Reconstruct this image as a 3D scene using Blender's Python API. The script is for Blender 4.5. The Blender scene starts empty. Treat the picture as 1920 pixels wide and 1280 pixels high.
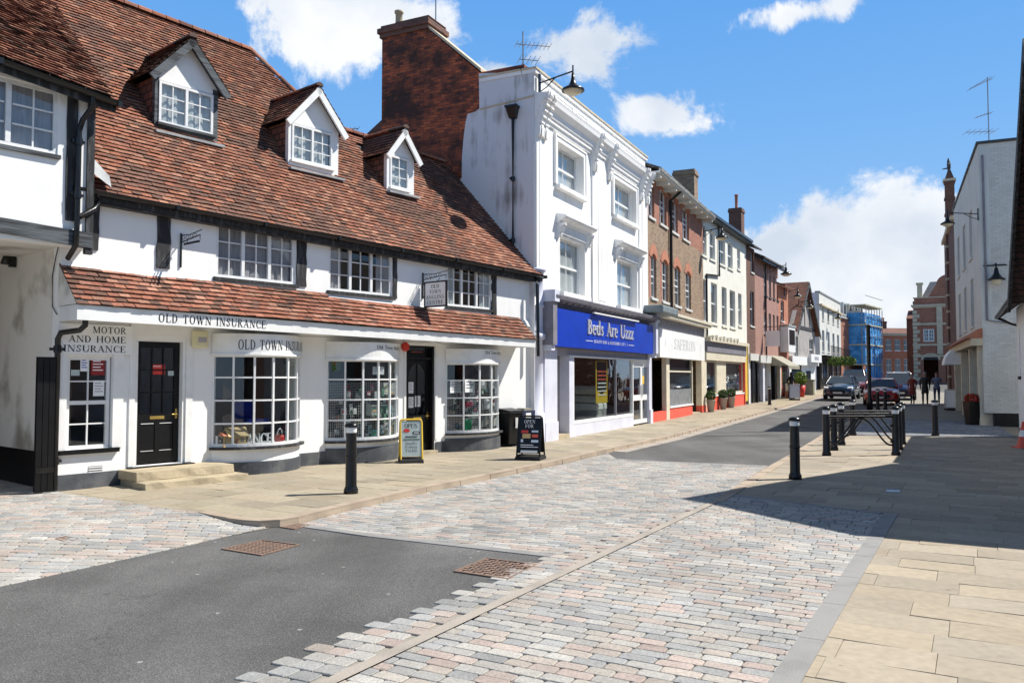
import bpy, math, random
from mathutils import Vector, Matrix
PI = math.pi; R = math.radians
random.seed(7)
scene = bpy.context.scene
# ------------------------------------------------------------------ camera
CAM_H = 1.70; F = 1536.0; PITCH = math.atan(65/1536)
cam = bpy.data.objects.new('camera', bpy.data.cameras.new('camera'))
scene.collection.objects.link(cam); scene.camera = cam
cam.location = (0, 0, CAM_H); cam.rotation_euler = (PI/2+PITCH, 0, 0)
cam.data.lens = 28.8; cam.data.sensor_width = 36; cam.data.clip_start = .05; cam.data.clip_end = 3000
# ------------------------------------------------------------------ world, sun
SUN_EL = 50.0
SX, SY = .975, .22                      # where the sun stands (horizontal direction)
world = bpy.data.worlds.new('World'); scene.world = world; world.use_nodes = True
def build_world():
    nt = world.node_tree; N = nt.nodes; L = nt.links; N.clear()
    out = N.new('ShaderNodeOutputWorld'); bg = N.new('ShaderNodeBackground'); L.new(bg.outputs[0], out.inputs[0])
    bg.inputs[1].default_value = .06
    sky = N.new('ShaderNodeTexSky'); sky.sky_type = 'NISHITA'; sky.sun_disc = False
    sky.sun_elevation = R(SUN_EL); sky.sun_rotation = math.atan2(SX, SY)
    sky.air_density = .9; sky.dust_density = .15; sky.ozone_density = 3.5; sky.altitude = 300
    hsv = N.new('ShaderNodeHueSaturation'); hsv.inputs['Saturation'].default_value = 1.0; hsv.inputs['Value'].default_value = 1.0
    hsv.inputs['Hue'].default_value = .5
    L.new(sky.outputs[0], hsv.inputs['Color'])
    tc = N.new('ShaderNodeTexCoord'); sep = N.new('ShaderNodeSeparateXYZ'); L.new(tc.outputs['Generated'], sep.inputs[0])
    def m(op, a, b=None, c=None, clamp=False):
        n = N.new('ShaderNodeMath'); n.operation = op; n.use_clamp = clamp
        for i, v in enumerate((a, b, c)):
            if v is None: continue
            if isinstance(v, (int, float)): n.inputs[i].default_value = v
            else: L.new(v, n.inputs[i])
        return n.outputs[0]
    az = m('ARCTAN2', sep.outputs[0], sep.outputs[1]); el = m('ARCSINE', sep.outputs[2])
    nz = N.new('ShaderNodeTexNoise'); nz.inputs['Scale'].default_value = 8; nz.inputs['Detail'].default_value = 12; nz.inputs['Roughness'].default_value = .66
    nz.inputs['Distortion'].default_value = .3
    L.new(tc.outputs['Generated'], nz.inputs['Vector'])
    n1 = m('SUBTRACT', nz.outputs[0], .5)
    nb = N.new('ShaderNodeTexNoise'); nb.inputs['Scale'].default_value = 3.2; nb.inputs['Detail'].default_value = 3
    L.new(tc.outputs['Generated'], nb.inputs['Vector'])
    # cloud banks as directions: azimuth, elevation, half sizes (radians)
    blobs = []
    def px(x, y, rx, ry, s=1.0):
        a = math.atan2((x-960)/F, 1); d = 1/math.cos(a)
        e = math.atan((705-y)/F/d); blobs.append((a, e, rx/F, ry/F, s))
    px(1590, 510, 240, 130, 1.5); px(1720, 470, 180, 140, 1.6); px(1470, 490, 130, 95, 1.2); px(1900, 440, 200, 130, 1.3)
    px(1500, 640, 420, 100, .62)
    px(625, 20, 165, 95, .72); px(790, 30, 80, 50, .45); px(540, 0, 80, 40, .6)
    px(1085, 70, 115, 66, .85); px(1215, 218, 92, 38, .7); px(925, 128, 50, 22, .5); px(1290, 235, 60, 22, .4)
    px(1510, 12, 95, 30, .8); px(420, -60, 300, 60, .6); px(1100, -260, 500, 110, .6); px(200, -500, 500, 150, .7); px(1500, -700, 600, 200, .7)
    acc = None
    for a, e, ra, re, s in blobs:
        u = m('DIVIDE', m('SUBTRACT', az, a), ra); v = m('DIVIDE', m('SUBTRACT', el, e), re)
        r = m('SQRT', m('ADD', m('MULTIPLY', u, u), m('MULTIPLY', v, v)))
        val = m('MULTIPLY', m('SUBTRACT', 1.0, r), s)
        acc = val if acc is None else m('MAXIMUM', acc, val)
    # scattered fair-weather clouds elsewhere in the sky
    far = m('SUBTRACT', m('MULTIPLY', m('SUBTRACT', nb.outputs[0], .60), 4.0), m('MULTIPLY', m('COMPARE', az, .1, .85), 10))
    acc = m('MAXIMUM', acc, far)
    dens = m('ADD', acc, m('MULTIPLY', n1, 3.1))
    mr = N.new('ShaderNodeMapRange'); mr.interpolation_type = 'SMOOTHSTEP'; L.new(dens, mr.inputs[0])
    mr.inputs[1].default_value = .0; mr.inputs[2].default_value = .42; mr.inputs[3].default_value = 0; mr.inputs[4].default_value = .97
    n2 = N.new('ShaderNodeTexNoise'); n2.inputs['Scale'].default_value = 6; n2.inputs['Detail'].default_value = 6
    mp = N.new('ShaderNodeMapping'); mp.inputs['Location'].default_value = (.3, .1, .04); L.new(tc.outputs['Generated'], mp.inputs[0]); L.new(mp.outputs[0], n2.inputs['Vector'])
    cr = N.new('ShaderNodeValToRGB'); cr.color_ramp.elements[0].position = .38; cr.color_ramp.elements[0].color = (8.0, 8.9, 10.2, 1)
    cr.color_ramp.elements[1].position = .6; cr.color_ramp.elements[1].color = (12.0, 12.2, 12.4, 1); L.new(n2.outputs[0], cr.inputs[0])
    # clear air: pale near the horizon, deep blue overhead, darkened there to cut fill light
    rp = N.new('ShaderNodeValToRGB'); e = rp.color_ramp.elements
    e[0].position = 0; e[0].color = (6.4/12, 8.8/12, 11.6/12, 1); e[1].position = 1; e[1].color = (.32/12, .80/12, 1.8/12, 1)
    for p_, c_ in ((.10, (4.0, 7.2, 11.6)), (.28, (2.5, 6.0, 11.6)), (.45, (1.5, 4.9, 11.2)), (.60, (.65, 1.8, 4.0))): x = e.new(p_); x.color = (c_[0]/12, c_[1]/12, c_[2]/12, 1)
    L.new(sep.outputs[2], rp.inputs[0]); sc_ = N.new('ShaderNodeVectorMath'); sc_.operation = 'SCALE'; L.new(rp.outputs[0], sc_.inputs[0]); sc_.inputs['Scale'].default_value = 12
    hm = N.new('ShaderNodeMixRGB'); hm.inputs[0].default_value = .85; L.new(hsv.outputs[0], hm.inputs[1]); L.new(sc_.outputs[0], hm.inputs[2])
    mix = N.new('ShaderNodeMixRGB'); L.new(mr.outputs[0], mix.inputs[0]); L.new(hm.outputs[0], mix.inputs[1]); L.new(cr.outputs[0], mix.inputs[2])
    # faint high haze and a contrail-thin wisp are part of the air
    L.new(mix.outputs[0], bg.inputs[0])
build_world()
sun = bpy.data.objects.new('sun', bpy.data.lights.new('sun', 'SUN')); scene.collection.objects.link(sun)
sun.data.energy = 5.0; sun.data.angle = R(.55); sun.data.color = (1, .955, .88)
ce = math.cos(R(SUN_EL))
_s = Vector((SX*ce, SY*ce, math.sin(R(SUN_EL))))
sun.rotation_euler = _s.to_track_quat('Z', 'Y').to_euler()
scene.view_settings.view_transform = 'Standard'; scene.view_settings.look = 'None'
scene.view_settings.exposure = 0.5; scene.view_settings.gamma = 1
try:
    scene.cycles.max_bounces = 6; scene.cycles.transparent_max_bounces = 12
except Exception: pass

# ------------------------------------------------------------------ terrain and pixel helpers
def gz(Y): return .00026*max(0, Y-25)**2 if Y < 90 else .00026*65**2
CP, SP = math.cos(PITCH), math.sin(PITCH)
def ray(px, py):
    u = (px-960)/F; v = -(py-640)/F
    return Vector((u, CP - v*SP, SP + v*CP))
def crossfall(X, Y):
    r = X*.87 - Y*.49
    t = min(1, max(0, (-3.1-r)/3.0))
    return -.08*t
def road_z(X, Y): return gz(Y) + crossfall(X, Y)
def pave_z(X, Y): return gz(Y)
def g(px, py, zf=pave_z):
    d = ray(px, py); t = 20
    for _ in range(60):
        z = zf(d.x*t, d.y*t); tn = (z-CAM_H)/d.z if d.z < -1e-4 else 150
        t = .5*t + .5*min(tn, 400)
    return Vector((d.x*t, d.y*t, zf(d.x*t, d.y*t)))
def g2(px, py, zf=pave_z):
    p = g(px, py, zf); return (p.x, p.y)

# ------------------------------------------------------------------ materials
MATS = {}
def newmat(name):
    m = bpy.data.materials.new(name); m.use_nodes = True; MATS[name] = m
    nt = m.node_tree; b = nt.nodes['Principled BSDF']
    return m, nt, b
def mix_noise(nt, c1, c2, scale, detail=4, lo=.35, hi=.65, vec=None, stretch=None):
    tc = nt.nodes.new('ShaderNodeTexCoord'); n = nt.nodes.new('ShaderNodeTexNoise')
    n.inputs['Scale'].default_value = scale; n.inputs['Detail'].default_value = detail
    src = tc.outputs['Object']
    if stretch:
        mp = nt.nodes.new('ShaderNodeMapping'); mp.inputs['Scale'].default_value = stretch; nt.links.new(src, mp.inputs[0]); src = mp.outputs[0]
    nt.links.new(src, n.inputs['Vector'])
    r = nt.nodes.new('ShaderNodeMapRange'); r.interpolation_type = 'SMOOTHSTEP'; r.inputs[1].default_value = lo; r.inputs[2].default_value = hi
    nt.links.new(n.outputs[0], r.inputs[0])
    mx = nt.nodes.new('ShaderNodeMixRGB'); nt.links.new(r.outputs[0], mx.inputs[0])
    for i, c in ((1, c1), (2, c2)):
        if isinstance(c, tuple): mx.inputs[i].default_value = (*c, 1)
        else: nt.links.new(c, mx.inputs[i])
    return mx.outputs[0], n.outputs[0], src
def bump(nt, b, h, strength=.3, dist=.02):
    bp = nt.nodes.new('ShaderNodeBump'); bp.inputs['Strength'].default_value = strength; bp.inputs['Distance'].default_value = dist
    nt.links.new(h, bp.inputs['Height']); nt.links.new(bp.outputs[0], b.inputs['Normal'])
def paint(name, c, c2=None, rough=.5, scale=3, bs=.15, bscale=60, metal=0, lo=.4, hi=.75, stretch=None, spec=.4):
    m, nt, b = newmat(name)
    c2 = c2 or tuple(x*.82 for x in c)
    col, f, src = mix_noise(nt, c, c2, scale, 6, lo, hi, stretch=stretch)
    nt.links.new(col, b.inputs['Base Color']); b.inputs['Roughness'].default_value = rough; b.inputs['Metallic'].default_value = metal
    b.inputs['Specular IOR Level'].default_value = spec
    if bs:
        n = nt.nodes.new('ShaderNodeTexNoise'); n.inputs['Scale'].default_value = bscale; n.inputs['Detail'].default_value = 4
        nt.links.new(src, n.inputs['Vector']); bump(nt, b, n.outputs[0], bs, .01)
    return m
def brick(name, pal, mortar, bw=.225, bh=.075, ms=.010, rough=.85, dirt=(.05, .04, .035), dirtamt=.5, dscale=.9, dlo=.5, dhi=.75):
    m, nt, b = newmat(name)
    tc = nt.nodes.new('ShaderNodeTexCoord'); sp = nt.nodes.new('ShaderNodeSeparateXYZ'); nt.links.new(tc.outputs['Object'], sp.inputs[0])
    ad = nt.nodes.new('ShaderNodeMath'); ad.operation = 'ADD'; nt.links.new(sp.outputs[0], ad.inputs[0]); nt.links.new(sp.outputs[1], ad.inputs[1])
    cb = nt.nodes.new('ShaderNodeCombineXYZ'); nt.links.new(ad.outputs[0], cb.inputs[0]); nt.links.new(sp.outputs[2], cb.inputs[1])
    br = nt.nodes.new('ShaderNodeTexBrick'); nt.links.new(cb.outputs[0], br.inputs['Vector'])
    br.inputs['Scale'].default_value = 1; br.inputs['Brick Width'].default_value = bw; br.inputs['Row Height'].default_value = bh
    br.inputs['Mortar Size'].default_value = ms; br.inputs['Mortar Smooth'].default_value = .2; br.inputs['Bias'].default_value = 0
    br.inputs['Color1'].default_value = (0, 0, 0, 1); br.inputs['Color2'].default_value = (1, 1, 1, 1); br.inputs['Mortar'].default_value = (.5, .5, .5, 1)
    cr = nt.nodes.new('ShaderNodeValToRGB'); cr.color_ramp.interpolation = 'LINEAR'
    els = cr.color_ramp.elements
    while len(els) < len(pal): els.new(.5)
    for i, c in enumerate(pal): els[i].position = i/(len(pal)-1); els[i].color = (*c, 1)
    nt.links.new(br.outputs['Color'], cr.inputs[0])
    mx = nt.nodes.new('ShaderNodeMixRGB'); nt.links.new(br.outputs['Fac'], mx.inputs[0]); nt.links.new(cr.outputs[0], mx.inputs[1]); mx.inputs[2].default_value = (*mortar, 1)
    n = nt.nodes.new('ShaderNodeTexNoise'); n.inputs['Scale'].default_value = dscale; n.inputs['Detail'].default_value = 8; n.inputs['Roughness'].default_value = .65
    nt.links.new(tc.outputs['Object'], n.inputs['Vector'])
    mr = nt.nodes.new('ShaderNodeMapRange'); mr.inputs[1].default_value = dlo; mr.inputs[2].default_value = dhi; mr.inputs[4].default_value = dirtamt; nt.links.new(n.outputs[0], mr.inputs[0])
    m2 = nt.nodes.new('ShaderNodeMixRGB'); nt.links.new(mr.outputs[0], m2.inputs[0]); nt.links.new(mx.outputs[0], m2.inputs[1]); m2.inputs[2].default_value = (*dirt, 1)
    nt.links.new(m2.outputs[0], b.inputs['Base Color']); b.inputs['Roughness'].default_value = rough
    inv = nt.nodes.new('ShaderNodeMath'); inv.operation = 'SUBTRACT'; inv.inputs[0].default_value = 1; nt.links.new(br.outputs['Fac'], inv.inputs[1])
    bump(nt, b, inv.outputs[0], .6, .008)
    return m
def attrmat(name, rough=.8, bs=.5, bscale=40, mottle=.35, spec=.3, stain=0, samt=.24):
    m, nt, b = newmat(name)
    at = nt.nodes.new('ShaderNodeAttribute'); at.attribute_name = 'Col'
    tc = nt.nodes.new('ShaderNodeTexCoord')
    n = nt.nodes.new('ShaderNodeTexNoise'); n.inputs['Scale'].default_value = bscale; n.inputs['Detail'].default_value = 6; nt.links.new(tc.outputs['Object'], n.inputs['Vector'])
    mr = nt.nodes.new('ShaderNodeMapRange'); mr.inputs[1].default_value = .25; mr.inputs[2].default_value = .75; mr.inputs[3].default_value = 1-mottle; mr.inputs[4].default_value = 1+mottle
    nt.links.new(n.outputs[0], mr.inputs[0])
    mx = nt.nodes.new('ShaderNodeVectorMath'); mx.operation = 'SCALE'; nt.links.new(at.outputs['Color'], mx.inputs[0]); nt.links.new(mr.outputs[0], mx.inputs['Scale'])
    last = mx.outputs[0]
    if stain:
        n2 = nt.nodes.new('ShaderNodeTexNoise'); n2.inputs['Scale'].default_value = stain; n2.inputs['Detail'].default_value = 9; n2.inputs['Roughness'].default_value = .7; nt.links.new(tc.outputs['Object'], n2.inputs['Vector'])
        mr2 = nt.nodes.new('ShaderNodeMapRange'); mr2.inputs[1].default_value = .32; mr2.inputs[2].default_value = .68; mr2.inputs[3].default_value = 1-samt; mr2.inputs[4].default_value = 1+samt*.6; nt.links.new(n2.outputs[0], mr2.inputs[0])
        m2 = nt.nodes.new('ShaderNodeVectorMath'); m2.operation = 'SCALE'; nt.links.new(last, m2.inputs[0]); nt.links.new(mr2.outputs[0], m2.inputs['Scale']); last = m2.outputs[0]
        # small dark gum and oil spots
        v = nt.nodes.new('ShaderNodeTexVoronoi'); v.inputs['Scale'].default_value = 2.6; nt.links.new(tc.outputs['Object'], v.inputs['Vector'])
        lt = nt.nodes.new('ShaderNodeMapRange'); lt.inputs[1].default_value = .045; lt.inputs[2].default_value = .06; lt.inputs[3].default_value = .72; lt.inputs[4].default_value = 1; nt.links.new(v.outputs['Distance'], lt.inputs[0])
        m3 = nt.nodes.new('ShaderNodeVectorMath'); m3.operation = 'SCALE'; nt.links.new(last, m3.inputs[0]); nt.links.new(lt.outputs[0], m3.inputs['Scale']); last = m3.outputs[0]
    nt.links.new(last, b.inputs['Base Color']); b.inputs['Roughness'].default_value = rough; b.inputs['Specular IOR Level'].default_value = spec
    bump(nt, b, n.outputs[0], bs, .008)
    return m
def glass(name, tint=(.75, .8, .8), refl=1.0):
    m, nt, b = newmat(name); nt.nodes.remove(b); out = nt.nodes['Material Output']
    tr = nt.nodes.new('ShaderNodeBsdfTransparent'); tr.inputs[0].default_value = (*tint, 1)
    gl = nt.nodes.new('ShaderNodeBsdfGlossy'); gl.inputs['Roughness'].default_value = .015; gl.inputs[0].default_value = (.95, .97, 1, 1)
    fr = nt.nodes.new('ShaderNodeMath'); fr.operation = 'POWER'; fr.inputs[1].default_value = 4.0; lw = nt.nodes.new('ShaderNodeLayerWeight'); lw.inputs[0].default_value = .5; nt.links.new(lw.outputs['Facing'], fr.inputs[0])
    mu = nt.nodes.new('ShaderNodeMath'); mu.operation = 'MULTIPLY_ADD'; mu.inputs[1].default_value = 1.0*refl; mu.inputs[2].default_value = .07*refl; mu.use_clamp = True
    nt.links.new(fr.outputs[0], mu.inputs[0])
    tc = nt.nodes.new('ShaderNodeTexCoord'); n = nt.nodes.new('ShaderNodeTexNoise'); n.inputs['Scale'].default_value = 2.2; n.inputs['Detail'].default_value = 1
    nt.links.new(tc.outputs['Object'], n.inputs['Vector'])
    bp = nt.nodes.new('ShaderNodeBump'); bp.inputs['Strength'].default_value = .08; bp.inputs['Distance'].default_value = .03; nt.links.new(n.outputs[0], bp.inputs['Height']); nt.links.new(bp.outputs[0], gl.inputs['Normal'])
    mx = nt.nodes.new('ShaderNodeMixShader'); nt.links.new(mu.outputs[0], mx.inputs[0]); nt.links.new(tr.outputs[0], mx.inputs[1]); nt.links.new(gl.outputs[0], mx.inputs[2])
    nt.links.new(mx.outputs[0], out.inputs[0]); return m
def asphalt():
    m, nt, b = newmat('asphalt')
    tc = nt.nodes.new('ShaderNodeTexCoord')
    v = nt.nodes.new('ShaderNodeTexVoronoi'); v.inputs['Scale'].default_value = 95; nt.links.new(tc.outputs['Object'], v.inputs['Vector'])
    cr = nt.nodes.new('ShaderNodeValToRGB'); e = cr.color_ramp.elements
    e[0].position = .0; e[0].color = (.095, .094, .093, 1); e[1].position = 1; e[1].color = (.175, .172, .167, 1)
    x = e.new(.6); x.color = (.12, .119, .117, 1); x = e.new(.9); x.color = (.145, .142, .139, 1)
    sp = nt.nodes.new('ShaderNodeSeparateXYZ'); nt.links.new(v.outputs['Color'], sp.inputs[0]); nt.links.new(sp.outputs[0], cr.inputs[0])
    n = nt.nodes.new('ShaderNodeTexNoise'); n.inputs['Scale'].default_value = .8; n.inputs['Detail'].default_value = 8; nt.links.new(tc.outputs['Object'], n.inputs['Vector'])
    mr = nt.nodes.new('ShaderNodeMapRange'); mr.inputs[1].default_value = .3; mr.inputs[2].default_value = .7; mr.inputs[3].default_value = .78; mr.inputs[4].default_value = 1.22; nt.links.new(n.outputs[0], mr.inputs[0])
    # rare pale flecks
    v2 = nt.nodes.new('ShaderNodeTexVoronoi'); v2.inputs['Scale'].default_value = 3.0; nt.links.new(tc.outputs['Object'], v2.inputs['Vector'])
    lt = nt.nodes.new('ShaderNodeMath'); lt.operation = 'LESS_THAN'; lt.inputs[1].default_value = .055; nt.links.new(v2.outputs['Distance'], lt.inputs[0])
    sc = nt.nodes.new('ShaderNodeVectorMath'); sc.operation = 'SCALE'; nt.links.new(cr.outputs[0], sc.inputs[0]); nt.links.new(mr.outputs[0], sc.inputs['Scale'])
    mx = nt.nodes.new('ShaderNodeMixRGB'); nt.links.new(lt.outputs[0], mx.inputs[0]); nt.links.new(sc.outputs[0], mx.inputs[1]); mx.inputs[2].default_value = (.33, .32, .31, 1)
    mp = nt.nodes.new('ShaderNodeMapping'); mp.inputs['Rotation'].default_value = (0, 0, .52); mp.inputs['Scale'].default_value = (1.1, .08, 1); nt.links.new(tc.outputs['Object'], mp.inputs[0])
    n5 = nt.nodes.new('ShaderNodeTexNoise'); n5.inputs['Scale'].default_value = 1; n5.inputs['Detail'].default_value = 4; nt.links.new(mp.outputs[0], n5.inputs['Vector'])
    r5 = nt.nodes.new('ShaderNodeMapRange'); r5.inputs[1].default_value = .35; r5.inputs[2].default_value = .65; r5.inputs[3].default_value = .84; r5.inputs[4].default_value = 1.12; nt.links.new(n5.outputs[0], r5.inputs[0])
    s5 = nt.nodes.new('ShaderNodeVectorMath'); s5.operation = 'SCALE'; nt.links.new(mx.outputs[0], s5.inputs[0]); nt.links.new(r5.outputs[0], s5.inputs['Scale'])
    v7 = nt.nodes.new('ShaderNodeTexVoronoi'); v7.feature = 'DISTANCE_TO_EDGE'; v7.inputs['Scale'].default_value = .33; nd = nt.nodes.new('ShaderNodeTexNoise'); nd.inputs['Scale'].default_value = 2.5; nd.inputs['Detail'].default_value = 6; nt.links.new(tc.outputs['Object'], nd.inputs['Vector'])
    va = nt.nodes.new('ShaderNodeVectorMath'); va.operation = 'ADD'; nt.links.new(tc.outputs['Object'], va.inputs[0]); nt.links.new(nd.outputs['Color'], va.inputs[1]); nt.links.new(va.outputs[0], v7.inputs['Vector'])
    r7 = nt.nodes.new('ShaderNodeMapRange'); r7.inputs[1].default_value = .0; r7.inputs[2].default_value = .006; r7.inputs[3].default_value = .78; r7.inputs[4].default_value = 1; nt.links.new(v7.outputs['Distance'], r7.inputs[0])
    s7 = nt.nodes.new('ShaderNodeVectorMath'); s7.operation = 'SCALE'; nt.links.new(s5.outputs[0], s7.inputs[0]); nt.links.new(r7.outputs[0], s7.inputs['Scale'])
    nt.links.new(s7.outputs[0], b.inputs['Base Color']); b.inputs['Roughness'].default_value = .85; b.inputs['Specular IOR Level'].default_value = .25
    bump(nt, b, v.outputs['Distance'], .5, .008); return m
asphalt()
attrmat('setts', .75, .6, 55, .22, .3, .9); attrmat('slabs', .8, .35, 14, .12, .3, .55, .13); attrmat('tiles', .85, .7, 30, .3, .2); attrmat('painted', .6, .1, 60, .06)
attrmat('goods', .6, .1, 20, .25)
paint('mortar', (.34, .315, .27), (.26, .24, .205), .95, 6, .6, 60)
paint('strip', (.29, .285, .275), (.23, .228, .222), .8, 3, .4, 90)
paint('channel', (.39, .345, .295), (.30, .27, .235), .85, 3, .4, 60)
paint('kerb', (.42, .34, .26), (.31, .25, .19), .85, 2.2, .5, 60)
paint('steel', (.36, .36, .37), (.24, .24, .25), .55, 6, .1, 80)
paint('joint', (.29, .25, .19), (.24, .21, .165), .95, 6, .3, 60)
paint('earth', (.2, .18, .15))
paint('white_paint', (.82, .82, .80), (.74, .74, .72), .45, 4, .08, 40)
paint('frame_white', (.80, .80, .79), (.72, .72, .70), .4, 6, .05, 40)
paint('cream_paint', (.70, .64, .50), (.6, .54, .42), .5, 3, .1)
paint('cream_wall', (.78, .765, .68), (.70, .69, .61), .75, 1.5, .3, 12)
paint('grimy_plaster', (.74, .71, .65), (.30, .27, .22), .9, 1.1, .8, 9, lo=.5, hi=.72)  # off-white plaster mottled with brown grime
paint('timber', (.022, .022, .024), (.075, .078, .082), .75, 5, .7, 18, lo=.45, hi=.7, stretch=(3, 3, .6))
paint('timber_grey', (.10, .115, .125), (.03, .032, .036), .75, 3, .8, 14, lo=.4, hi=.65, stretch=(.5, 2, 5))
paint('black_paint', (.005, .005, .0055), (.008, .008, .009), .38, 4, .1, 50, spec=.3)
paint('black_iron', (.006, .006, .0065), (.013, .013, .013), .3, 8, .25, 30, spec=.45)
paint('plinth', (.06, .065, .075), (.13, .135, .14), .7, 2.5, .5, 20)
paint('lead', (.36, .37, .37), (.24, .25, .26), .6, 3, .3, 20)
paint('grey_paint', (.38, .37, .41), (.31, .30, .34), .5, 3, .08)
paint('grey_trim', (.23, .22, .25), (.17, .16, .18), .55, 4, .2, 30)
paint('lilac', (.66, .67, .76), (.58, .59, .67), .55, 2, .12)
paint('blue_sign', (.004, .040, .42), (.004, .034, .36), .35, 2, 0)
paint('sign_white', (.86, .86, .85), (.80, .80, .78), .4, 2, 0)
paint('silver', (.72, .72, .72), (.6, .6, .62), .35, 4, 0, metal=.3)
paint('red_paint', (.62, .045, .03), (.52, .04, .03), .45, 3, .05)
paint('coral', (.78, .115, .075), (.68, .09, .06), .5, 3, .08)
paint('red_dark', (.28, .02, .02))
paint('yellow', (.78, .52, .05), (.68, .44, .04), .4)
paint('brass', (.6, .42, .12), (.45, .3, .09), .35, 6, 0, metal=.7)
paint('cream_plastic', (.70, .66, .42), (.62, .58, .36), .45)
paint('stone', (.46, .385, .26), (.30, .25, .17), .9, 3, .8, 22)
paint('terracotta', (.42, .16, .09), (.3, .12, .08), .85, 5, .5, 30)
paint('clay_pot', (.42, .36, .24), (.3, .26, .2), .85, 5, .3, 30)
paint('pot_grey', (.42, .40, .37), (.32, .3, .28), .8, 4, .3)
paint('rust', (.27, .175, .13), (.17, .13, .11), .8, 20, .6, 80)
paint('dark_hole', (.004, .004, .004), (.006, .006, .006), .9)
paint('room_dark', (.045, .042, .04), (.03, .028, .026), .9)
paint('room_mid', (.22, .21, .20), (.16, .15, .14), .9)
paint('curtain', (.60, .55, .56), (.46, .41, .43), .9, 2, .3, 10, stretch=(14, 14, 1))
paint('curtain_white', (.82, .82, .80), (.66, .66, .65), .9, 2, .3, 10, stretch=(10, 10, 1))
paint('netting', (.3, .3, .29))
paint('timber_pale', (.62, .44, .2), (.5, .34, .15), .6)
paint('rubber', (.015, .015, .016), (.02, .02, .02), .8)
paint('leaves', (.055, .11, .022), (.025, .06, .012), .7, 14, .4, 40)
paint('leaves_lime', (.22, .30, .04), (.10, .18, .03), .7, 14, .4, 40)
paint('flowers_red', (.55, .02, .02), (.35, .03, .03), .7, 30)
paint('skin', (.52, .30, .22), (.46, .26, .19), .6, 8, 0)
paint('hair_dark', (.02, .014, .011), (.035, .024, .018), .6, 30, .3)
paint('hair_grey', (.30, .28, .26), (.2, .19, .18), .6, 30, .3)
paint('cloth_black', (.02, .02, .022)); paint('cloth_navy', (.02, .03, .07)); paint('cloth_rust', (.30, .055, .03)); paint('cloth_blue', (.16, .22, .32)); paint('jeans', (.035, .055, .15))
paint('canvas_tan', (.36, .33, .24), (.27, .25, .19)); paint('awning_box', (.20, .24, .25), (.14, .17, .18), .6)
paint('pinkish', (.42, .26, .22), (.34, .19, .16), .85, 1, .3)
paint('tudor_panel', (.36, .34, .32), (.27, .25, .24), .8, 1.5)
paint('slate', (.045, .05, .055), (.09, .09, .09), .6, 3, .5, 8)
paint('slate_light', (.20, .21, .22), (.14, .15, .15), .6, 3)
paint('scaffold_sheet', (.09, .36, .74), (.03, .24, .58), .5, 1.6, .4, 6, lo=.4, hi=.6)
paint('scaffold_board', (.55, .5, .36)); paint('galvanised', (.36, .37, .38), (.28, .28, .3), .4, 8, 0, metal=.6)
paint('off_white', (.62, .62, .58), (.52, .52, .49), .8, .8, .3, 14)
paint('stone_trim', (.58, .5, .36), (.46, .4, .3), .8, 3)
paint('lamp_glass', (.62, .58, .42), (.58, .54, .4), .3, 3, 0)
paint('tyre', (.012, .012, .012)); paint('rim', (.4, .4, .42), (.3, .3, .32), .3, 4, 0, metal=.7)
for nm, c in (('car_blue', (.010, .028, .055)), ('car_red', (.38, .012, .008)), ('car_navy', (.012, .028, .085)), ('car_teal', (.035, .085, .12)), ('car_maroon', (.14, .015, .02)), ('car_green', (.02, .05, .03))):
    m = paint(nm, c, tuple(x*.95 for x in c), .22, 3, 0, spec=.6); m.node_tree.nodes['Principled BSDF'].inputs['Coat Weight'].default_value = .8
paint('headlight', (.75, .75, .75), (.65, .65, .68), .1, 8, 0, spec=.8); paint('plate', (.7, .7, .66)); paint('tail_red', (.5, .01, .01), rough=.25)
m, nt, b = newmat('glass_dark'); b.inputs['Base Color'].default_value = (.018, .022, .026, 1); b.inputs['Roughness'].default_value = .04; b.inputs['Specular IOR Level'].default_value = .8
m, nt, b = newmat('glass_sky'); b.inputs['Base Color'].default_value = (.06, .075, .09, 1); b.inputs['Roughness'].default_value = .05; b.inputs['Specular IOR Level'].default_value = 1
glass('glass', (.70, .74, .75)); glass('glass_shop', (.7, .76, .75), 1.2)
brick('brick_flank', [(.24, .045, .02), (.58, .13, .04), (.42, .085, .03), (.12, .03, .018), (.50, .11, .035)], (.12, .07, .05), dirt=(.035, .02, .016), dirtamt=.92, dlo=.44, dhi=.58, dscale=.9)
brick('brick_red', [(.30, .085, .045), (.42, .15, .08), (.35, .10, .05), (.24, .07, .045)], (.32, .24, .19), dirtamt=.35)
brick('brick_orange', [(.45, .13, .06), (.55, .18, .08), (.48, .14, .07)], (.38, .26, .2), dirtamt=.2)
brick('brick_stock', [(.27, .17, .10), (.35, .24, .145), (.30, .175, .105), (.2, .12, .08)], (.28, .24, .18), dirtamt=.4)
brick('brick_white', [(.60, .59, .55), (.66, .65, .60), (.56, .55, .50)], (.50, .49, .46), ms=.007, dirt=(.34, .33, .28), dirtamt=.5)
brick('brick_dark', [(.13, .05, .035), (.2, .08, .05), (.1, .04, .03)], (.12, .1, .08), dirtamt=.6)
brick('brick_pink', [(.36, .17, .13), (.42, .21, .16), (.32, .14, .11)], (.36, .27, .23), dirtamt=.25)
brick('tile_hung', [(.05, .026, .02), (.09, .04, .03), (.06, .03, .024)], (.01, .008, .008), bw=.17, bh=.11, ms=.012, dirtamt=.3)
brick('slate_tiles', [(.045, .045, .05), (.09, .085, .085), (.06, .055, .055)], (.012, .012, .012), bw=.3, bh=.2, ms=.012, dirtamt=.3)
brick('clay_tiles', [(.16, .065, .04), (.26, .10, .06), (.12, .055, .04)], (.03, .015, .012), bw=.2, bh=.14, ms=.014, dirtamt=.5)

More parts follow.
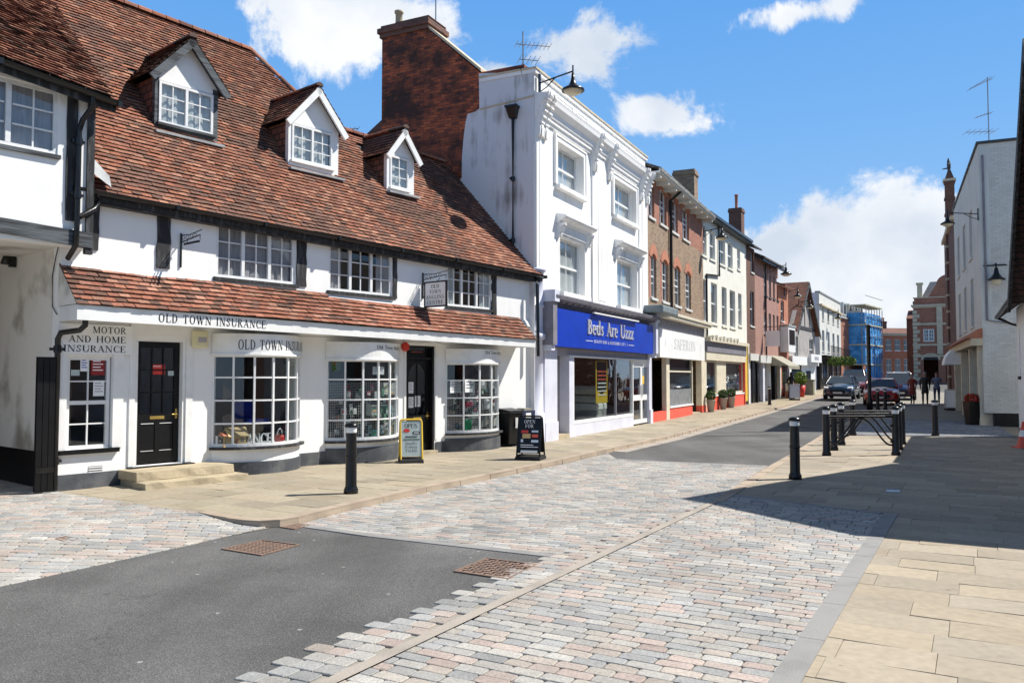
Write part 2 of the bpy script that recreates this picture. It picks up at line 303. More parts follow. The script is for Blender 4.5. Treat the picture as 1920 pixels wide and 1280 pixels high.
# white render with rain streaks and grime of its own
def streaked(name, base, dirt, amt=.7, gscale=.5):
    m, nt, b = newmat(name)
    tc = nt.nodes.new('ShaderNodeTexCoord')
    mp = nt.nodes.new('ShaderNodeMapping'); mp.inputs['Scale'].default_value = (2.6, 2.6, .16); nt.links.new(tc.outputs['Object'], mp.inputs[0])
    n = nt.nodes.new('ShaderNodeTexNoise'); n.inputs['Scale'].default_value = 1.6; n.inputs['Detail'].default_value = 9; n.inputs['Roughness'].default_value = .62; nt.links.new(mp.outputs[0], n.inputs['Vector'])
    n2 = nt.nodes.new('ShaderNodeTexNoise'); n2.inputs['Scale'].default_value = gscale; n2.inputs['Detail'].default_value = 7; nt.links.new(tc.outputs['Object'], n2.inputs['Vector'])
    mu = nt.nodes.new('ShaderNodeMath'); mu.operation = 'MULTIPLY'; nt.links.new(n.outputs[0], mu.inputs[0]); nt.links.new(n2.outputs[0], mu.inputs[1])
    mr = nt.nodes.new('ShaderNodeMapRange'); mr.inputs[1].default_value = .25; mr.inputs[2].default_value = .42; mr.inputs[4].default_value = amt; nt.links.new(mu.outputs[0], mr.inputs[0])
    mx = nt.nodes.new('ShaderNodeMixRGB'); mx.inputs[1].default_value = (*base, 1); mx.inputs[2].default_value = (*dirt, 1); nt.links.new(mr.outputs[0], mx.inputs[0])
    nt.links.new(mx.outputs[0], b.inputs['Base Color']); b.inputs['Roughness'].default_value = .75
    n3 = nt.nodes.new('ShaderNodeTexNoise'); n3.inputs['Scale'].default_value = 14; n3.inputs['Detail'].default_value = 4; nt.links.new(tc.outputs['Object'], n3.inputs['Vector'])
    bump(nt, b, n3.outputs[0], .25, .01)
streaked('white_wall', (.85, .85, .83), (.60, .58, .55), .22, 1.1)
streaked('render_white', (.84, .83, .81), (.50, .46, .42), .55)
streaked('render_flank', (.66, .66, .68), (.22, .19, .17), .95, .9)

# ------------------------------------------------------------------ mesh builder and object helpers
COL = scene.collection
class MB:
    def __init__(s): s.v = []; s.f = []; s.m = []; s.c = []; s.mats = []; s.sm = []
    def mi(s, name):
        if name not in s.mats: s.mats.append(name)
        return s.mats.index(name)
    def face(s, pts, mat, col=None, smooth=False):
        i = len(s.v); s.v.extend([tuple(p) for p in pts]); s.f.append(tuple(range(i, i+len(pts)))); s.m.append(s.mi(mat)); s.c.append(col); s.sm.append(smooth)
    def mesh(s, V, Fs, mat, col=None, smooth=False):
        i = len(s.v); s.v.extend([tuple(p) for p in V]); k = s.mi(mat)
        for f in Fs: s.f.append(tuple(i+j for j in f)); s.m.append(k); s.c.append(col); s.sm.append(smooth)
    def hexa(s, P, mat, col=None):       # P: bottom 4 (ccw), top 4
        s.mesh(P, [(3, 2, 1, 0), (4, 5, 6, 7), (0, 1, 5, 4), (1, 2, 6, 5), (2, 3, 7, 6), (3, 0, 4, 7)], mat, col)
    def box(s, x0, x1, y0, y1, z0, z1, mat, col=None):
        if x0 > x1: x0, x1 = x1, x0
        if y0 > y1: y0, y1 = y1, y0
        if z0 > z1: z0, z1 = z1, z0
        s.hexa([(x0, y0, z0), (x1, y0, z0), (x1, y1, z0), (x0, y1, z0), (x0, y0, z1), (x1, y0, z1), (x1, y1, z1), (x0, y1, z1)], mat, col)
    def prism(s, poly, axis, a, b, mat, col=None):   # poly 2D extruded along axis; y: poly=(x,z); x: poly=(y,z); z: poly=(x,y)
        n = len(poly)
        def P(p, t): return {'x': (t, p[0], p[1]), 'y': (p[0], t, p[1]), 'z': (p[0], p[1], t)}[axis]
        V = [P(p, a) for p in poly] + [P(p, b) for p in poly]
        Fs = [tuple(range(n))[::-1], tuple(range(n, 2*n))] + [(i, (i+1) % n, n+(i+1) % n, n+i) for i in range(n)]
        s.mesh(V, Fs, mat, col)
    def tube(s, pts, r, mat, n=8, caps=True, smooth=True):
        pts = [Vector(p) for p in pts]; rr = r if isinstance(r, (list, tuple)) else [r]*len(pts)
        V = []; up = Vector((0, 0, 1))
        for i, p in enumerate(pts):
            d = (pts[min(i+1, len(pts)-1)] - pts[max(i-1, 0)]).normalized()
            a = d.cross(up)
            if a.length < .05: a = d.cross(Vector((0, 1, 0)))
            a.normalize(); b = d.cross(a)
            V += [p + (a*math.cos(2*PI*k/n) + b*math.sin(2*PI*k/n))*rr[i] for k in range(n)]
        Fs = [(i*n+k, i*n+(k+1) % n, (i+1)*n+(k+1) % n, (i+1)*n+k) for i in range(len(pts)-1) for k in range(n)]
        s.mesh(V, Fs, mat, None, smooth)
        if caps: s.face(V[:n][::-1], mat); s.face(V[-n:], mat)
    def lathe(s, prof, cx, cy, mat, n=16, cz=0, smooth=True, a0=0, a1=2*PI):   # prof: (r,z)
        full = abs(a1-a0-2*PI) < 1e-6; k = n if full else n+1
        V = [(cx+r*math.cos(a0+(a1-a0)*j/n), cy+r*math.sin(a0+(a1-a0)*j/n), cz+z) for r, z in prof for j in range(k)]
        Fs = []
        for i in range(len(prof)-1):
            for j in range(n):
                j2 = (j+1) % k
                Fs.append((i*k+j, i*k+j2, (i+1)*k+j2, (i+1)*k+j))
        s.mesh(V, Fs, mat, None, smooth)
    def build(s, name, parent=None, smooth=None, bevel=0):
        me = bpy.data.meshes.new(name); me.from_pydata(s.v, [], s.f)
        for mn in s.mats: me.materials.append(MATS[mn])
        me.polygons.foreach_set('material_index', s.m)
        me.polygons.foreach_set('use_smooth', s.sm if smooth is None else [smooth]*len(s.f))
        if any(c is not None for c in s.c):
            ca = me.color_attributes.new('Col', 'FLOAT_COLOR', 'CORNER'); arr = []
            for f, c in zip(s.f, s.c):
                c = c or (.5, .5, .5); arr += [c[0], c[1], c[2], 1.0]*len(f)
            ca.data.foreach_set('color', arr)
        me.update(); o = bpy.data.objects.new(name, me); COL.objects.link(o)
        if parent: o.parent = parent
        if bevel:
            md = o.modifiers.new('bevel', 'BEVEL'); md.width = bevel; md.segments = 2; md.limit_method = 'ANGLE'; md.angle_limit = R(40)
        return o
def tag(o, label=None, cat=None, group=None, kind=None):
    if label: o['label'] = label
    if cat: o['category'] = cat
    if group: o['group'] = group
    if kind: o['kind'] = kind
    return o
def thing(name, label, cat, loc=(0, 0, 0), rz=0, group=None):
    o = bpy.data.objects.new(name, None); COL.objects.link(o); o.location = loc; o.rotation_euler = (0, 0, rz)
    o.empty_display_size = .3
    return tag(o, label, cat, group)
def copy_tree(o, parent=None):
    c = o.copy(); COL.objects.link(c); c.parent = parent
    for ch in [x for x in COL.objects if x.parent == o]: copy_tree(ch, c)
    return c
class Frame:      # a facade frame: x along the front, y inward, z up
    def __init__(s, A, B):
        s.A = Vector((A[0], A[1], 0)); d = Vector((B[0]-A[0], B[1]-A[1], 0)); s.L = d.length; s.d = d.normalized(); s.m = Vector((-s.d.y, s.d.x, 0))
        s.rz = math.atan2(s.d.y, s.d.x)
    def fp(s, px, py, off=0):    # where the ray through a photo pixel meets the plane y=off of this front: (x, z)
        d = ray(px, py); o = Vector((0, 0, CAM_H)) - s.A
        t = (off - o.dot(s.m))/d.dot(s.m); p = o + d*t
        return p.dot(s.d), p.z
    def hp(s, px, py, P0, nrm):  # ray with a general plane in local coordinates
        d = ray(px, py); o = Vector((0, 0, CAM_H)) - s.A
        dl = Vector((d.dot(s.d), d.dot(s.m), d.z)); ol = Vector((o.dot(s.d), o.dot(s.m), o.z))
        t = (Vector(P0)-ol).dot(Vector(nrm))/dl.dot(Vector(nrm)); return ol + dl*t
    def flank(s, px, py, x=0):   # ray with plane x=const: (y, z)
        p = s.hp(px, py, (x, 0, 0), (1, 0, 0)); return p.y, p.z
    def w(s, x, y, z=0): p = s.A + s.d*x + s.m*y; return Vector((p.x, p.y, z))
    def rect(s, l, t, r, b, off=0):   # left/top pixel and right/bottom pixel -> x0,x1,z0,z1
        x0, z1 = s.fp(l, t, off); x1, z0 = s.fp(r, b, off); return x0, x1, z0, z1
    def thing(s, name, label, cat, group=None): return thing(name, label, cat, (s.A.x, s.A.y, 0), s.rz, group)

# wall slab with rectangular holes, x0..x1, z0..z1, thickness y0..y1 ; matf(xc,zc)->material
def wall(mb, x0, x1, z0, z1, y0, y1, holes, mat, xs=(), zs=(), topf=None):
    X = sorted(set([x0, x1] + [h[0] for h in holes if x0 < h[0] < x1] + [h[1] for h in holes if x0 < h[1] < x1] + [x for x in xs if x0 < x < x1]))
    Z = sorted(set([z0, z1] + [h[2] for h in holes if z0 < h[2] < z1] + [h[3] for h in holes if z0 < h[3] < z1] + [z for z in zs if z0 < z < z1]))
    nx, nz = len(X)-1, len(Z)-1
    def solid(i, j):
        if i < 0 or j < 0 or i >= nx or j >= nz: return False
        xc = (X[i]+X[i+1])/2; zc = (Z[j]+Z[j+1])/2
        return not any(h[0] < xc < h[1] and h[2] < zc < h[3] for h in holes)
    for i in range(nx):
        for j in range(nz):
            if not solid(i, j): continue
            a, b, c, d = X[i], X[i+1], Z[j], Z[j+1]
            mm = mat((a+b)/2, (c+d)/2) if callable(mat) else mat
            mb.face([(a, y0, c), (b, y0, c), (b, y0, d), (a, y0, d)], mm)
            mb.face([(b, y1, c), (a, y1, c), (a, y1, d), (b, y1, d)], mm)
            if not solid(i-1, j): mb.face([(a, y1, c), (a, y0, c), (a, y0, d), (a, y1, d)], mm)
            if not solid(i+1, j): mb.face([(b, y0, c), (b, y1, c), (b, y1, d), (b, y0, d)], mm)
            if not solid(i, j-1): mb.face([(a, y1, c), (b, y1, c), (b, y0, c), (a, y0, c)], mm)
            if not solid(i, j+1): mb.face([(a, y0, d), (b, y0, d), (b, y1, d), (a, y1, d)], mm)
# window in a hole: frame around, casements, glazing bars, glass, optional curtain and sill
def window(parent, x0, x1, z0, z1, y, cas=1, cols=2, rows=3, fr=.06, bar=.022, mat='frame_white', gl='glass', sash=False, curtain=None, sill=None, room=True, name='window', depth=.06, wallmat=None, rm=.1, rd=.5):
    mb = MB(); w = (x1-x0)/cas
    mb.box(x0, x1, y, y+depth, z1-fr, z1, mat); mb.box(x0, x1, y, y+depth, z0, z0+fr, mat)
    for k in range(cas+1):
        a = x0+k*w; a0 = a if k == 0 else a-fr*.55; a1 = a if k == cas else a+fr*.55
        if k == 0: a1 = a+fr
        if k == cas: a0 = a-fr
        mb.box(a0, a1, y-.002, y+depth, z0+fr, z1-fr, mat)
    for k in range(cas):
        a = x0+k*w+fr*.9; b = x0+(k+1)*w-fr*.9
        for c in range(1, cols): xx = a+(b-a)*c/cols; mb.box(xx-bar/2, xx+bar/2, y+.012, y+.04, z0+fr, z1-fr, mat)
        for r in range(1, rows):
            zz = z0+fr+(z1-z0-2*fr)*r/rows; mb.box(a, b, y+.014, y+.038, zz-bar/2, zz+bar/2, mat)
    if sash:
        zz = (z0+z1)/2; mb.box(x0+fr*.5, x1-fr*.5, y+.004, y+.055, zz-.03, zz+.03, mat)
    f = mb.build(name, parent)
    p = MB(); p.face([(x0+.01, y+.03, z0+.01), (x1-.01, y+.03, z0+.01), (x1-.01, y+.03, z1-.01), (x0+.01, y+.03, z1-.01)], gl); p.build('pane', f)
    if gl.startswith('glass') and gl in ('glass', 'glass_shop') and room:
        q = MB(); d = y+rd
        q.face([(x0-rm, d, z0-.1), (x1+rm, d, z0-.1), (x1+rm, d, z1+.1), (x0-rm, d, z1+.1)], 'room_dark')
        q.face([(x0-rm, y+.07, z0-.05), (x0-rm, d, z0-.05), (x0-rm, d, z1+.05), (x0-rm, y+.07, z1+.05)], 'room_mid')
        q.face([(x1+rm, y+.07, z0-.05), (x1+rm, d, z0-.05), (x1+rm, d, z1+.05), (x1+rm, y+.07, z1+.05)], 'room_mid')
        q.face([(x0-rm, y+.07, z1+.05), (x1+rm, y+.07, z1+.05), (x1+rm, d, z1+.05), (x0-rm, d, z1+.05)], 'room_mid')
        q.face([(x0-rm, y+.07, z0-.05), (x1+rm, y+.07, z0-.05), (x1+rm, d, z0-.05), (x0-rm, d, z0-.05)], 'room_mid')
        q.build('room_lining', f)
    if curtain:
        c = MB(); cm, cover = curtain
        spans = [(x0+fr, x0+(x1-x0)*cover), (x1-(x1-x0)*cover, x1-fr)] if cover < .5 else [(x0+fr, x1-fr)]
        for a, b in spans:
            n = max(6, int((b-a)/.05)); V = []
            for i in range(n+1):
                t = a+(b-a)*i/n; yy = y+.085+.018*math.sin(i*1.9)
                V += [(t, yy, z0), (t, yy, z1)]
            c.mesh(V, [(2*i, 2*i+2, 2*i+3, 2*i+1) for i in range(n)], cm, None, True)
        c.build('curtain', f)
    if sill:
        s2 = MB(); smat, so, sh, sx = sill
        s2.box(x0-sx, x1+sx, -so if wallmat is None else wallmat-so, y+.01, z0-sh, z0-.002, smat); s2.build('sill', f)
    return f

# ------------------------------------------------------------------ lettering: a small serif alphabet
K, n_ = .15, .055
def _pl(w, pts): return ('L', w, pts)
def _arc(cx, cy, rx, ry, a0, a1): return ('A', cx, cy, rx, ry, a0, a1)
def _sf(x, y): return ('S', x, y)
GL = {
 'A': (.78, [_pl(n_, [(.08, 0), (.38, 1)]), _pl(K, [(.36, .98), (.66, 0)]), _pl(n_, [(.18, .34), (.56, .34)]), _sf(.08, 0), _sf(.68, 0)]),
 'B': (.70, [_pl(K, [(.14, 0), (.14, 1)]), _arc(.3, .75, .26, .25, -90, 90), _arc(.3, .27, .32, .27, -90, 90), _pl(n_, [(.1, .97), (.32, .97)]), _pl(n_, [(.1, .52), (.32, .52)]), _pl(n_, [(.1, .03), (.32, .03)])]),
 'C': (.74, [_arc(.40, .5, .36, .52, 50, 310), _pl(n_, [(.68, .98), (.68, .72)]), _pl(n_, [(.68, .02), (.68, .22)])]),
 'D': (.80, [_pl(K, [(.14, 0), (.14, 1)]), _arc(.3, .5, .42, .5, -90, 90), _pl(n_, [(.04, .97), (.32, .97)]), _pl(n_, [(.04, .03), (.32, .03)])]),
 'E': (.68, [_pl(K, [(.14, 0), (.14, 1)]), _pl(n_, [(.04, .97), (.58, .97)]), _pl(n_, [(.04, .03), (.6, .03)]), _pl(n_, [(.14, .52), (.42, .52)]), _pl(n_, [(.57, 1), (.57, .78)]), _pl(n_, [(.6, 0), (.6, .24)]), _pl(n_, [(.42, .42), (.42, .62)])]),
 'F': (.64, [_pl(K, [(.14, 0), (.14, 1)]), _pl(n_, [(.04, .97), (.56, .97)]), _pl(n_, [(.14, .52), (.42, .52)]), _pl(n_, [(.55, 1), (.55, .78)]), _pl(n_, [(.42, .42), (.42, .62)]), _sf(.14, 0)]),
 'G': (.80, [_arc(.40, .5, .36, .52, 50, 310), _pl(n_, [(.68, .98), (.68, .72)]), _pl(K*.9, [(.66, .02), (.66, .42)]), _sf(.66, .42)]),
 'H': (.84, [_pl(K, [(.14, 0), (.14, 1)]), _pl(K, [(.68, 0), (.68, 1)]), _pl(n_, [(.14, .5), (.68, .5)]), _sf(.14, 0), _sf(.14, 1), _sf(.68, 0), _sf(.68, 1)]),
 'I': (.36, [_pl(K, [(.17, 0), (.17, 1)]), _sf(.17, 0), _sf(.17, 1)]),
 'K': (.80, [_pl(K, [(.14, 0), (.14, 1)]), _pl(n_, [(.2, .42), (.6, 1)]), _pl(K, [(.32, .58), (.66, 0)]), _sf(.14, 0), _sf(.14, 1), _sf(.64, 1), _sf(.68, 0)]),
 'L': (.66, [_pl(K, [(.14, 0), (.14, 1)]), _pl(n_, [(.04, .03), (.58, .03)]), _pl(n_, [(.58, 0), (.58, .28)]), _sf(.14, 1)]),
 'M': (.98, [_pl(n_, [(.12, 0), (.12, 1)]), _pl(K, [(.14, 1), (.46, .05)]), _pl(n_, [(.46, .05), (.8, 1)]), _pl(K, [(.82, 0), (.82, 1)]), _sf(.12, 0), _sf(.1, 1), _sf(.82, 0), _sf(.84, 1)]),
 'N': (.86, [_pl(n_, [(.13, 0), (.13, 1)]), _pl(K, [(.15, 1), (.7, .03)]), _pl(n_, [(.72, 0), (.72, 1)]), _sf(.13, 0), _sf(.1, 1), _sf(.72, 1)]),
 'O': (.84, [_arc(.41, .5, .38, .52, 0, 360)]),
 'P': (.68, [_pl(K, [(.14, 0), (.14, 1)]), _arc(.3, .73, .3, .27, -90, 90), _pl(n_, [(.04, .97), (.32, .97)]), _pl(n_, [(.14, .48), (.32, .48)]), _sf(.14, 0)]),
 'Q': (.84, [_arc(.41, .5, .38, .52, 0, 360), _pl(K*.8, [(.4, .1), (.74, -.18)])]),
 'R': (.76, [_pl(K, [(.14, 0), (.14, 1)]), _arc(.3, .74, .29, .26, -90, 90), _pl(n_, [(.04, .97), (.32, .97)]), _pl(n_, [(.14, .49), (.32, .49)]), _pl(K, [(.34, .5), (.64, 0)]), _sf(.14, 0), _sf(.66, 0)]),
 'S': (.62, [_pl(.10, [(.50, .80), (.40, .94), (.26, .95), (.13, .86), (.13, .68), (.28, .56), (.42, .44), (.48, .26), (.40, .09), (.26, .04), (.12, .12), (.08, .22)]), _pl(n_, [(.52, .98), (.52, .7)]), _pl(n_, [(.07, .02), (.07, .3)])]),
 'T': (.72, [_pl(K, [(.35, 0), (.35, 1)]), _pl(n_, [(.04, .97), (.66, .97)]), _pl(n_, [(.05, 1), (.05, .74)]), _pl(n_, [(.65, 1), (.65, .74)]), _sf(.35, 0)]),
 'U': (.82, [_pl(K, [(.14, .3), (.14, 1)]), _arc(.40, .32, .335, .34, 180, 360), _pl(n_, [(.70, .3), (.70, 1)]), _sf(.14, 1), _sf(.70, 1)]),
 'V': (.76, [_pl(K, [(.1, 1), (.4, 0)]), _pl(n_, [(.38, 0), (.68, 1)]), _sf(.08, 1), _sf(.68, 1)]),
 'W': (1.1, [_pl(K, [(.08, 1), (.34, 0)]), _pl(n_, [(.32, 0), (.55, .96)]), _pl(K, [(.5, .96), (.76, 0)]), _pl(n_, [(.74, 0), (1.0, 1)]), _sf(.08, 1), _sf(.5, 1), _sf(1.0, 1)]),
 'Y': (.74, [_pl(K, [(.06, 1), (.35, .48)]), _pl(n_, [(.35, .48), (.64, 1)]), _pl(K, [(.36, 0), (.36, .5)]), _sf(.36, 0), _sf(.07, 1), _sf(.64, 1)]),
 '&': (.8, [_pl(.10, [(.68, .3), (.45, .03), (.2, .03), (.08, .25), (.2, .48), (.42, .68), (.42, .88), (.28, .97), (.17, .82), (.3, .5), (.7, .02)])]),
 'a': (.56, [_pl(.11, [(.38, 0), (.38, .5), (.28, .66), (.1, .58)]), _arc(.24, .2, .2, .2, 60, 330)]),
 'c': (.52, [_arc(.27, .33, .25, .35, 50, 310)]),
 'd': (.62, [_arc(.25, .33, .25, .35, 0, 360), _pl(.13, [(.48, 0), (.48, 1.02)]), _pl(n_, [(.38, .98), (.5, .98)])]),
 'e': (.56, [_arc(.27, .33, .26, .35, 10, 315), _pl(n_, [(.06, .36), (.5, .36)])]),
 'g': (.60, [_arc(.25, .4, .23, .27, 0, 360), _arc(.25, -.12, .24, .18, 0, 360)]),
 'h': (.62, [_pl(.13, [(.11, 0), (.11, 1)]), _pl(.12, [(.16, .52), (.34, .66), (.48, .5), (.48, 0)])]),
 'i': (.3, [_pl(.13, [(.13, 0), (.13, .66)]), _pl(.13, [(.13, .84), (.13, .97)]), _sf(.13, 0)]),
 'k': (.6, [_pl(.13, [(.11, 0), (.11, 1)]), _pl(n_, [(.15, .28), (.46, .66)]), _pl(.13, [(.24, .38), (.5, 0)])]),
 'l': (.3, [_pl(.13, [(.13, 0), (.13, 1)]), _sf(.13, 0)]),
 'n': (.62, [_pl(.13, [(.11, 0), (.11, .66)]), _pl(.12, [(.16, .52), (.34, .66), (.48, .5), (.48, 0)]), _sf(.11, 0), _sf(.48, 0)]),
 'o': (.58, [_arc(.28, .33, .26, .35, 0, 360)]),
 'r': (.46, [_pl(.14, [(.12, 0), (.12, .66)]), _pl(.09, [(.16, .5), (.28, .64), (.42, .6)]), _sf(.12, 0), _sf(.06, .66)]),
 's': (.46, [_pl(.09, [(.36, .52), (.28, .63), (.14, .6), (.11, .48), (.24, .36), (.36, .24), (.34, .08), (.22, .03), (.08, .1)])]),
 't': (.42, [_pl(.13, [(.17, .9), (.17, .12), (.3, .04)]), _pl(n_, [(.04, .64), (.36, .64)])]),
 'u': (.62, [_pl(.13, [(.11, .66), (.11, .14), (.26, .03), (.44, .14)]), _pl(.13, [(.48, 0), (.48, .66)])]),
 'w': (.84, [_pl(.13, [(.06, .66), (.24, 0)]), _pl(n_, [(.24, 0), (.4, .62)]), _pl(.13, [(.4, .62), (.58, 0)]), _pl(n_, [(.58, 0), (.76, .66)])]),
 'y': (.56, [_pl(.13, [(.06, .66), (.26, .04)]), _pl(n_, [(.48, .66), (.2, -.2), (.08, -.24)])]),
 'z': (.50, [_pl(n_, [(.05, .63), (.44, .63)]), _pl(.13, [(.42, .62), (.07, .03)]), _pl(n_, [(.05, .03), (.46, .03)]), _pl(n_, [(.06, .66), (.06, .48)]), _pl(n_, [(.45, 0), (.45, .2)])]),
 '.': (.25, [_pl(.14, [(.1, 0), (.1, .14)])]), '-': (.4, [_pl(.08, [(.05, .4), (.32, .4)])]), ' ': (.42, []),
 '1': (.5, [_pl(.13, [(.25, 0), (.25, 1)]), _sf(.25, 0), _pl(n_, [(.1, .85), (.25, 1)])]),
 '0': (.62, [_arc(.3, .5, .27, .5, 0, 360)]), '5': (.58, [_pl(.09, [(.48, .96), (.16, .96), (.14, .56), (.36, .6), (.47, .35), (.34, .06), (.1, .06)])]),
}
def glyph_quads(ch):
    adv, st = GL.get(ch, GL[' ']); Q = []
    for s in st:
        if s[0] == 'L':
            w = s[1]; P = s[2]
            for i in range(len(P)-1):
                (x0, y0), (x1, y1) = P[i], P[i+1]; dx, dy = x1-x0, y1-y0; l = math.hypot(dx, dy)
                ex, ey = dx/l*w*.12*(len(P) > 2), dy/l*w*.12*(len(P) > 2)
                # mostly-vertical strokes widen sideways so that tops stay flat
                if abs(dy) > .5*abs(dx) and len(P) == 2: hx, hy = w/2, 0
                else: hx, hy = -dy/l*w/2, dx/l*w/2
                Q.append([(x0-hx-ex, y0-hy-ey), (x0+hx-ex, y0+hy-ey), (x1+hx+ex, y1+hy+ey), (x1-hx+ex, y1-hy+ey)])
        elif s[0] == 'A':
            _, cx, cy, rx, ry, a0, a1 = s; n = max(6, int((a1-a0)/18)); kk = K*min(1, rx/.3)
            for i in range(n):
                t0 = R(a0+(a1-a0)*i/n); t1 = R(a0+(a1-a0)*(i+1)/n)
                o = lambda t: (cx+rx*math.cos(t), cy+ry*math.sin(t)); q = lambda t: (cx+(rx-kk)*math.cos(t), cy+(ry-n_)*math.sin(t))
                Q.append([o(t0), o(t1), q(t1), q(t0)])
        else:
            _, x, y = s; w = .14; h = .045; y0 = y if y < .1 else y-h
            Q.append([(x-w, y0), (x+w, y0), (x+w, y0+h), (x-w, y0+h)])
    return adv, Q
def text_width(t, h, track=.08): return sum(GL.get(c, GL[' '])[0]+track for c in t)*h
def text(mb, t, x0, x1, z, h, mat, y=0, fn=None, track=.08, depth=0, dz=0):   # fit into x0..x1, baseline z (dz: rise over the span)
    W = text_width(t, 1, track); sx = (x1-x0)/W; u = 0
    for ch in t:
        adv, Q = glyph_quads(ch)
        for q in Q:
            pts = []
            for (a, b) in q:
                xx = x0+(u+a)*sx; zz = z+b*h + dz*(xx-x0)/(x1-x0)
                pts.append(fn(xx, zz) if fn else (xx, y, zz))
            ar = sum(q[i][0]*q[(i+1) % 4][1]-q[(i+1) % 4][0]*q[i][1] for i in range(4))
            if ar < 0: pts = pts[::-1]
            mb.face(pts, mat)
            if depth:
                bk = [(p[0], p[1]+depth, p[2]) for p in pts]
                for i in range(4): mb.face([pts[(i+1) % 4], pts[i], bk[i], bk[(i+1) % 4]], mat)
        u += adv+track

# ------------------------------------------------------------------ tiles and paving as real pieces
def vnoise(x, y, s=1.0):
    x *= s; y *= s; xi, yi = math.floor(x), math.floor(y); fx, fy = x-xi, y-yi
    def h(i, j): return (math.sin(i*127.1+j*311.7)*43758.5453) % 1
    fx = fx*fx*(3-2*fx); fy = fy*fy*(3-2*fy)
    return (h(xi, yi)*(1-fx)+h(xi+1, yi)*fx)*(1-fy)+(h(xi, yi+1)*(1-fx)+h(xi+1, yi+1)*fx)*fy
ROOF_PAL = [(.27, .11, .065), (.33, .14, .085), (.24, .095, .06), (.19, .08, .055), (.15, .07, .052), (.36, .19, .125), (.24, .115, .08), (.30, .16, .11)]
DARK_PAL = [(.095, .07, .058), (.12, .08, .066), (.145, .088, .07), (.085, .068, .058)]
def tiles(mb, P, U, V, w, l, keep=None, gauge=.106, tw=.168, th=.016, dark=.35, pal=ROOF_PAL, sag=None, seed=0, bright=1.0):
    rnd = random.Random(seed); P = Vector(P); U = Vector(U).normalized(); V = Vector(V).normalized(); Nn = U.cross(V).normalized()
    rows = int(l/gauge)
    for r in range(rows):
        off = (r % 2)*tw*.5; v0 = r*gauge
        for c in range(-1, int(w/tw)+2):
            u0 = c*tw+off+rnd.uniform(-.006, .006); u1 = u0+tw-rnd.uniform(.002, .009)
            u0c, u1c = max(0, u0), min(w, u1)
            if u1c-u0c < .02: continue
            uc = (u0c+u1c)/2
            if keep and not keep(uc, v0+gauge/2): continue
            dn = vnoise(uc+seed*3.1, v0*1.3+seed, 1.1)*.65+vnoise(uc+9, v0+5, 3.3)*.35
            c0 = rnd.choice(DARK_PAL) if rnd.random() < max(0, (dn-.5)*3.4*dark/.35) or rnd.random() < .07 else rnd.choice(pal)
            k = rnd.uniform(.82, 1.16)*bright*(.70+.5*vnoise(uc+3*seed, v0+1, .45)); mt = (.245, .105, .068); f_ = .36; col = tuple((c0[i]*(1-f_)+mt[i]*f_)*k for i in range(3))
            s = sag(uc, v0) if sag else 0; s2 = sag(uc, v0+gauge) if sag else 0
            h1 = th*1.6+rnd.uniform(0, .012); t1 = rnd.uniform(-.004, .004); v1 = v0-rnd.uniform(0, .010)
            a = P+U*u0c+V*v1+Nn*(h1+s+t1); b = P+U*u1c+V*v1+Nn*(h1+s-t1)
            cc = P+U*u1c+V*(v0+gauge+.02)+Nn*(.003+s2); d = P+U*u0c+V*(v0+gauge+.02)+Nn*(.003+s2)
            lo = Nn*(-.022); dk = tuple(x*.3 for x in col)  # tile edges coloured darker to paint the shadow line between courses
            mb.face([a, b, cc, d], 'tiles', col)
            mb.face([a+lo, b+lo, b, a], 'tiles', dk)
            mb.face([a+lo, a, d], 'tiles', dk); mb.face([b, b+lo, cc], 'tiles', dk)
def ridge_tiles(mb, A, B, r=.13, step=.32, seed=1, pal=ROOF_PAL):
    A = Vector(A); B = Vector(B); d = B-A; L = d.length; d.normalize(); n = max(1, int(L/step)); rnd = random.Random(seed)
    side = d.cross(Vector((0, 0, 1))).normalized(); up = side.cross(d)
    for i in range(n):
        a = A+d*(L*i/n); b = A+d*(L*(i+1)/n-.012); r0 = r*(1.0+rnd.uniform(-.04, .04)); c = rnd.choice(pal); V = []
        for p, rr in ((a, r0), (b, r0*.93)):
            for k in range(7):
                t = -.15+ (PI+.3)*k/6; V.append(p+side*math.cos(t)*rr+up*(math.sin(t)*rr*.8))
        mb.mesh(V, [(k, k+1, 8+k, 7+k) for k in range(6)] + [(6, 5, 4, 3, 2, 1, 0), (7, 8, 9, 10, 11, 12, 13)], 'tiles', c)
def clip(poly, conv):     # Sutherland-Hodgman: poly clipped by a convex ccw polygon
    out = poly
    for i in range(len(conv)):
        a, b = conv[i], conv[(i+1) % len(conv)]; inp = out; out = []
        if not inp: break
        f = lambda p: (b[0]-a[0])*(p[1]-a[1])-(b[1]-a[1])*(p[0]-a[0])
        for j in range(len(inp)):
            p, q = inp[j], inp[(j+1) % len(inp)]; fp_, fq = f(p), f(q)
            if fp_ >= 0: out.append(p)
            if (fp_ >= 0) != (fq >= 0):
                t = fp_/(fp_-fq); out.append((p[0]+(q[0]-p[0])*t, p[1]+(q[1]-p[1])*t))
    return out
def area(p): return .5*sum(p[i][0]*p[(i+1) % len(p)][1]-p[(i+1) % len(p)][0]*p[i][1] for i in range(len(p)))
def inside(p, poly):
    c = False; n = len(poly)
    for i in range(n):
        a, b = poly[i], poly[(i+1) % n]
        if (a[1] > p[1]) != (b[1] > p[1]) and p[0] < (b[0]-a[0])*(p[1]-a[1])/(b[1]-a[1])+a[0]: c = not c
    return c
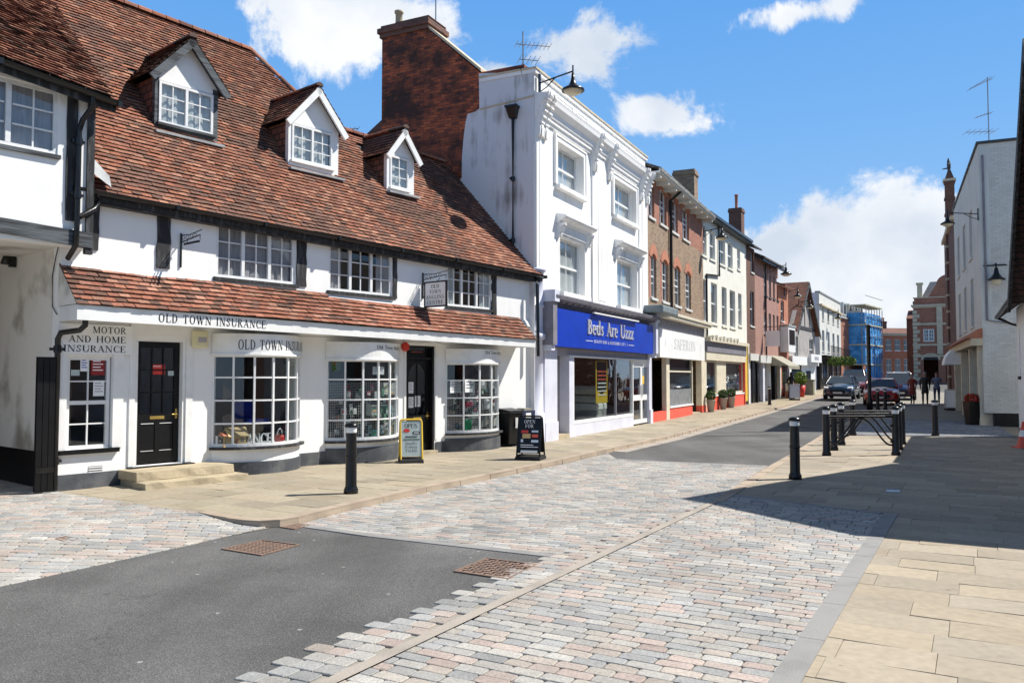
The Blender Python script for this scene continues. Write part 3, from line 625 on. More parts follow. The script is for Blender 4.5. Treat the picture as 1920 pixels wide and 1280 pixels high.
def sheet(mb, poly, zf, mat, cell=1.5, dz=0, farcell=8, col=None):
    if area(poly) < 0: poly = poly[::-1]
    ys = [p[1] for p in poly]; xs = [p[0] for p in poly]; y = min(ys)
    while y < max(ys):
        c = cell if y < 24 else farcell; y2 = min(y+c, max(ys)); x = math.floor(min(xs)/c)*c
        strip = clip(poly, [(min(xs)-1, y), (max(xs)+1, y), (max(xs)+1, y2), (min(xs)-1, y2)])
        if strip:
            while x < max(xs):
                q = clip(strip, [(x, y), (x+c, y), (x+c, y2), (x, y2)])
                if len(q) > 2 and abs(area(q)) > 1e-6: mb.face([(p[0], p[1], zf(*p)+dz) for p in q], mat, col)
                x += c
        y = y2
def paving(mb, poly, ang, lw, ww, zf, mat, pal, gap=.012, h=.012, jit=.006, rnd=None, inset=.007, bond=.5, lvar=.15, dz=0, ymax=1e9, whole=False, chamf=.25):
    rnd = rnd or random.Random(3)
    if area(poly) < 0: poly = poly[::-1]
    ca, sa = math.cos(ang), math.sin(ang)
    loc = [(p[0]*ca+p[1]*sa, -p[0]*sa+p[1]*ca) for p in poly]; us = [p[0] for p in loc]; vs = [p[1] for p in loc]
    v = min(vs)-ww*rnd.random(); row = 0
    while v < max(vs):
        u = min(us)-lw*rnd.random() if bond is None else min(us)-(row % 2)*lw*bond-rnd.random()*.03
        while u < max(us):
            l = lw*(1+rnd.uniform(-lvar, lvar)); a0, a1 = u+gap/2, u+l-gap/2; b0, b1 = v+gap/2, v+ww-gap/2; u += l
            cx, cy = (a0+a1)/2, (b0+b1)/2; wx, wy = cx*ca-cy*sa, cx*sa+cy*ca
            if wy > ymax: continue
            ch = min(.02, ww*chamf*.4)
            rect = [(a0+ch, b0), (a1-ch, b0), (a1, b0+ch), (a1, b1-ch), (a1-ch, b1), (a0+ch, b1), (a0, b1-ch), (a0, b0+ch)] if chamf > 0 else [(a0, b0), (a1, b0), (a1, b1), (a0, b1)]
            rect = [(x+rnd.uniform(-jit, jit)*.5, y_+rnd.uniform(-jit, jit)*.5) for x, y_ in rect]
            wr = [(x*ca-y_*sa, x*sa+y_*ca) for x, y_ in rect]
            if whole:
                if not inside((wx, wy), poly): continue
                q = wr
            else:
                ins = [inside(p, poly) for p in wr]
                q = wr if all(ins) else clip(poly, wr)
            if len(q) < 3 or abs(area(q)) < 1e-4: continue
            c = rnd.choice(pal); k = rnd.uniform(.86, 1.12); c = (c[0]*k, c[1]*k, c[2]*k)
            hh = h+rnd.uniform(-.25, .25)*h*.8; tx, ty = rnd.uniform(-.012, .012), rnd.uniform(-.012, .012)
            qx = sum(p[0] for p in q)/len(q); qy = sum(p[1] for p in q)/len(q)
            top = []; bot = []
            for p in q:
                dx, dy = qx-p[0], qy-p[1]; l2 = math.hypot(dx, dy)+1e-6; f = min(inset/l2, .45)
                tp = (p[0]+dx*f, p[1]+dy*f); top.append((tp[0], tp[1], zf(*tp)+dz+hh+tx*(tp[0]-qx)+ty*(tp[1]-qy))); bot.append((p[0], p[1], zf(*p)+dz-.004))
            mid = [(b_[0], b_[1], t_[2]-min(h*.4, .006)) for b_, t_ in zip(bot, top)]
            m = len(q); mb.mesh(top+mid+bot, [tuple(range(m))]+[(m+i, m+(i+1) % m, (i+1) % m, i) for i in range(m)]+[(2*m+i, 2*m+(i+1) % m, m+(i+1) % m, m+i) for i in range(m)], mat, c)
        v += ww; row += 1
# ================================================================== GROUND
def S(name, mb): o = mb.build(name); o['kind'] = 'structure'; return o
PERP = math.atan2(-.49, .87)
mb = MB(); sheet(mb, [(-120, -40), (260, -40), (260, 420), (-120, 420)], lambda x, y: gz(y)-.32, 'earth', 20, 0, 20); S('ground', mb)
RZ = road_z
kerb_px = [(372, 962), (395, 967), (425, 972), (455, 976), (490, 978), (525, 976), (560, 970), (595, 961), (640, 950), (720, 932), (800, 914), (920, 890), (1055, 862), (1150, 840), (1250, 819), (1350, 793), (1455, 765), (1500, 752), (1540, 741)]
KL = [g2(*p) for p in kerb_px]
_a, _b = Vector((*KL[-4], 0)), Vector((*KL[-1], 0)); _d = (_b-_a).normalized()
KL += [tuple((_b+_d*t)[:2]) for t in (12, 30, 60, 110)]
# left pavement
A0 = g2(118, 925)
Tb = (g2(104, 921), g2(1000, 830))
Tdir = Vector((Tb[1][0]-Tb[0][0], Tb[1][1]-Tb[0][1], 0)).normalized(); Tm = Vector((-Tdir.y, Tdir.x, 0))
back = [(KL[-1][0]-60, KL[-1][1]+10), (-25, 60), (-18, 22), (A0[0]+Tm.x*9, A0[1]+Tm.y*9)]
left_pave = [A0] + KL + back
mb = MB(); sheet(mb, left_pave, pave_z, 'joint', 2, -.006)
SLAB = [(.355, .305, .225), (.36, .31, .23), (.345, .30, .22), (.365, .315, .235), (.34, .295, .225), (.355, .30, .22)]
near_l = [A0] + KL[:17] + [g2(1455, 750), g2(1240, 789), g2(1000, 830), Tb[0], (A0[0]+Tm.x*.3, A0[1]+Tm.y*.3)]
paving(mb, near_l, PERP-.04, .62, .45, pave_z, 'slabs', SLAB, .004, .0022, .001, random.Random(11), .002, None, .3, chamf=0)
rest = [g2(1455, 750)] + KL[16:] + [(KL[-1][0]-14, KL[-1][1]), g2(1478, 744)]
mb2 = MB(); sheet(mb2, rest, pave_z, 'slabs', 2, .0, 8, (.345, .295, .205)); 
S('pavement', mb); S('pavement', mb2)
# kerb stones along the left pavement
mb = MB(); rk = random.Random(2)
def kerb_run(line, width, top, bot, side=1, mat='kerb', seg=.9):
    pts = [Vector((p[0], p[1], 0)) for p in line]
    for i in range(len(pts)-1):
        a, b = pts[i], pts[i+1]; n = max(1, int((b-a).length/seg))
        for k in range(n):
            p, q = a+(b-a)*k/n, a+(b-a)*((k+1)/n-.008); d = (b-a).normalized(); m = Vector((-d.y, d.x, 0))*width*side
            t0, t1 = top(p.x, p.y), top(q.x, q.y); b0, b1 = bot(p.x, p.y), bot(q.x, q.y); j = rk.uniform(-.002, .003)
            P = [(p.x, p.y, b0), (q.x, q.y, b1), (q.x+m.x, q.y+m.y, b1), (p.x+m.x, p.y+m.y, b0), (p.x, p.y, t0+j), (q.x, q.y, t1+j), (q.x+m.x, q.y+m.y, t1+j), (p.x+m.x, p.y+m.y, t0+j)]
            if side < 0: P = [P[3], P[2], P[1], P[0], P[7], P[6], P[5], P[4]]
            mb.hexa(P, mat)
kerb_run(KL[:-2], .15, lambda x, y: gz(y)+.014, lambda x, y: gz(y)-.2)
o = S('kerb', mb)
# left setts on the side road
def left_z(x, y):
    q = -(Vector((x, y, 0))-Vector((*Tb[0], 0))).dot(Tm); t = min(1, max(0, (q-3.3)/1.7)); return -.08*t*t*(3-2*t)
a1 = g2(-60, 1113, RZ); a2 = g2(500, 990, RZ); gull = g2(575, 984, RZ)
aD = (Vector((*a1, 0))-Vector((*a2, 0))).normalized(); a1f = (a2[0]+aD.x*14, a2[1]+aD.y*14)
left_setts = [A0, KL[0], KL[1], KL[2], KL[3], KL[4], KL[5], g2(545, 983, RZ), a2, a1f, (a1f[0]-6, a1f[1]+2), (-16, 13), (A0[0]+Tm.x*8-1, A0[1]+Tm.y*8-.5), (A0[0]+Tm.x*8, A0[1]+Tm.y*8)]
SETT = [(0.39, 0.374, 0.344), (0.427, 0.408, 0.371), (0.342, 0.344, 0.334), (0.42, 0.357, 0.317), (0.434, 0.381, 0.334), (0.444, 0.429, 0.399), (0.322, 0.323, 0.317), (0.396, 0.381, 0.354), (0.42, 0.371, 0.324), (0.373, 0.364, 0.344), (0.434, 0.401, 0.354), (0.359, 0.357, 0.348), (0.43, 0.354, 0.314)]
mb = MB(); sheet(mb, left_setts, left_z, 'mortar', 1.5, -.004)
paving(mb, left_setts, R(3), .21, .13, left_z, 'setts', SETT, .009, .010, .006, random.Random(5), .006, .5, .14)
S('paving_setts', mb)
# foreground asphalt
e1 = g2(1045, 1040, RZ); e2 = g2(1000, 1072, RZ); e3 = g2(480, 1280, RZ)
eD = (Vector((*e3, 0))-Vector((*e2, 0))).normalized(); e4 = (e3[0]+eD.x*14, e3[1]+eD.y*14)
asph = [a2, gull, e1, e3, e4, (a1f[0]-1, a1f[1]-6), a1f]
mb = MB(); sheet(mb, asph, RZ, 'asphalt', 1.2); S('road', mb)
# channel line (drain) along the right side of the carriageway
ch = [g2(600, 1280, RZ), g2(1335, 940, RZ)]
cD = Vector((ch[1][0]-ch[0][0], ch[1][1]-ch[0][1], 0)).normalized(); cN = Vector((cD.y, -cD.x, 0))
c0 = (ch[0][0]-cD.x*14, ch[0][1]-cD.y*14); c1 = ch[1]; farE = g2(1440, 873, RZ)
def offp(p, d): return (p[0]+cN.x*d, p[1]+cN.y*d)
k1 = [g2(575, 984, RZ)]
strip_top = [gull, g2(1063, 1033, RZ)]
fa1 = g2(1155, 860, RZ)
mid_setts = [gull] + [k for k in [g2(560, 971)]+KL[8:12]] + [g2(1055, 863), g2(1140, 843), fa1, farE, c1, e1]
mb = MB(); sheet(mb, mid_setts, RZ, 'mortar', 1.5, -.004)
paving(mb, mid_setts, PERP, .20, .108, RZ, 'setts', SETT+[(.29, .295, .285), (.265, .27, .265), (.35, .34, .32)], .008, .007, .006, random.Random(6), .006, .5, .18)
edge = [e1, c1, c0, e4]
bd = [e1, offp(c1, 0), offp(c0, 0), (e4[0], e4[1])]
sheet(mb, bd, RZ, 'mortar', 1.5, -.004)
saw = [(p[0], p[1]) for p in bd]
saw2 = [e1, c1, c0, e4]
paving(mb, saw2, PERP, .17, .14, RZ, 'setts', SETT, .008, .010, .004, random.Random(8), .006, .5, .05, whole=True)
S('paving_setts', mb)
mb = MB(); cend = g2(1440, 876)
cw = [offp(c0, .0), offp(c1, .0), (cend[0], cend[1]), (cend[0]+.09, cend[1]-.05), offp(c1, .10), offp(c0, .10)]
sheet(mb, cw, RZ, 'channel', 1.5, .012); S('drainage_channel', mb)
# granite / steel strips
gs0, gs1 = g2(1440, 1280), g2(1655, 965); gD = Vector((gs1[0]-gs0[0], gs1[1]-gs0[1], 0)).normalized(); gN = Vector((gD.y, -gD.x, 0))
gb = (gs0[0]-gD.x*14, gs0[1]-gD.y*14)
tl = g2(1378, 928)
mb = MB()
def strip(a, b, w, mat, z=.012, seg=.9, zf=RZ):
    a = Vector((a[0], a[1], 0)); b = Vector((b[0], b[1], 0)); d = (b-a).normalized(); n = Vector((d.y, -d.x, 0)); k = max(1, int((b-a).length/seg))
    for i in range(k):
        p = a+(b-a)*i/k; q = a+(b-a)*((i+1)/k-.006/((b-a).length/k)/k)
        P = [p, q, q+n*w, p+n*w]
        mb.hexa([(v.x, v.y, zf(v.x, v.y)-.03) for v in P][::-1]+[(v.x, v.y, zf(v.x, v.y)+z) for v in P][::-1], mat)
strip(gb, (gs1[0]+gD.x*.15, gs1[1]+gD.y*.15), .16, 'strip', .011)
strip(gull, e1, .13, 'strip', .008)
strip(fa1, farE, .12, 'strip', .008)
strip(tl, (gs1[0]+gD.x*.12, gs1[1]+gD.y*.12), .10, 'strip', .012)
S('paving_strip', mb)
# foreground setts
fs = [offp(c0, .10), offp(c1, .10), tl, gs1, gb]
mb = MB(); sheet(mb, fs, RZ, 'mortar', 1.5, -.006)
paving(mb, fs, PERP, .20, .108, RZ, 'setts', SETT, .008, .007, .006, random.Random(9), .006, .5, .24, chamf=.3)
S('paving_setts', mb)
# right pavement
gs0r = (gb[0]+gN.x*.16, gb[1]+gN.y*.16); gs1r = (gs1[0]+gN.x*.16, gs1[1]+gN.y*.16)
rk_px = [(1440, 875), (1480, 853), (1540, 816), (1600, 785), (1640, 766), (1700, 744)]
RK = [g2(*p) for p in rk_px]
rp = [c1, tl, gs1, gs1r, gs0r, (20, -14), (70, 20), (80, 90)] + [RK[-1]] + RK[-2::-1] + [offp(c1, .13)]
rp = [offp(c1, .13), tl, gs1, gs1r, gs0r, (18, -14), (60, 20), (80, 60)] + RK[::-1]
mb = MB(); sheet(mb, rp, pave_z, 'joint', 2, -.006)
near_r = [offp(c1, .13), tl, gs1, gs1r, gs0r, (9, -3), (18, 8), (16.5, 26), g2(1905, 821), g2(1560, 816), g2(1500, 845), RK[0]]
SLABR = [(.37, .318, .245), (.36, .312, .24), (.38, .325, .25), (.35, .305, .24), (.375, .315, .235), (.345, .30, .235)]
paving(mb, near_r, PERP, .72, .40, pave_z, 'slabs', SLABR, .004, .0022, .001, random.Random(12), .002, None, .3, chamf=0)
bs = [g2(1568, 815), g2(1905, 820), g2(1860, 790), g2(1640, 785)]
if area(bs) < 0: bs = bs[::-1]
paving(mb, bs, PERP, .24, .13, pave_z, 'setts', [(.22, .235, .26), (.27, .28, .3), (.19, .2, .23), (.29, .285, .28)], .012, .010, .006, random.Random(14), .006, .5, .15)
fr = [g2(1640, 785), g2(1860, 789), (34, 62), (36, 90)]+[RK[-1]]+[RK[4]]
sheet(mb, fr, pave_z, 'slabs', 2, .004, 8, (.28, .255, .21))
S('pavement', mb)
mb = MB(); kerb_run([offp(c1, .0)]+RK[:-1]+[RK[-1]], .16, lambda x, y: gz(y)+.012, lambda x, y: gz(y)-.2, -1, 'kerb'); S('kerb', mb)
# far carriageway
KLf = KL[12:]
fr_road = [fa1, g2(1140, 843)] + KL[13:] + [(KL[-1][0]+40, KL[-1][1]+30), (90, 95), (40, 60)] + RK[::-1] + [farE]
mb = MB(); sheet(mb, fr_road, RZ, 'asphalt', 1.5, 0, 4); S('road', mb)
# pinkish gutter course between kerb and road on the left
mb = MB(); kerb_run([(p[0]+.0, p[1]) for p in KL[13:19]], .32, lambda x, y: RZ(x, y)+.008, lambda x, y: gz(y)-.2, -1, 'channel', 1.2); S('gutter', mb)

# covers, gully, marker
def cover(name, label, pxs, mat, pat='grid', zf=RZ, nn=9):
    P = [g(*p, zf) for p in pxs]; c = sum(P, Vector())/4; t = thing(name, label, 'drain cover', c, 0, None); mb = MB()
    Q = [p-c for p in P]
    def at(u, v, z): p = (Q[0]*(1-u)+Q[1]*u)*(1-v)+(Q[3]*(1-u)+Q[2]*u)*v; return (p.x, p.y, zf(p.x+c.x, p.y+c.y)-c.z+z)
    def bx(u0, u1, v0, v1, z0, z1, m): mb.hexa([at(u0, v0, z0), at(u1, v0, z0), at(u1, v1, z0), at(u0, v1, z0), at(u0, v0, z1), at(u1, v0, z1), at(u1, v1, z1), at(u0, v1, z1)], m)
    bx(0, 1, 0, 1, -.02, .004, 'dark_hole' if pat != 'plain' else mat)
    f = MB(); mb0 = mb; mb.build('base', t); mb = f
    for e in ((0, 1, 0, .035), (0, 1, .965, 1), (0, .03, .035, .965), (.97, 1, .035, .965)): bx(*e, .004, .013, mat)
    f.build('frame', t); mb = MB()
    if pat == 'grid':
        for i in range(nn):
            for j in range(nn):
                u = .05+.9*i/nn; v = .05+.9*j/nn
                if (i+j) % 2: bx(u, u+.9/nn*.85, v, v+.9/nn*.55, .004, .011, mat)
                else: bx(u, u+.9/nn*.5, v, v+.9/nn*.85, .004, .011, mat)
    elif pat == 'bars':
        for i in range(nn): u = .05+.9*i/nn; bx(u, u+.9/nn*.5, .04, .96, .004, .013, mat)
    elif pat == 'diag':
        for i in range(nn):
            for j in range(nn): u = .05+.9*i/nn; v = .05+.9*j/nn; bx(u, u+.9/nn*.7, v, v+.9/nn*.7, .004, .009, mat)
        bx(.02, .98, .48, .52, .009, .013, mat)
    if mb.v: mb.build('grating' if pat == 'bars' else 'tread', t)
cover('manhole_cover', 'rusty brown square manhole cover in the asphalt beside the sett paved edge', [(850, 1072), (952, 1087), (1008, 1059), (912, 1047)], 'rust', 'grid')
cover('manhole_cover', 'flat grey split manhole cover in the asphalt near the pavement corner', [(414, 1030), (490, 1042), (562, 1022), (492, 1013)], 'rust', 'diag', nn=10)
cover('drain_gully', 'rusty barred gully grate at the foot of the rounded kerb', [(500, 985), (552, 993), (582, 985), (530, 980)], 'rust', 'bars', nn=8)
cover('stopcock_cover', 'small rusty stopcock cover set in the pink and grey setts on the left', [(103, 1011), (130, 1019), (148, 1011), (122, 1006)], 'rust', 'diag', left_z, 4)
cover('floor_plate', 'small pale metal plate in the shaded slabs of the right pavement', [(1661, 923), (1687, 924), (1688, 918), (1663, 917)], 'galvanised', 'plain', pave_z)
# ================================================================== TIMBER FRAMED SHOP (T) AND ITS JETTIED NEIGHBOUR (U)
T = Frame(Tb[0], Tb[1]); TL = T.L
tb = T.thing('timber_framed_shop', 'long white timber-framed shop with clay tiled roof, three dormers and three bow windows', 'building')
def fz(px, py, off=0): return T.fp(px, py, off)
# eaves line and roof plane
ezL = fz(165, 352, -.18); ezR = fz(955, 503, -.18)
ez = lambda x: ezL[1]+(ezR[1]-ezL[1])*(x-ezL[0])/(ezR[0]-ezL[0])
PIT = R(50); tp = math.tan(PIT)
upw = [T.rect(406, 414, 553, 534), T.rect(617, 453, 735, 556), T.rect(838, 494, 922, 581)]
# ground-floor openings
door1 = T.rect(254, 634, 345, 866); win1 = T.rect(128, 668, 206, 838); door2 = T.rect(763, 647, 813, 847)
bow1 = T.rect(396, 664, 590, 826); bow2 = T.rect(608, 673, 762, 815); bow3 = T.rect(832, 680, 953, 803)
# pixel right ends of bows are silhouettes of the bulge; chord ends found from the wall
bow1 = (2.497, 4.297, bow1[2]+.02, bow1[3]); bow2 = (4.913, 6.793, bow2[2], bow2[3]); bow3 = (8.23, 10.08, bow3[2], bow3[3])
PLZ = .28
PENT0 = 2.55
holes = [h for h in upw] + [(h[0]-.02, h[1]+.02, h[2], h[3]) for h in (door1, win1)] + [(door2[0]-.02, door2[1]+.02, .02, door2[3])] + [(b[0]+.06, b[1]-.06, b[2]+.02, b[3]-.02) for b in (bow1, bow2, bow3)]
mb = MB(); zt = ezL[1]+.05
wall(mb, 0, TL+.25, 0, zt, 0, .25, holes, lambda x, z: 'white_wall', zs=(PLZ,))
# left flank, back and passage side
mb.box(0, .25, .25, 6.5, .55, 3.85, 'grimy_plaster'); mb.box(-.012, .25, .25, 6.5, -.1, .55, 'black_paint'); mb.box(0, .25, .25, 6.5, 3.85, zt, 'white_wall')
mb.box(0, TL+.25, 6.3, 6.5, 0, zt, 'white_wall')
mb.build('wall', tb)
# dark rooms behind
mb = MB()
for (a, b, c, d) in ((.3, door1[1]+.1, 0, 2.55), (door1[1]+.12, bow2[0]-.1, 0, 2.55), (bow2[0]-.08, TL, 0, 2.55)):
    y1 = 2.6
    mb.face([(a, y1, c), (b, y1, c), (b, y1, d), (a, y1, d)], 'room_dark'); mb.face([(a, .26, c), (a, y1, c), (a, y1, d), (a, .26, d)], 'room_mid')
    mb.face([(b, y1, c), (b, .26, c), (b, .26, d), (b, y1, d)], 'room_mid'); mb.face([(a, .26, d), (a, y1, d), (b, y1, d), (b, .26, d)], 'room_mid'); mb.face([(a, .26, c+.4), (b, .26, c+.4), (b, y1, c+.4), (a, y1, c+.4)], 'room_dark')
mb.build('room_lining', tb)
# plinth
segs = [(0, door1[0]-.06), (door1[1]+.06, bow1[0]), (bow1[1], bow2[0]), (bow2[1], door2[0]-.05), (door2[1]+.05, bow3[0]), (bow3[1], TL)]
for a, b in segs:
    if b > a: mb = MB(); mb.box(a, b, -.02, .0, -.1, PLZ-.04+random.uniform(-.02, .02), 'plinth'); mb.build('plinth', tb)
# timbers
rt = random.Random(4)
def post(parent, frame, l, t, r, b, off=-.025, th=.05, mat='timber', name='timber_post', wob=.012):
    x0, z1 = frame.fp(l, t, 0); x1, z0 = frame.fp(r, b, 0); m = MB(); n = 7; V = []
    for i in range(n+1):
        z = z0+(z1-z0)*i/n; a = x0+rt.uniform(-wob, wob); c = x1+rt.uniform(-wob, wob)
        V += [(a, off, z), (c, off, z), (c, off+th, z), (a, off+th, z)]
    Fs = []
    for i in range(n):
        for k in range(4): Fs.append((4*i+k, 4*i+(k+1) % 4, 4*i+4+(k+1) % 4, 4*i+4+k))
    Fs += [(3, 2, 1, 0), (4*n, 4*n+1, 4*n+2, 4*n+3)]
    m.mesh(V, Fs, mat); return m.build(name, parent)
post(tb, T, 295, 380, 318, 505, mat='timber'); post(tb, T, 556, 430, 573, 538); post(tb, T, 736, 468, 743, 560); post(tb, T, 922, 503, 930, 592)
post(tb, T, 160, 352, 184, 470)
# upstairs windows
for k, u in enumerate(upw):
    window(tb, *u, .02, cas=3, cols=2, rows=3, fr=.055, bar=.02, curtain=('curtain', .5) if k == 0 else ('curtain_white' if k == 2 else 'curtain', .22), sill=('timber', .06, .06, .05))
# main roof
EO = .20                                   # eaves overhang
xA, xB = -.1, TL+.12
def roofpt(x, v, dz=0):                    # v = distance up the slope from the eaves edge
    return Vector((x, -EO+v*math.cos(PIT), ez(x)-.03+v*math.sin(PIT)+dz))
nrm = Vector((0, -math.sin(PIT), math.cos(PIT)))
def on_roof(px, py): return T.hp(px, py, roofpt(5, 0), nrm)
hiR = on_roof(470, 97); loR = on_roof(640, 246); loR2 = on_roof(690, 252)
def vup(p): return (p.y+EO)/math.cos(PIT)
xe = hiR.x; vH = vup(hiR); vL = vup(loR)*.5+vup(loR2)*.5; xd = loR.x
print('ROOF', xe, vH, xd, vL, TL, ezL, ezR)
def top_of(x):
    if x < xe: return vH
    if x < xe+1.15: return vH+(vL-vH)*(x-xe)/1.15
    return vL
dorm = []
def dormer_at(l, r, silly, l2=None):
    c = on_roof((l+r)/2, silly); a = on_roof(l, silly) ; y = c.y; x0, _ = T.fp(l, silly, y); x1, _ = T.fp(r, silly, y); return x0, x1, y, c.z
D1 = dormer_at(289, 408, 256); D2 = dormer_at(540, 634, 322); D3 = dormer_at(725, 776, 361)
def dz_of(px, py, D): return T.fp(px, py, D[2])[1]
def keep(u, v):
    x = xA+u
    if v > top_of(x)-.05: return False
    p = roofpt(x, v)
    for D in (D1, D2, D3):
        if D[0]+.04 < x < D[1]-.04 and p.y > D[2]+.02 and p.y < D[2]+1.1: return False
    return True
base = MB(); nseg = 24
for i in range(nseg):
    a = xA+(xB-xA)*i/nseg; b = xA+(xB-xA)*(i+1)/nseg
    base.face([roofpt(a, 0, -.03), roofpt(b, 0, -.03), roofpt(b, top_of(b), -.03), roofpt(a, top_of(a), -.03)], 'timber')
    ta, tb_ = roofpt(a, top_of(a), -.03), roofpt(b, top_of(b), -.03)
    base.face([ta, tb_, (b, 2*tb_.y+EO+.2, ez(b)), (a, 2*ta.y+EO+.2, ez(a))], 'clay_tiles')
# gable ends
ga = [roofpt(xA+.05, 0, -.04), roofpt(xA+.05, vH, -.04)]; base.face([ga[0], ga[1], (xA+.05, 2*ga[1].y+EO, ez(xA))], 'white_wall')
ro = base.build('roof', tb)
mb = MB(); sg = lambda u, v: .05*(vnoise(u, v, .35)-.5)
Uv = Vector((1, 0, (ezR[1]-ezL[1])/(ezR[0]-ezL[0]))).normalized(); Vv = Vector((0, math.cos(PIT), math.sin(PIT)))
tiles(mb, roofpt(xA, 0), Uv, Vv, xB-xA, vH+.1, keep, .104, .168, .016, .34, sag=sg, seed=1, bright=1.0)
ridge_tiles(mb, roofpt(xA, vH, .02), roofpt(xe, vH, .02), .12, .3, 3)
ridge_tiles(mb, roofpt(xe, vH, .03), roofpt(xe+1.15, vL, .03), .10, .3, 4)
ridge_tiles(mb, roofpt(xe+1.15, vL, .02), roofpt(xB-.9, vL, .02), .11, .3, 5)
mb.build('roof_tiles', ro)
# dormers
def dormer(D, apex, eaveL, eaveR, win, wl, dark, rows, cas, label):
    x0, x1, y, zs = D; xa, za = T.fp(*apex, y); xl, zl = T.fp(*eaveL, y); xr, zr = T.fp(*eaveR, y)
    xc = (x0+x1)/2; ze = (zl+zr)/2; hw = (xr-xl)/2; xl, xr = xc-hw, xc+hw
    z0 = zs-.03
    def yr(z): return -EO+(z-ez(xc)+.03)/tp      # where height z meets the main roof
    W = T.rect(*win, y-.01)
    d = MB(); fm = 'timber_grey' if dark else 'white_paint'
    # front: side posts, gable panel
    zt = W[3]+.02
    d.box(x0, W[0], y, y+.10, z0, ze+.05, fm); d.box(W[1], x1, y, y+.10, z0, ze+.05, fm); d.box(W[0], W[1], y, y+.10, z0, W[2]-.01, fm)
    d.prism([(x0, zt), (x1, zt), (x1, ze+.05), (xc, za-.10), (x0, ze+.05)], 'y', y+.012, y+.09, 'white_wall')
    o = d.build('dormer', tb); tag(o, label)
    ck = MB()
    for sx, x in ((-1, x0+.01), (1, x1-.05)):
        yb = yr(ze+.05); ck.prism([(y+.10, z0+.02), (y+.10, ze), (yb+.1, ze)], 'x', x, x+.04, 'clay_tiles')
    ck.build('dormer_cheek', o)
    # roof slopes with tiles
    r = MB(); rl = Vector((xl, y-.14, ze)); rr = Vector((xr, y-.14, ze)); ap = Vector((xc, y-.14, za-.03))
    back_e = yr(ze)+.15; back_a = yr(za)+.1
    for (e, s) in ((rl, 1), (rr, -1)):
        q = [e, ap, Vector((ap.x, back_a, ap.z)), Vector((e.x, back_e, e.z))]
        if s < 0: q = q[::-1]
        r.face([p+Vector((0, 0, .0)) for p in q], 'timber'); 
    rr_o = r.build('dormer_roof', o)
    t = MB()
    for (e, s) in ((rl, 1), (rr, -1)):
        V = (ap-e); Lv = V.length; V.normalize()
        if s > 0:
            P = Vector((e.x, back_a, e.z))+Vector((0, 0, .012)); U = Vector((0, -1, 0))
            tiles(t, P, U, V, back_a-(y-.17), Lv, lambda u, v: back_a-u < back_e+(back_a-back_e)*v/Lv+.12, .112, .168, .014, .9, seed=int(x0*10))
        else:
            P = Vector((e.x, y-.17, e.z))+Vector((0, 0, .012)); U = Vector((0, 1, 0))
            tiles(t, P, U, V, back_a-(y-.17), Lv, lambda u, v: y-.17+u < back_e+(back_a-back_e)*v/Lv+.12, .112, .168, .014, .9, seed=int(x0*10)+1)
    ridge_tiles(t, (xc, y-.19, za-.01), (xc, back_a+.1, za-.01), .09, .28, 7, DARK_PAL+ROOF_PAL[:2])
    t.build('roof_tiles', o)
    b = MB(); bm = 'timber_grey' if dark else 'white_paint'
    for e, s in ((rl, 1), (rr, -1)):
        dirv = (ap-e).normalized(); perp = Vector((-dirv.z*s, 0, dirv.x*s)); perp = perp if perp.z > 0 else -perp
        p0 = e-dirv*.06; p1 = ap; dn = -perp*.13
        f = [p0+dn, p1+dn*1.0, p1, p0]
        yy0, yy1 = y-.165, y-.12
        F_ = [Vector((p.x, yy0, p.z)) for p in f]; B_ = [Vector((p.x, yy1, p.z)) for p in f]
        b.hexa([B_[0], B_[1], B_[2], B_[3], F_[0], F_[1], F_[2], F_[3]] if s > 0 else [F_[0], F_[1], F_[2], F_[3], B_[0], B_[1], B_[2], B_[3]], bm)
    b.build('bargeboard', o)
    window(o, *W, y-.015, cas=cas, cols=2, rows=rows, fr=.045, bar=.018, curtain=('curtain_white', .5), room=True, name='window', rm=.03, rd=.3)
    s = MB(); s.box(W[0]-.04, W[1]+.04, y-.07, y-.002, W[2]-.05, W[2]-.003, 'timber_grey' if dark else 'white_paint'); s.box(x0-.05, x1+.05, y-.18, y-.06, z0-.06, z0-.015, 'lead'); s.build('sill', o)
dormer(D1, (352, 72), (277, 132), (421, 184), (299, 150, 399, 254), None, True, 3, 2, 'largest dormer with dark grey bargeboards, nearest the hip of the tiled roof')
dormer(D2, (590, 163), (531, 222), (642, 256), (548, 230, 623, 317), None, False, 3, 2, 'middle dormer with peeling white bargeboards')
dormer(D3, (749, 240), (717, 288), (781, 305), (732, 290, 766, 358), None, False, 3, 1, 'smallest dormer with one narrow window beside the brick flank')
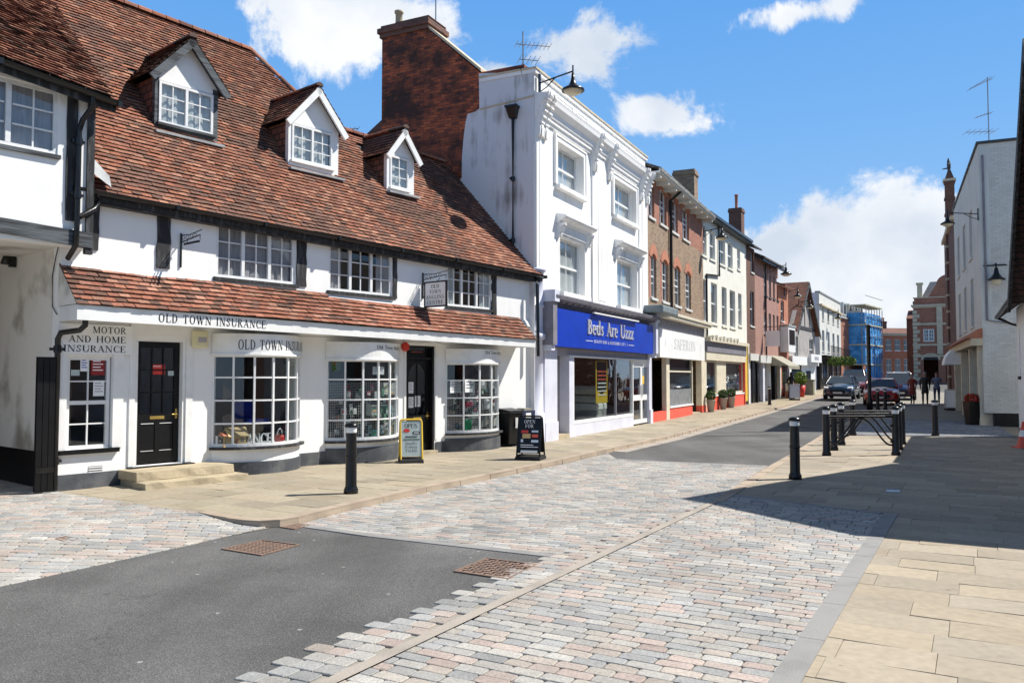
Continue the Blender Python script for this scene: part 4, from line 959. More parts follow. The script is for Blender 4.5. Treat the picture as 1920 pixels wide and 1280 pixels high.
# gutter along the eaves
def gutter(parent, p0, p1, r=.065, mat='black_iron', fascia=True):
    mb = MB(); p0 = Vector(p0); p1 = Vector(p1); n = 8; V = []
    for p in (p0, p1):
        for k in range(n+1): t = PI+PI*k/n; V.append(p+Vector((0, math.cos(t)*r, math.sin(t)*r)))
    mb.mesh(V, [(k, k+1, n+2+k, n+1+k) for k in range(n)], mat, None, True)
    for k in range(n+1): V[k] = V[k]
    mb.mesh([(v[0], v[1]*1, v[2]) for v in V], [tuple(range(n+1)), tuple(range(n+1, 2*n+2))[::-1]], mat)
    nb = int((p1-p0).length/1.8)+1
    for i in range(nb+1):
        p = p0+(p1-p0)*i/nb; mb.box(p.x-.03, p.x+.03, p.y-r-.008, p.y+r+.004, p.z-r-.008, p.z+.004, mat)
    if fascia:
        dx = p1-p0; mb.hexa([p0+Vector((0, r, -.14)), p1+Vector((0, r, -.14)), p1+Vector((0, r+.03, -.14)), p0+Vector((0, r+.03, -.14)), p0+Vector((0, r, .03)), p1+Vector((0, r, .03)), p1+Vector((0, r+.03, .03)), p0+Vector((0, r+.03, .03))], 'timber')
    return mb.build('gutter', parent)
gutter(tb, (xA+.1, -EO-.06, ez(xA+.1)-.04), (xB+.02, -EO-.06, ez(xB)-.04))
mb = MB(); za, zb = ez(.15)-.16, ez(xB)-.16
mb.hexa([(.15, -.17, za-.05), (xB, -.17, zb-.05), (xB, -.001, zb-.05), (.15, -.001, za-.05), (.15, -.17, za), (xB, -.17, zb), (xB, -.001, zb), (.15, -.001, za)], 'timber'); mb.build('soffit', tb)
# pent roof and fascia
FO = -.62
fl_t = T.fp(145, 570, FO); fr_t = T.fp(1004, 637, FO); fl_b = T.fp(145, 599, FO); fr_b = T.fp(1004, 651, FO)
FX0, FX1 = fl_t[0], fr_t[0]
fzt = lambda x: fl_t[1]+(fr_t[1]-fl_t[1])*(x-FX0)/(FX1-FX0)
fzb = lambda x: fl_b[1]+(fr_b[1]-fl_b[1])*(x-FX0)/(FX1-FX0)
pt_l = T.fp(132, 497)[1]; pt_r = T.fp(935, 598)[1]; pzt = lambda x: pt_l+(pt_r-pt_l)*x/T.fp(935, 598)[0]
mb = MB()
mb.hexa([(FX0, FO, fzb(FX0)), (FX1, FO, fzb(FX1)), (FX1, FO+.035, fzb(FX1)), (FX0, FO+.035, fzb(FX0)), (FX0, FO, fzt(FX0)), (FX1, FO, fzt(FX1)), (FX1, FO+.035, fzt(FX1)), (FX0, FO+.035, fzt(FX0))], 'white_paint')
mb.hexa([(FX0, FO+.035, fzb(FX0)), (FX0+.035, FO+.035, fzb(FX0)), (FX0+.035, -.01, fzb(FX0)), (FX0, -.01, fzb(FX0)), (FX0, FO+.035, fzt(FX0)), (FX0+.035, FO+.035, fzt(FX0)), (FX0+.035, -.01, fzt(FX0)), (FX0, -.01, fzt(FX0))], 'white_paint')
mb.hexa([(FX1-.035, FO+.035, fzb(FX1)), (FX1, FO+.035, fzb(FX1)), (FX1, -.01, fzb(FX1)), (FX1-.035, -.01, fzb(FX1)), (FX1-.035, FO+.035, fzt(FX1)), (FX1, FO+.035, fzt(FX1)), (FX1, -.01, fzt(FX1)), (FX1-.035, -.01, fzt(FX1))], 'white_paint')
fa = mb.build('fascia', tb)
mb = MB(); zz = lambda x: fzb(x)+.05
mb.face([(FX0+.04, FO+.04, zz(FX0)), (FX0+.04, -.003, zz(FX0)), (FX1-.04, -.003, zz(FX1)), (FX1-.04, FO+.04, zz(FX1))], 'white_paint'); mb.build('soffit', tb)
mb = MB(); tx = T.fp(297, 600, FO)[0]; tx2 = T.fp(500, 610, FO)[0]; hh = (fzt(tx)-fzb(tx))
text(mb, 'OLD TOWN INSURANCE', tx, tx2, fzb(tx)+hh*.18, hh*.62, 'black_paint', FO-.003, dz=fzb(tx2)-fzb(tx), track=.14); mb.build('lettering', fa)
# pent slope
pe = Vector((FX0-.02, FO-.03, fzt(FX0)+.005)); pu = Vector((FX0-.02, -.0, pzt(0))); ple = Vector((FX1+.02, FO-.03, fzt(FX1)+.005)); pue = Vector((FX1+.02, 0, pzt(FX1)))
mb = MB(); mb.face([pe, ple, pue, pu], 'timber'); mb.face([pe, pu, (FX0-.02, 0, fzt(FX0))], 'grimy_plaster'); mb.face([ple, (FX1+.02, 0, fzt(FX1)), pue], 'white_wall')
pr = mb.build('pent_roof', tb)
mb = MB(); Vp = (pu-pe); Lp = Vp.length; Up = (ple-pe); Wp = Up.length
# slope narrows slightly: cull above the top line
Vp.normalize(); Upn = Up.normalized(); tr_l = (pue-ple).length
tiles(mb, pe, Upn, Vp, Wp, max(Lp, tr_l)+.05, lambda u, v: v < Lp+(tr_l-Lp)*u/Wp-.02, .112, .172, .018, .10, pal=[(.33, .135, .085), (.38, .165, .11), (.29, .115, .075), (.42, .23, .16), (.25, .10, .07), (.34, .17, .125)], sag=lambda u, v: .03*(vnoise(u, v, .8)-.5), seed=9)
mb.build('roof_tiles', pr)
mb = MB(); mb.hexa([(FX0, -.07, pzt(0)-.10), (TL, -.07, pzt(TL)-.10), (TL, -.0, pzt(TL)-.06), (FX0, 0, pzt(0)-.06), (FX0, -.02, pzt(0)+.05), (TL, -.02, pzt(TL)+.05), (TL, 0, pzt(TL)+.06), (FX0, 0, pzt(0)+.06)], 'white_wall'); mb.build('flashing', tb)

# bow windows
def bow(B, cols, rows, depth, label, frieze_top, plinth_z, txt=None, tspan=None, txh=.16, tz=.06):
    x0, x1, z0, z1 = B; c = (x1-x0)/2; Rr = (c*c+depth*depth)/(2*depth); cx = (x0+x1)/2; cy = Rr-depth; half = math.asin(min(1, c/Rr))
    def P(t, r=0): a = -half+2*half*t; return cx+(Rr+r)*math.sin(a), -( (Rr+r)*math.cos(a)-cy) if True else 0
    def arc(mb, r0, r1, za, zb, mat, n=20, t0=0, t1=1):
        for i in range(n):
            ta = t0+(t1-t0)*i/n; tb2 = t0+(t1-t0)*(i+1)/n; a = P(ta, r1); b = P(tb2, r1); c_ = P(tb2, r0); d = P(ta, r0)
            mb.hexa([(*a, za), (*b, za), (*c_, za), (*d, za), (*a, zb), (*b, zb), (*c_, zb), (*d, zb)], mat)
    mb = MB(); fr = .045
    arc(mb, -.05, 0, z1-fr, z1, 'frame_white'); arc(mb, -.05, 0, z0, z0+fr*1.2, 'frame_white')
    for r in range(1, rows): zz = z0+(z1-z0)*r/rows; arc(mb, -.04, -.008, zz-.014, zz+.014, 'frame_white')
    for k in range(cols+1):
        t = k/cols; w = .017 if 0 < k < cols else .03; dt = w/(2*half*Rr)
        arc(mb, -.045, 0 if 0 < k < cols else .004, z0+.02, z1-.02, 'frame_white', 1, max(0, t-dt), min(1, t+dt))
    o = mb.build('bow_window', tb); tag(o, label)
    g_ = MB(); n = cols*2
    for i in range(n):
        a = P(i/n, -.025); b = P((i+1)/n, -.025); g_.face([(*a, z0), (*b, z0), (*b, z1), (*a, z1)], 'glass')
    g_.build('pane', o)
    f = MB(); arc(f, -.06, .035, z1+.002, frieze_top, 'white_paint', 24); arc(f, -.06, .06, z1-.018, z1+.012, 'white_paint', 24)
    pts = [P(i/24, .035) for i in range(25)]; f.face([(*p, frieze_top-.003) for p in pts]+[(x1, 0, frieze_top-.003), (x0, 0, frieze_top-.003)], 'white_paint')
    pts = [P(i/24, -.05) for i in range(25)]; f.face([(*p, z1+.003) for p in pts][::-1], 'white_paint')
    f.build('frieze', o)
    if txt:
        tm = MB(); arcL = 2*half*(Rr+.04)
        def fn(u, z): return (*P(u, .039), z)
        text(tm, txt, tspan[0], tspan[1], z1+tz, txh, 'black_paint', fn=fn, track=.1); tm.build('lettering', o)
    s = MB(); arc(s, -.05, .09, z0-.045, z0-.003, 'timber', 24); s.build('sill', o)
    b2 = MB(); arc(b2, -.08, .0, plinth_z, z0-.045, 'white_wall', 24); arc(b2, -.06, .03, -.08, plinth_z, 'plinth', 24)
    pts = [P(i/24, -.07) for i in range(25)]; b2.face([(*p, z0-.006) for p in pts]+[(x1, .5, z0-.006), (x0, .5, z0-.006)], 'white_paint')
    b2.build('stall_riser', o)
    return P
ft = fzb(5)+.04
bd_ = .50
P1_ = bow(bow1, 6, 4, .48, 'bow window with wide lettered frieze, model house on its ledge', min(ft, bow1[3]+.36), .22, 'OLD TOWN INSURANCE', (.20, 1.0), .17, .085)
P2_ = bow(bow2, 6, 4, .46, 'middle bow window with mesh panels and tackle behind the panes', min(ft, bow2[3]+.34), .30, 'Old Town Angling', (.46, .86), .075, .21)
P3_ = bow(bow3, 5, 4, .42, 'right bow window full of stock beside the angling shop door', min(ft, bow3[3]+.32), .30, 'Old Town Angling', (.46, .86), .075, .21)
# sash window left of the first door
f = window(tb, *win1, .05, cas=1, cols=2, rows=4, fr=.05, bar=.02, sash=True, sill=('black_paint', .07, .07, .12), room=False)
mb = MB(); x0, x1, z0, z1 = win1
mb.box(x0-.14, x0-.02, -.03, .0, z0-.01, z1+.05, 'white_paint'); mb.box(x1+.02, x1+.18, -.03, 0, z0-.01, z1+.05, 'white_paint'); mb.box(x0-.14, x1+.18, -.03, 0, z1+.05, z1+.09, 'white_paint'); mb.build('window_surround', tb)
# doors
def door(D, label, arch=False):
    x0, x1, z0, z1 = D; mb = MB(); y = .10
    for a, b in ((x0, x0+.05), (x1-.05, x1)): mb.box(a, b, .0, .16, z0, z1, 'black_paint' if arch else 'white_paint')
    mb.box(x0+.05, x1-.05, 0, .16, z1-.04, z1, 'black_paint' if arch else 'white_paint')
    zt = z1-.04-(.26 if arch else 0)
    if arch: mb.box(x0+.05, x1-.05, .02, .14, zt, zt+.05, 'black_paint')
    mb.build('door_frame', tb)
    d = MB(); a, b = x0+.055, x1-.055; w = b-a; st = .09; zl = z0+.80
    d.box(a, a+st, y, y+.045, z0+.02, zt-.01, 'black_paint'); d.box(b-st, b, y, y+.045, z0+.02, zt-.01, 'black_paint')
    d.box(a+st, b-st, y, y+.045, z0+.02, z0+.2, 'black_paint'); d.box(a+st, b-st, y, y+.045, zl-.12, zl+.02, 'black_paint'); d.box(a+st, b-st, y, y+.045, zt-.1, zt-.01, 'black_paint')
    m = (a+b)/2; d.box(m-.03, m+.03, y+.003, y+.042, z0+.2, zl-.12, 'black_paint')
    d.box(a+st, b-st, y+.015, y+.03, z0+.2, zl-.12, 'black_paint')
    for s_ in (a+st+.02, m+.05): d.box(s_, s_+(w/2-st-.07), y+.004, y+.016, zl-.145, zl-.135, 'frame_white' if not arch else 'black_paint'); d.box(s_, s_+(w/2-st-.07), y+.004, y+.016, z0+.215, z0+.222, 'frame_white' if not arch else 'black_paint')
    if not arch:
        for k in (1, 2): xx = a+st+(w-2*st)*k/3; d.box(xx-.012, xx+.012, y+.005, y+.04, zl+.02, zt-.1, 'black_paint')
        for k in (1, 2): zz = zl+(zt-.1-zl)*k/3; d.box(a+st, b-st, y+.007, y+.038, zz-.012, zz+.012, 'black_paint')
    else:
        n = 10; cx_ = m; rr = (w-2*st)/2; zc = zt-.1-rr
        for sgn in (-1, 1):
            poly = [(cx_+sgn*rr, zc)]+[(cx_+sgn*rr*math.cos(R(90)*i/n), zc+rr*math.sin(R(90)*i/n)) for i in range(1, n+1)]+[(cx_+sgn*rr, zc+rr)]
            d.prism(poly, 'y', y+.002, y+.043, 'black_paint')
        d.box(m-.012, m+.012, y+.005, y+.04, zl+.02, zt-.1, 'black_paint')
    o = d.build('door', tb); tag(o, label)
    p = MB(); p.face([(a+st, y+.02, zl), (b-st, y+.02, zl), (b-st, y+.02, zt-.1), (a+st, y+.02, zt-.1)], 'glass'); 
    if arch: p.face([(a, y+.02, zt+.05), (b, y+.02, zt+.05), (b, y+.02, z1-.04), (a, y+.02, z1-.04)], 'glass')
    p.build('pane', o)
    h = MB(); h.box(m-.12, m+.12, y-.008, y, zl-.07, zl-.02, 'brass'); h.build('letterbox', o)
    h = MB(); h.tube([(b-.05, y, zl), (b-.05, y-.05, zl), (b-.14, y-.05, zl)], .011, 'brass'); h.box(b-.065, b-.035, y-.008, y, zl-.07, zl+.09, 'brass'); h.build('handle', o)
    return o
d1 = door(door1, 'black panelled door with glazed upper half reached by two stone steps'); d2 = door(door2, 'black door with arched glazing under a lit transom', True)
mb = MB(); x0, x1, z0, z1 = door1
mb.box(x0-.09, x0-.002, -.025, .0, z0, z1+.05, 'white_paint'); mb.box(x1+.002, x1+.12, -.025, 0, z0, z1+.05, 'white_paint'); mb.box(x0-.09, x1+.12, -.03, 0, z1+.05, z1+.24, 'white_paint')
mb.box(x0-.10, x1+.14, -.10, .0, z0-.06, z0-.01, 'black_paint'); mb.build('door_surround', tb)
mb = MB(); x0, x1, z0, z1 = door2; mb.box(x0-.09, x0-.03, -.02, .0, .3, z1+.05, 'white_paint'); mb.box(x1+.03, x1+.10, -.02, 0, .3, z1+.05, 'white_paint'); mb.box(x0-.12, x1+.14, -.05, 0, z1+.05, z1+.10, 'white_paint'); mb.box(x0-.02, x1+.02, -.12, .1, .0, .07, 'stone'); mb.build('door_surround', tb)
# stone steps
mb = MB(); sx0 = T.fp(232, 900)[0]; rs = random.Random(3)
def slabstone(x0, x1, y0, y1, z0, z1, jt=.012):
    n = 8; V = []
    for i in range(n+1):
        x = x0+(x1-x0)*i/n; j = [rs.uniform(-jt, jt) for _ in range(3)]
        V += [(x, y0+j[0], z0), (x, y1, z0), (x, y1, z1+j[1]*.5), (x, y0+j[2]+.01, z1+j[1]*.5)]
    Fs = [(4*i+k, 4*i+4+k, 4*i+4+(k+1) % 4, 4*i+(k+1) % 4) for i in range(n) for k in range(4)]+[(0, 1, 2, 3), (4*n+3, 4*n+2, 4*n+1, 4*n)]
    mb.mesh(V, Fs, 'stone')
slabstone(sx0-.10, sx0+1.55, -.62, -.0, .10, .24); slabstone(sx0-.06, sx0+1.5, -.58, 0, -.02, .10)
slabstone(sx0-.12, sx0+1.62, -.95, -.55, -.02, .10)
mb.build('steps', tb, bevel=.008)
# vents
mb = MB(); vx, vz = T.fp(178, 884)
for i in range(5): mb.box(vx-.10, vx+.11, -.012, 0, vz-.085+i*.037, vz-.07+i*.037, 'white_paint')
mb.box(vx-.1, vx+.11, -.004, 0, vz-.09, vz+.09, 'grey_trim'); mb.build('air_vent', tb)
# downpipe at the left corner
def pipe(parent, pts, r=.035, mat='black_iron', collars=()):
    mb = MB(); mb.tube(pts, r, mat, 10)
    for c in collars: mb.tube([(c[0], c[1], c[2]-.05), (c[0], c[1], c[2]+.05)], r*1.35, mat, 10); mb.box(c[0]-r*2.2, c[0]+r*2.2, c[1], c[1]+r*1.5, c[2]-.02, c[2]+.02, mat)
    return mb.build('downpipe', parent)
pipe(tb, [(.16, FO+.12, fzb(0)+.02), (.16, FO+.12, fzb(0)-.07), (.12, FO+.2, fzb(0)-.14), (-.02, -.12, fzb(0)-.17), (-.04, -.06, fzb(0)-.26), (-.04, -.06, .02)], .042, collars=[(-.04, -.06, 2.1), (-.04, -.06, .45)])

# ---------------- signs and fittings (things of their own)
sg_ = T.thing('signboard', 'white board lettered MOTOR AND HOME INSURANCE above the small sash window', 'sign')
r_ = T.rect(116, 603, 247, 663, -.03); x0, x1 = r_[0], r_[1]; z1 = r_[3]-.02; z0 = r_[2]-.02
mb = MB(); mb.box(x0-.06, x1, -.05, -.032, z0, z1, 'sign_white'); mb.build('board', sg_)
mb = MB(); h = (z1-z0)/3; wd = x1-x0
text(mb, 'MOTOR', x0+wd*.42, x1-wd*.09, z1-h*.86, h*.66, 'black_paint', -.053); mb.build('lettering', sg_); mb = MB(); text(mb, 'AND HOME', x0+wd*.09, x1-wd*.09, z1-h*1.82, h*.66, 'black_paint', -.053); mb.build('lettering', sg_); mb = MB(); text(mb, 'INSURANCE', x0+wd*.02, x1-wd*.09, z1-h*2.78, h*.66, 'black_paint', -.053); mb.build('lettering', sg_)
al = T.thing('alarm_box', 'cream burglar alarm box on the wall beside the first black door', 'alarm'); r_ = T.rect(361, 619, 391, 652, -.08); mb = MB(); mb.box(r_[0], r_[1], -.09, -.026, r_[2], r_[3], 'cream_plastic'); mb.build('casing', al, bevel=.025)
mb = MB(); mb.box(r_[0]+.10, r_[1]-.04, -.094, -.0905, r_[2]+.09, r_[3]-.11, 'grey_paint'); mb.build('badge', al)
al = T.thing('alarm_box', 'round red alarm bell box above the arched black door', 'alarm'); x, z = T.fp(757, 650); mb = MB(); n = 16
mb.prism([(x+.10*math.cos(2*PI*i/6+.5), z+.11*math.sin(2*PI*i/6+.5)) for i in range(6)], 'y', -.10, -.0, 'red_paint'); mb.build('casing', al, bevel=.03)
# hanging signs on scrolled brackets
def scroll(cx, cz, r, y, a0, turns, n=16): return [(cx+r*(1-i/n*.7)*math.cos(a0+turns*2*PI*i/n), y, cz+r*(1-i/n*.7)*math.sin(a0+turns*2*PI*i/n)) for i in range(n+1)]
def bracket(t, x, z, L, stay=True):
    mb = MB(); mb.box(x-.012, x+.012, -.03, -.003, z-.12, z+.45, 'black_iron')
    mb.tube([(x, -.02, z+.3), (x, -L, z+.36)], .011, 'black_iron', 6)
    mb.tube([(x, -.02, z+.42), (x, -L*.5, z+.40), (x, -L-.05, z+.44)], .008, 'black_iron', 6)
    for k in range(4):
        yy = -L*(.15+.2*k); mb.tube([(x, yy+.045*math.cos(a), z+.37+.03*math.sin(a)) for a in [2*PI*i/10 for i in range(11)]], .005, 'black_iron', 5)
    if stay: mb.tube([(x, -.02, z-.1), (x, -L*.75, z+.30)], .007, 'black_iron', 6)
    mb.tube([(x, -L, z+.36), (x, -L, z+.28)], .006, 'black_iron', 5); mb.tube([(x, -L*.35, z+.33), (x, -L*.35, z+.28)], .006, 'black_iron', 5)
    return mb.build('bracket', t)
hs = T.thing('hanging_sign', 'white hanging sign reading OLD TOWN ANGLING CENTRE on a scrolled iron bracket', 'sign')
x, z = T.fp(792, 550); Ls = .72; bracket(hs, x, z, Ls)
mb = MB(); yz0, yz1 = -Ls-.02, -.08
za, zb = z-.32, z+.24
mb.box(x-.012, x+.012, yz0, yz1, za, zb, 'sign_white'); bo = mb.build('board', hs)
mb = MB()
for q in ((yz0-.01, yz0+.02, za, zb), (yz1-.02, yz1+.01, za, zb), (yz0+.02, yz1-.02, za-.0, za+.03), (yz0+.02, yz1-.02, zb-.03, zb)): mb.box(x-.022, x+.022, *q, 'black_paint')
mb.build('frame', hs)
mb = MB(); hh = (zb-za-.1)/4; yw = yz1-yz0
for i, (s_, a, b) in enumerate((('OLD', .3, .7), ('TOWN', .22, .78), ('ANGLING', .08, .92), ('CENTRE', .12, .88))):
    zb_ = zb-.05-hh*(i+.88)
    text(mb, s_, a, b, zb_, hh*.70, 'black_paint', fn=lambda u, zz: (x-.0145, yz1-u*yw, zz)); mb.build('lettering', hs); mb = MB()
for i, (s_, a, b) in enumerate((('OLD', .3, .7), ('TOWN', .22, .78), ('ANGLING', .08, .92), ('CENTRE', .12, .88))):
    zb_ = zb-.05-hh*(i+.88)
    text(mb, s_, a, b, zb_, hh*.70, 'black_paint', fn=lambda u, zz: (x+.0145, yz0+u*yw, zz)); mb.build('lettering', hs); mb = MB()
es = T.thing('empty_sign_bracket', 'empty black iron sign bracket with scrollwork left of the first upstairs window', 'bracket')
x, z = T.fp(338, 488); bracket(es, x, z, .62, False); mb = MB(); mb.box(x-.01, x+.01, -.60, -.12, z+.24, z+.275, 'black_iron'); mb.build('sign_bar', es)

# cables looped under the soffit
for a_, b_ in ((3.0, 5.6), (5.6, 7.4), (7.4, 9.6)):
    mb = MB(); pts = []
    for i in range(13):
        u = i/12; xx = a_+(b_-a_)*u; pts.append((xx, -.40+.06*math.sin(u*5), fzb(xx)+.02-.07*math.sin(PI*u)*(1+.3*math.sin(9*u))))
    mb.tube(pts, .006, 'grey_trim', 5); mb.build('cable', tb)
mb = MB(); mb.tube([(-.02, -.02, 3.75), (-.03, .1, 3.5), (-.02, .25, 3.2), (-.02, .22, 2.75), (-.02, .05, 2.62)], .008, 'black_iron', 5); mb.build('cable', tb)
# ------------------------------------------------------------------ jettied neighbour over the passage (U), drawn in the T frame
ub = T.thing('jettied_house', 'white jettied house with black beams bridging the dark passage at the left edge', 'building')
UO = -.30
ux1 = T.fp(172, 400, UO)[0]; UX0 = -7.5
gl_ = T.fp(0, 108, UO-.25); gr_ = T.fp(212, 186, UO-.25); ue = lambda x: gl_[1]+(gr_[1]-gl_[1])*(x-gl_[0])/(gr_[0]-gl_[0])
bm0 = T.fp(0, 437, UO-.04); bm1 = T.fp(157, 462, UO-.04); bb = lambda x: bm0[1]+(bm1[1]-bm0[1])*(x-bm0[0])/(bm1[0]-bm0[0])
bmt0 = T.fp(0, 407, UO-.04); bh_ = bmt0[1]-bm0[1]
uwr = T.fp(111, 170, UO), T.fp(111, 292, UO); uw = (uwr[0][0]-1.95, uwr[0][0], uwr[1][1], uwr[0][1])
zb0 = bb(ux1); ztop = ue(ux1)+.05
mb = MB(); wall(mb, UX0, ux1, zb0, ztop, UO, UO+.25, [uw], 'white_wall'); mb.box(ux1-.02, ux1, UO+.25, .0, zb0, ztop, 'white_wall'); mb.box(UX0, ux1-.02, UO+.25, 6, zb0+.02, zb0+.12, 'grimy_plaster')
mb.box(UX0, -4.3, UO+.01, 6, -.1, zb0, 'white_wall'); mb.box(UX0, 0, 6, 6.2, -.1, zb0, 'brick_dark'); mb.box(UX0, UX0+.2, UO+.25, 6, zb0, ztop, 'white_wall'); mb.box(ux1-.25, ux1-.02, UO+.25, 6.4, ezL[1]+1.2, ztop, 'white_wall')
mb.build('wall', ub)
mb = MB(); n = 14
def beam(x0, x1, z0f, z1f, y0, y1, mat, jt=.012):
    V = []; 
    for i in range(n+1):
        x = x0+(x1-x0)*i/n; j = rt.uniform(-jt, jt); k = rt.uniform(-jt, jt)
        V += [(x, y0+rt.uniform(-.006, .006), z0f(x)+j), (x, y1, z0f(x)+j), (x, y1, z1f(x)+k), (x, y0, z1f(x)+k)]
    Fs = [(4*i+k, 4*i+4+k, 4*i+4+(k+1) % 4, 4*i+(k+1) % 4) for i in range(n) for k in range(4)]+[(0, 1, 2, 3), (4*n+3, 4*n+2, 4*n+1, 4*n)]
    mb.mesh(V, Fs, mat)
beam(UX0, ux1+.0, bb, lambda x: bb(x)+bh_, UO-.05, UO+.1, 'timber_grey'); mb.build('jetty_beam', ub)
post(ub, T, 111, 167, 124, 420, UO-.028, .05, 'timber', wob=.006); 
pu_x = T.fp(166, 300, UO)[0]
mb = MB(); mb.box(pu_x-.03, ux1+.012, UO-.035, UO+.05, zb0-.1, ztop-.1, 'timber'); mb.build('timber_post', ub)
window(ub, *uw, UO+.02, cas=3, cols=2, rows=3, fr=.06, bar=.022, curtain=('curtain', .5), sill=('timber_grey', .05, .06, .03), wallmat=UO)
# roof of U: from its eaves up to the ridge of the long roof
rx1 = gr_[0]; ey = UO-.24; top_y = roofpt(0, vH).y; top_z = roofpt(0, vH).z+.03
def up_(x, t): z0 = ue(x)-.0; return Vector((x, ey+(top_y-ey)*t, z0+(top_z-z0)*t))
dn_ = Vector((0, 0, -.12)); mb = MB(); mb.face([up_(UX0, 0)+dn_, up_(rx1, 0)+dn_, up_(rx1, 1)+dn_, up_(UX0, 1)+dn_], 'timber'); mb.face([up_(rx1, 0), roofpt(rx1, (ue(rx1)-ez(rx1))/math.sin(PIT)), up_(rx1, 1)], 'clay_tiles'); mb.face([up_(UX0, 1), up_(rx1, 1), (rx1, 9, 4), (UX0, 9, 4)], 'clay_tiles')
mb.face([(UX0, ey+.02, ue(UX0)-.02), (rx1, ey+.02, ue(rx1)-.02), (rx1, .6, ue(rx1)-.02), (UX0, .6, ue(UX0)-.02)][::-1], 'timber')
uro = mb.build('roof', ub)
a = up_(UX0, 0); U_ = (up_(rx1, 0)-a); V_ = up_(UX0, 1)-a; wv = U_.length; lv = V_.length; Un = U_.normalized(); Vn = (V_-Un*V_.dot(Un)).normalized()
mb = MB(); nn0 = Un.cross(Vn)
def usurf(u, v): return (up_(a.x+u*Un.x, v/lv)-(a+Un*u+Vn*v)).dot(nn0)+.04*(vnoise(u, v, .4)-.5)
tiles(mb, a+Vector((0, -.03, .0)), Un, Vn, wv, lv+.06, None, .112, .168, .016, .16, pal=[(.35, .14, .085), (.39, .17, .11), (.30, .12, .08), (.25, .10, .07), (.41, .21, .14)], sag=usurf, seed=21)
hp0 = T.hp(177, 104, a, Un.cross(Vn)); hp1 = T.hp(150, 4, a, Un.cross(Vn)); nn_ = Un.cross(Vn); dd_ = hp1-hp0
ridge_tiles(mb, hp0+nn_*.03, hp0+dd_*2.1+nn_*.03, .11, .33, 9, [(.36, .15, .09), (.42, .19, .12), (.3, .13, .09)])
mb.build('roof_tiles', uro)
gutter(ub, (UX0, ey-.07, ue(UX0)-.05), (rx1+.05, ey-.07, ue(rx1)-.05), .07)
dpx, dpz = T.fp(152, 205, UO-.08); dpx2 = T.fp(147, 300, UO-.08)[0]; dpx3 = T.fp(141, 500, UO-.08)[0]; gx_ = T.fp(174, 180, ey-.05)
pipe(ub, [(gx_[0], ey-.06, ue(gx_[0])-.1), (gx_[0], ey-.06, ue(gx_[0])-.24), (dpx+.02, UO-.10, ue(dpx)-.42), (dpx2, UO-.08, ue(dpx)-.6), (dpx2, UO-.08, 3.9), (dpx3, UO-.08, 3.62), (dpx3, -.12, 3.45)], .04, collars=[(dpx2, UO-.08, ue(dpx)-.75), (dpx2, UO-.08, zb0+.75)])
gj = T.fp(180, 372, -EO-.06)
pipe(tb, [(gj[0]+.02, -EO-.08, ez(gj[0])-.08), (gj[0]+.02, -EO-.08, ez(gj[0])-.22), (gj[0]-.06, UO-.06, ez(gj[0])-.34), (dpx2+.03, UO-.08, ez(gj[0])-.5)], .04)
mb = MB(); lx = T.fp(168, 305, -.25); a = roofpt(ux1, 0); b = roofpt(ux1+.42, 0)
mb.face([(ux1-.05, -.34, ez(ux1)+.22), (ux1+.32, -EO-.02, ez(ux1)+.06), (ux1+.36, -EO+.15, ez(ux1)+.27), (ux1-.02, -.05, ez(ux1)+.62)], 'lead'); mb.face([(ux1-.06, -.34, ez(ux1)+.22), (ux1-.02, -.05, ez(ux1)+.62), (ux1-.06, -.30, ez(ux1)+.66)], 'lead')
mb.build('flashing', tb)
# black passage door leaning open against the corner
PDW = -.34
pd = T.thing('passage_door', 'tall black boarded door folded open beside the passage corner', 'door')
mb = MB(); mb.box(PDW, -.09, -.14, -.09, .03, 1.98, 'black_paint'); 
for i in range(3): mb.box(PDW+i*.083, PDW+i*.083+.075, -.155, -.14, .05, 1.96, 'black_paint')
mb.build('door_leaf', pd); mb = MB(); mb.box(PDW, -.09, -.165, -.155, .3, .38, 'black_iron'); mb.build('hinge', pd)
# wall light in the passage mouth
wl_ = T.thing('wall_light', 'small black wall light high on the shaded passage wall', 'lamp'); y, z = T.flank(30, 490, 0); mb = MB(); mb.box(-.10, -.013, y-.05, y+.05, z-.1, z+.1, 'black_iron'); mb.build('bracket', wl_); mb = MB(); mb.lathe([(.0, .1), (.05, .08), (.09, -.06), (.0, -.07)], -.14, y, 'black_iron', 10, z); mb.build('lamp_shade', wl_)

# ================================================================== WHITE THREE-STOREY HOUSE (W) with the brick flank
W_ = Frame(g2(1003, 831), g2(1240, 789)); WL = W_.L
wb = W_.thing('rendered_house', 'tall white rendered house with paired corbels, brick flank and blue fascia shop below', 'building')
pzL = W_.fp(992, 120)[1]; pzR = W_.fp(1200, 287, 0)[1]; PZ = (pzL+pzR)/2
WE = W_.fp(1212, 400)[0]
print('W', WL, pzL, pzR, WE)
u1 = W_.rect(1043, 262, 1092, 372); u2 = W_.rect(1150, 336, 1191, 424); m1 = W_.rect(1050, 440, 1097, 556); m2 = W_.rect(1157, 484, 1195, 582)
za = (u1[2]+u2[2])/2; zb = (u1[3]+u2[3])/2
u1 = (u1[0], u1[1], za, zb); u2 = (u2[0], u2[1], za, zb); zc = (m1[3]+m2[3])/2; zd = (m1[2]+m2[2])/2; m1 = (m1[0], m1[1], zd, zc); m2 = (m2[0], m2[1], zd, zc)
SFZ = W_.fp(1036, 552, -.3)[1]      # top of the shop cornice
mb = MB(); wall(mb, 0, WE, SFZ-.3, PZ-.12, 0, .3, [u1, u2, m1, m2], 'render_white'); mb.box(0, .3, .3, 5.2, 0, 7.2, 'brick_flank'); mb.box(WE-.3, WE, .3, 5.2, 0, PZ-.3, 'brick_red'); mb.box(.3, WE-.3, 4.8, 5.1, 0, PZ-.95, 'brick_red')
mb.build('wall', wb)
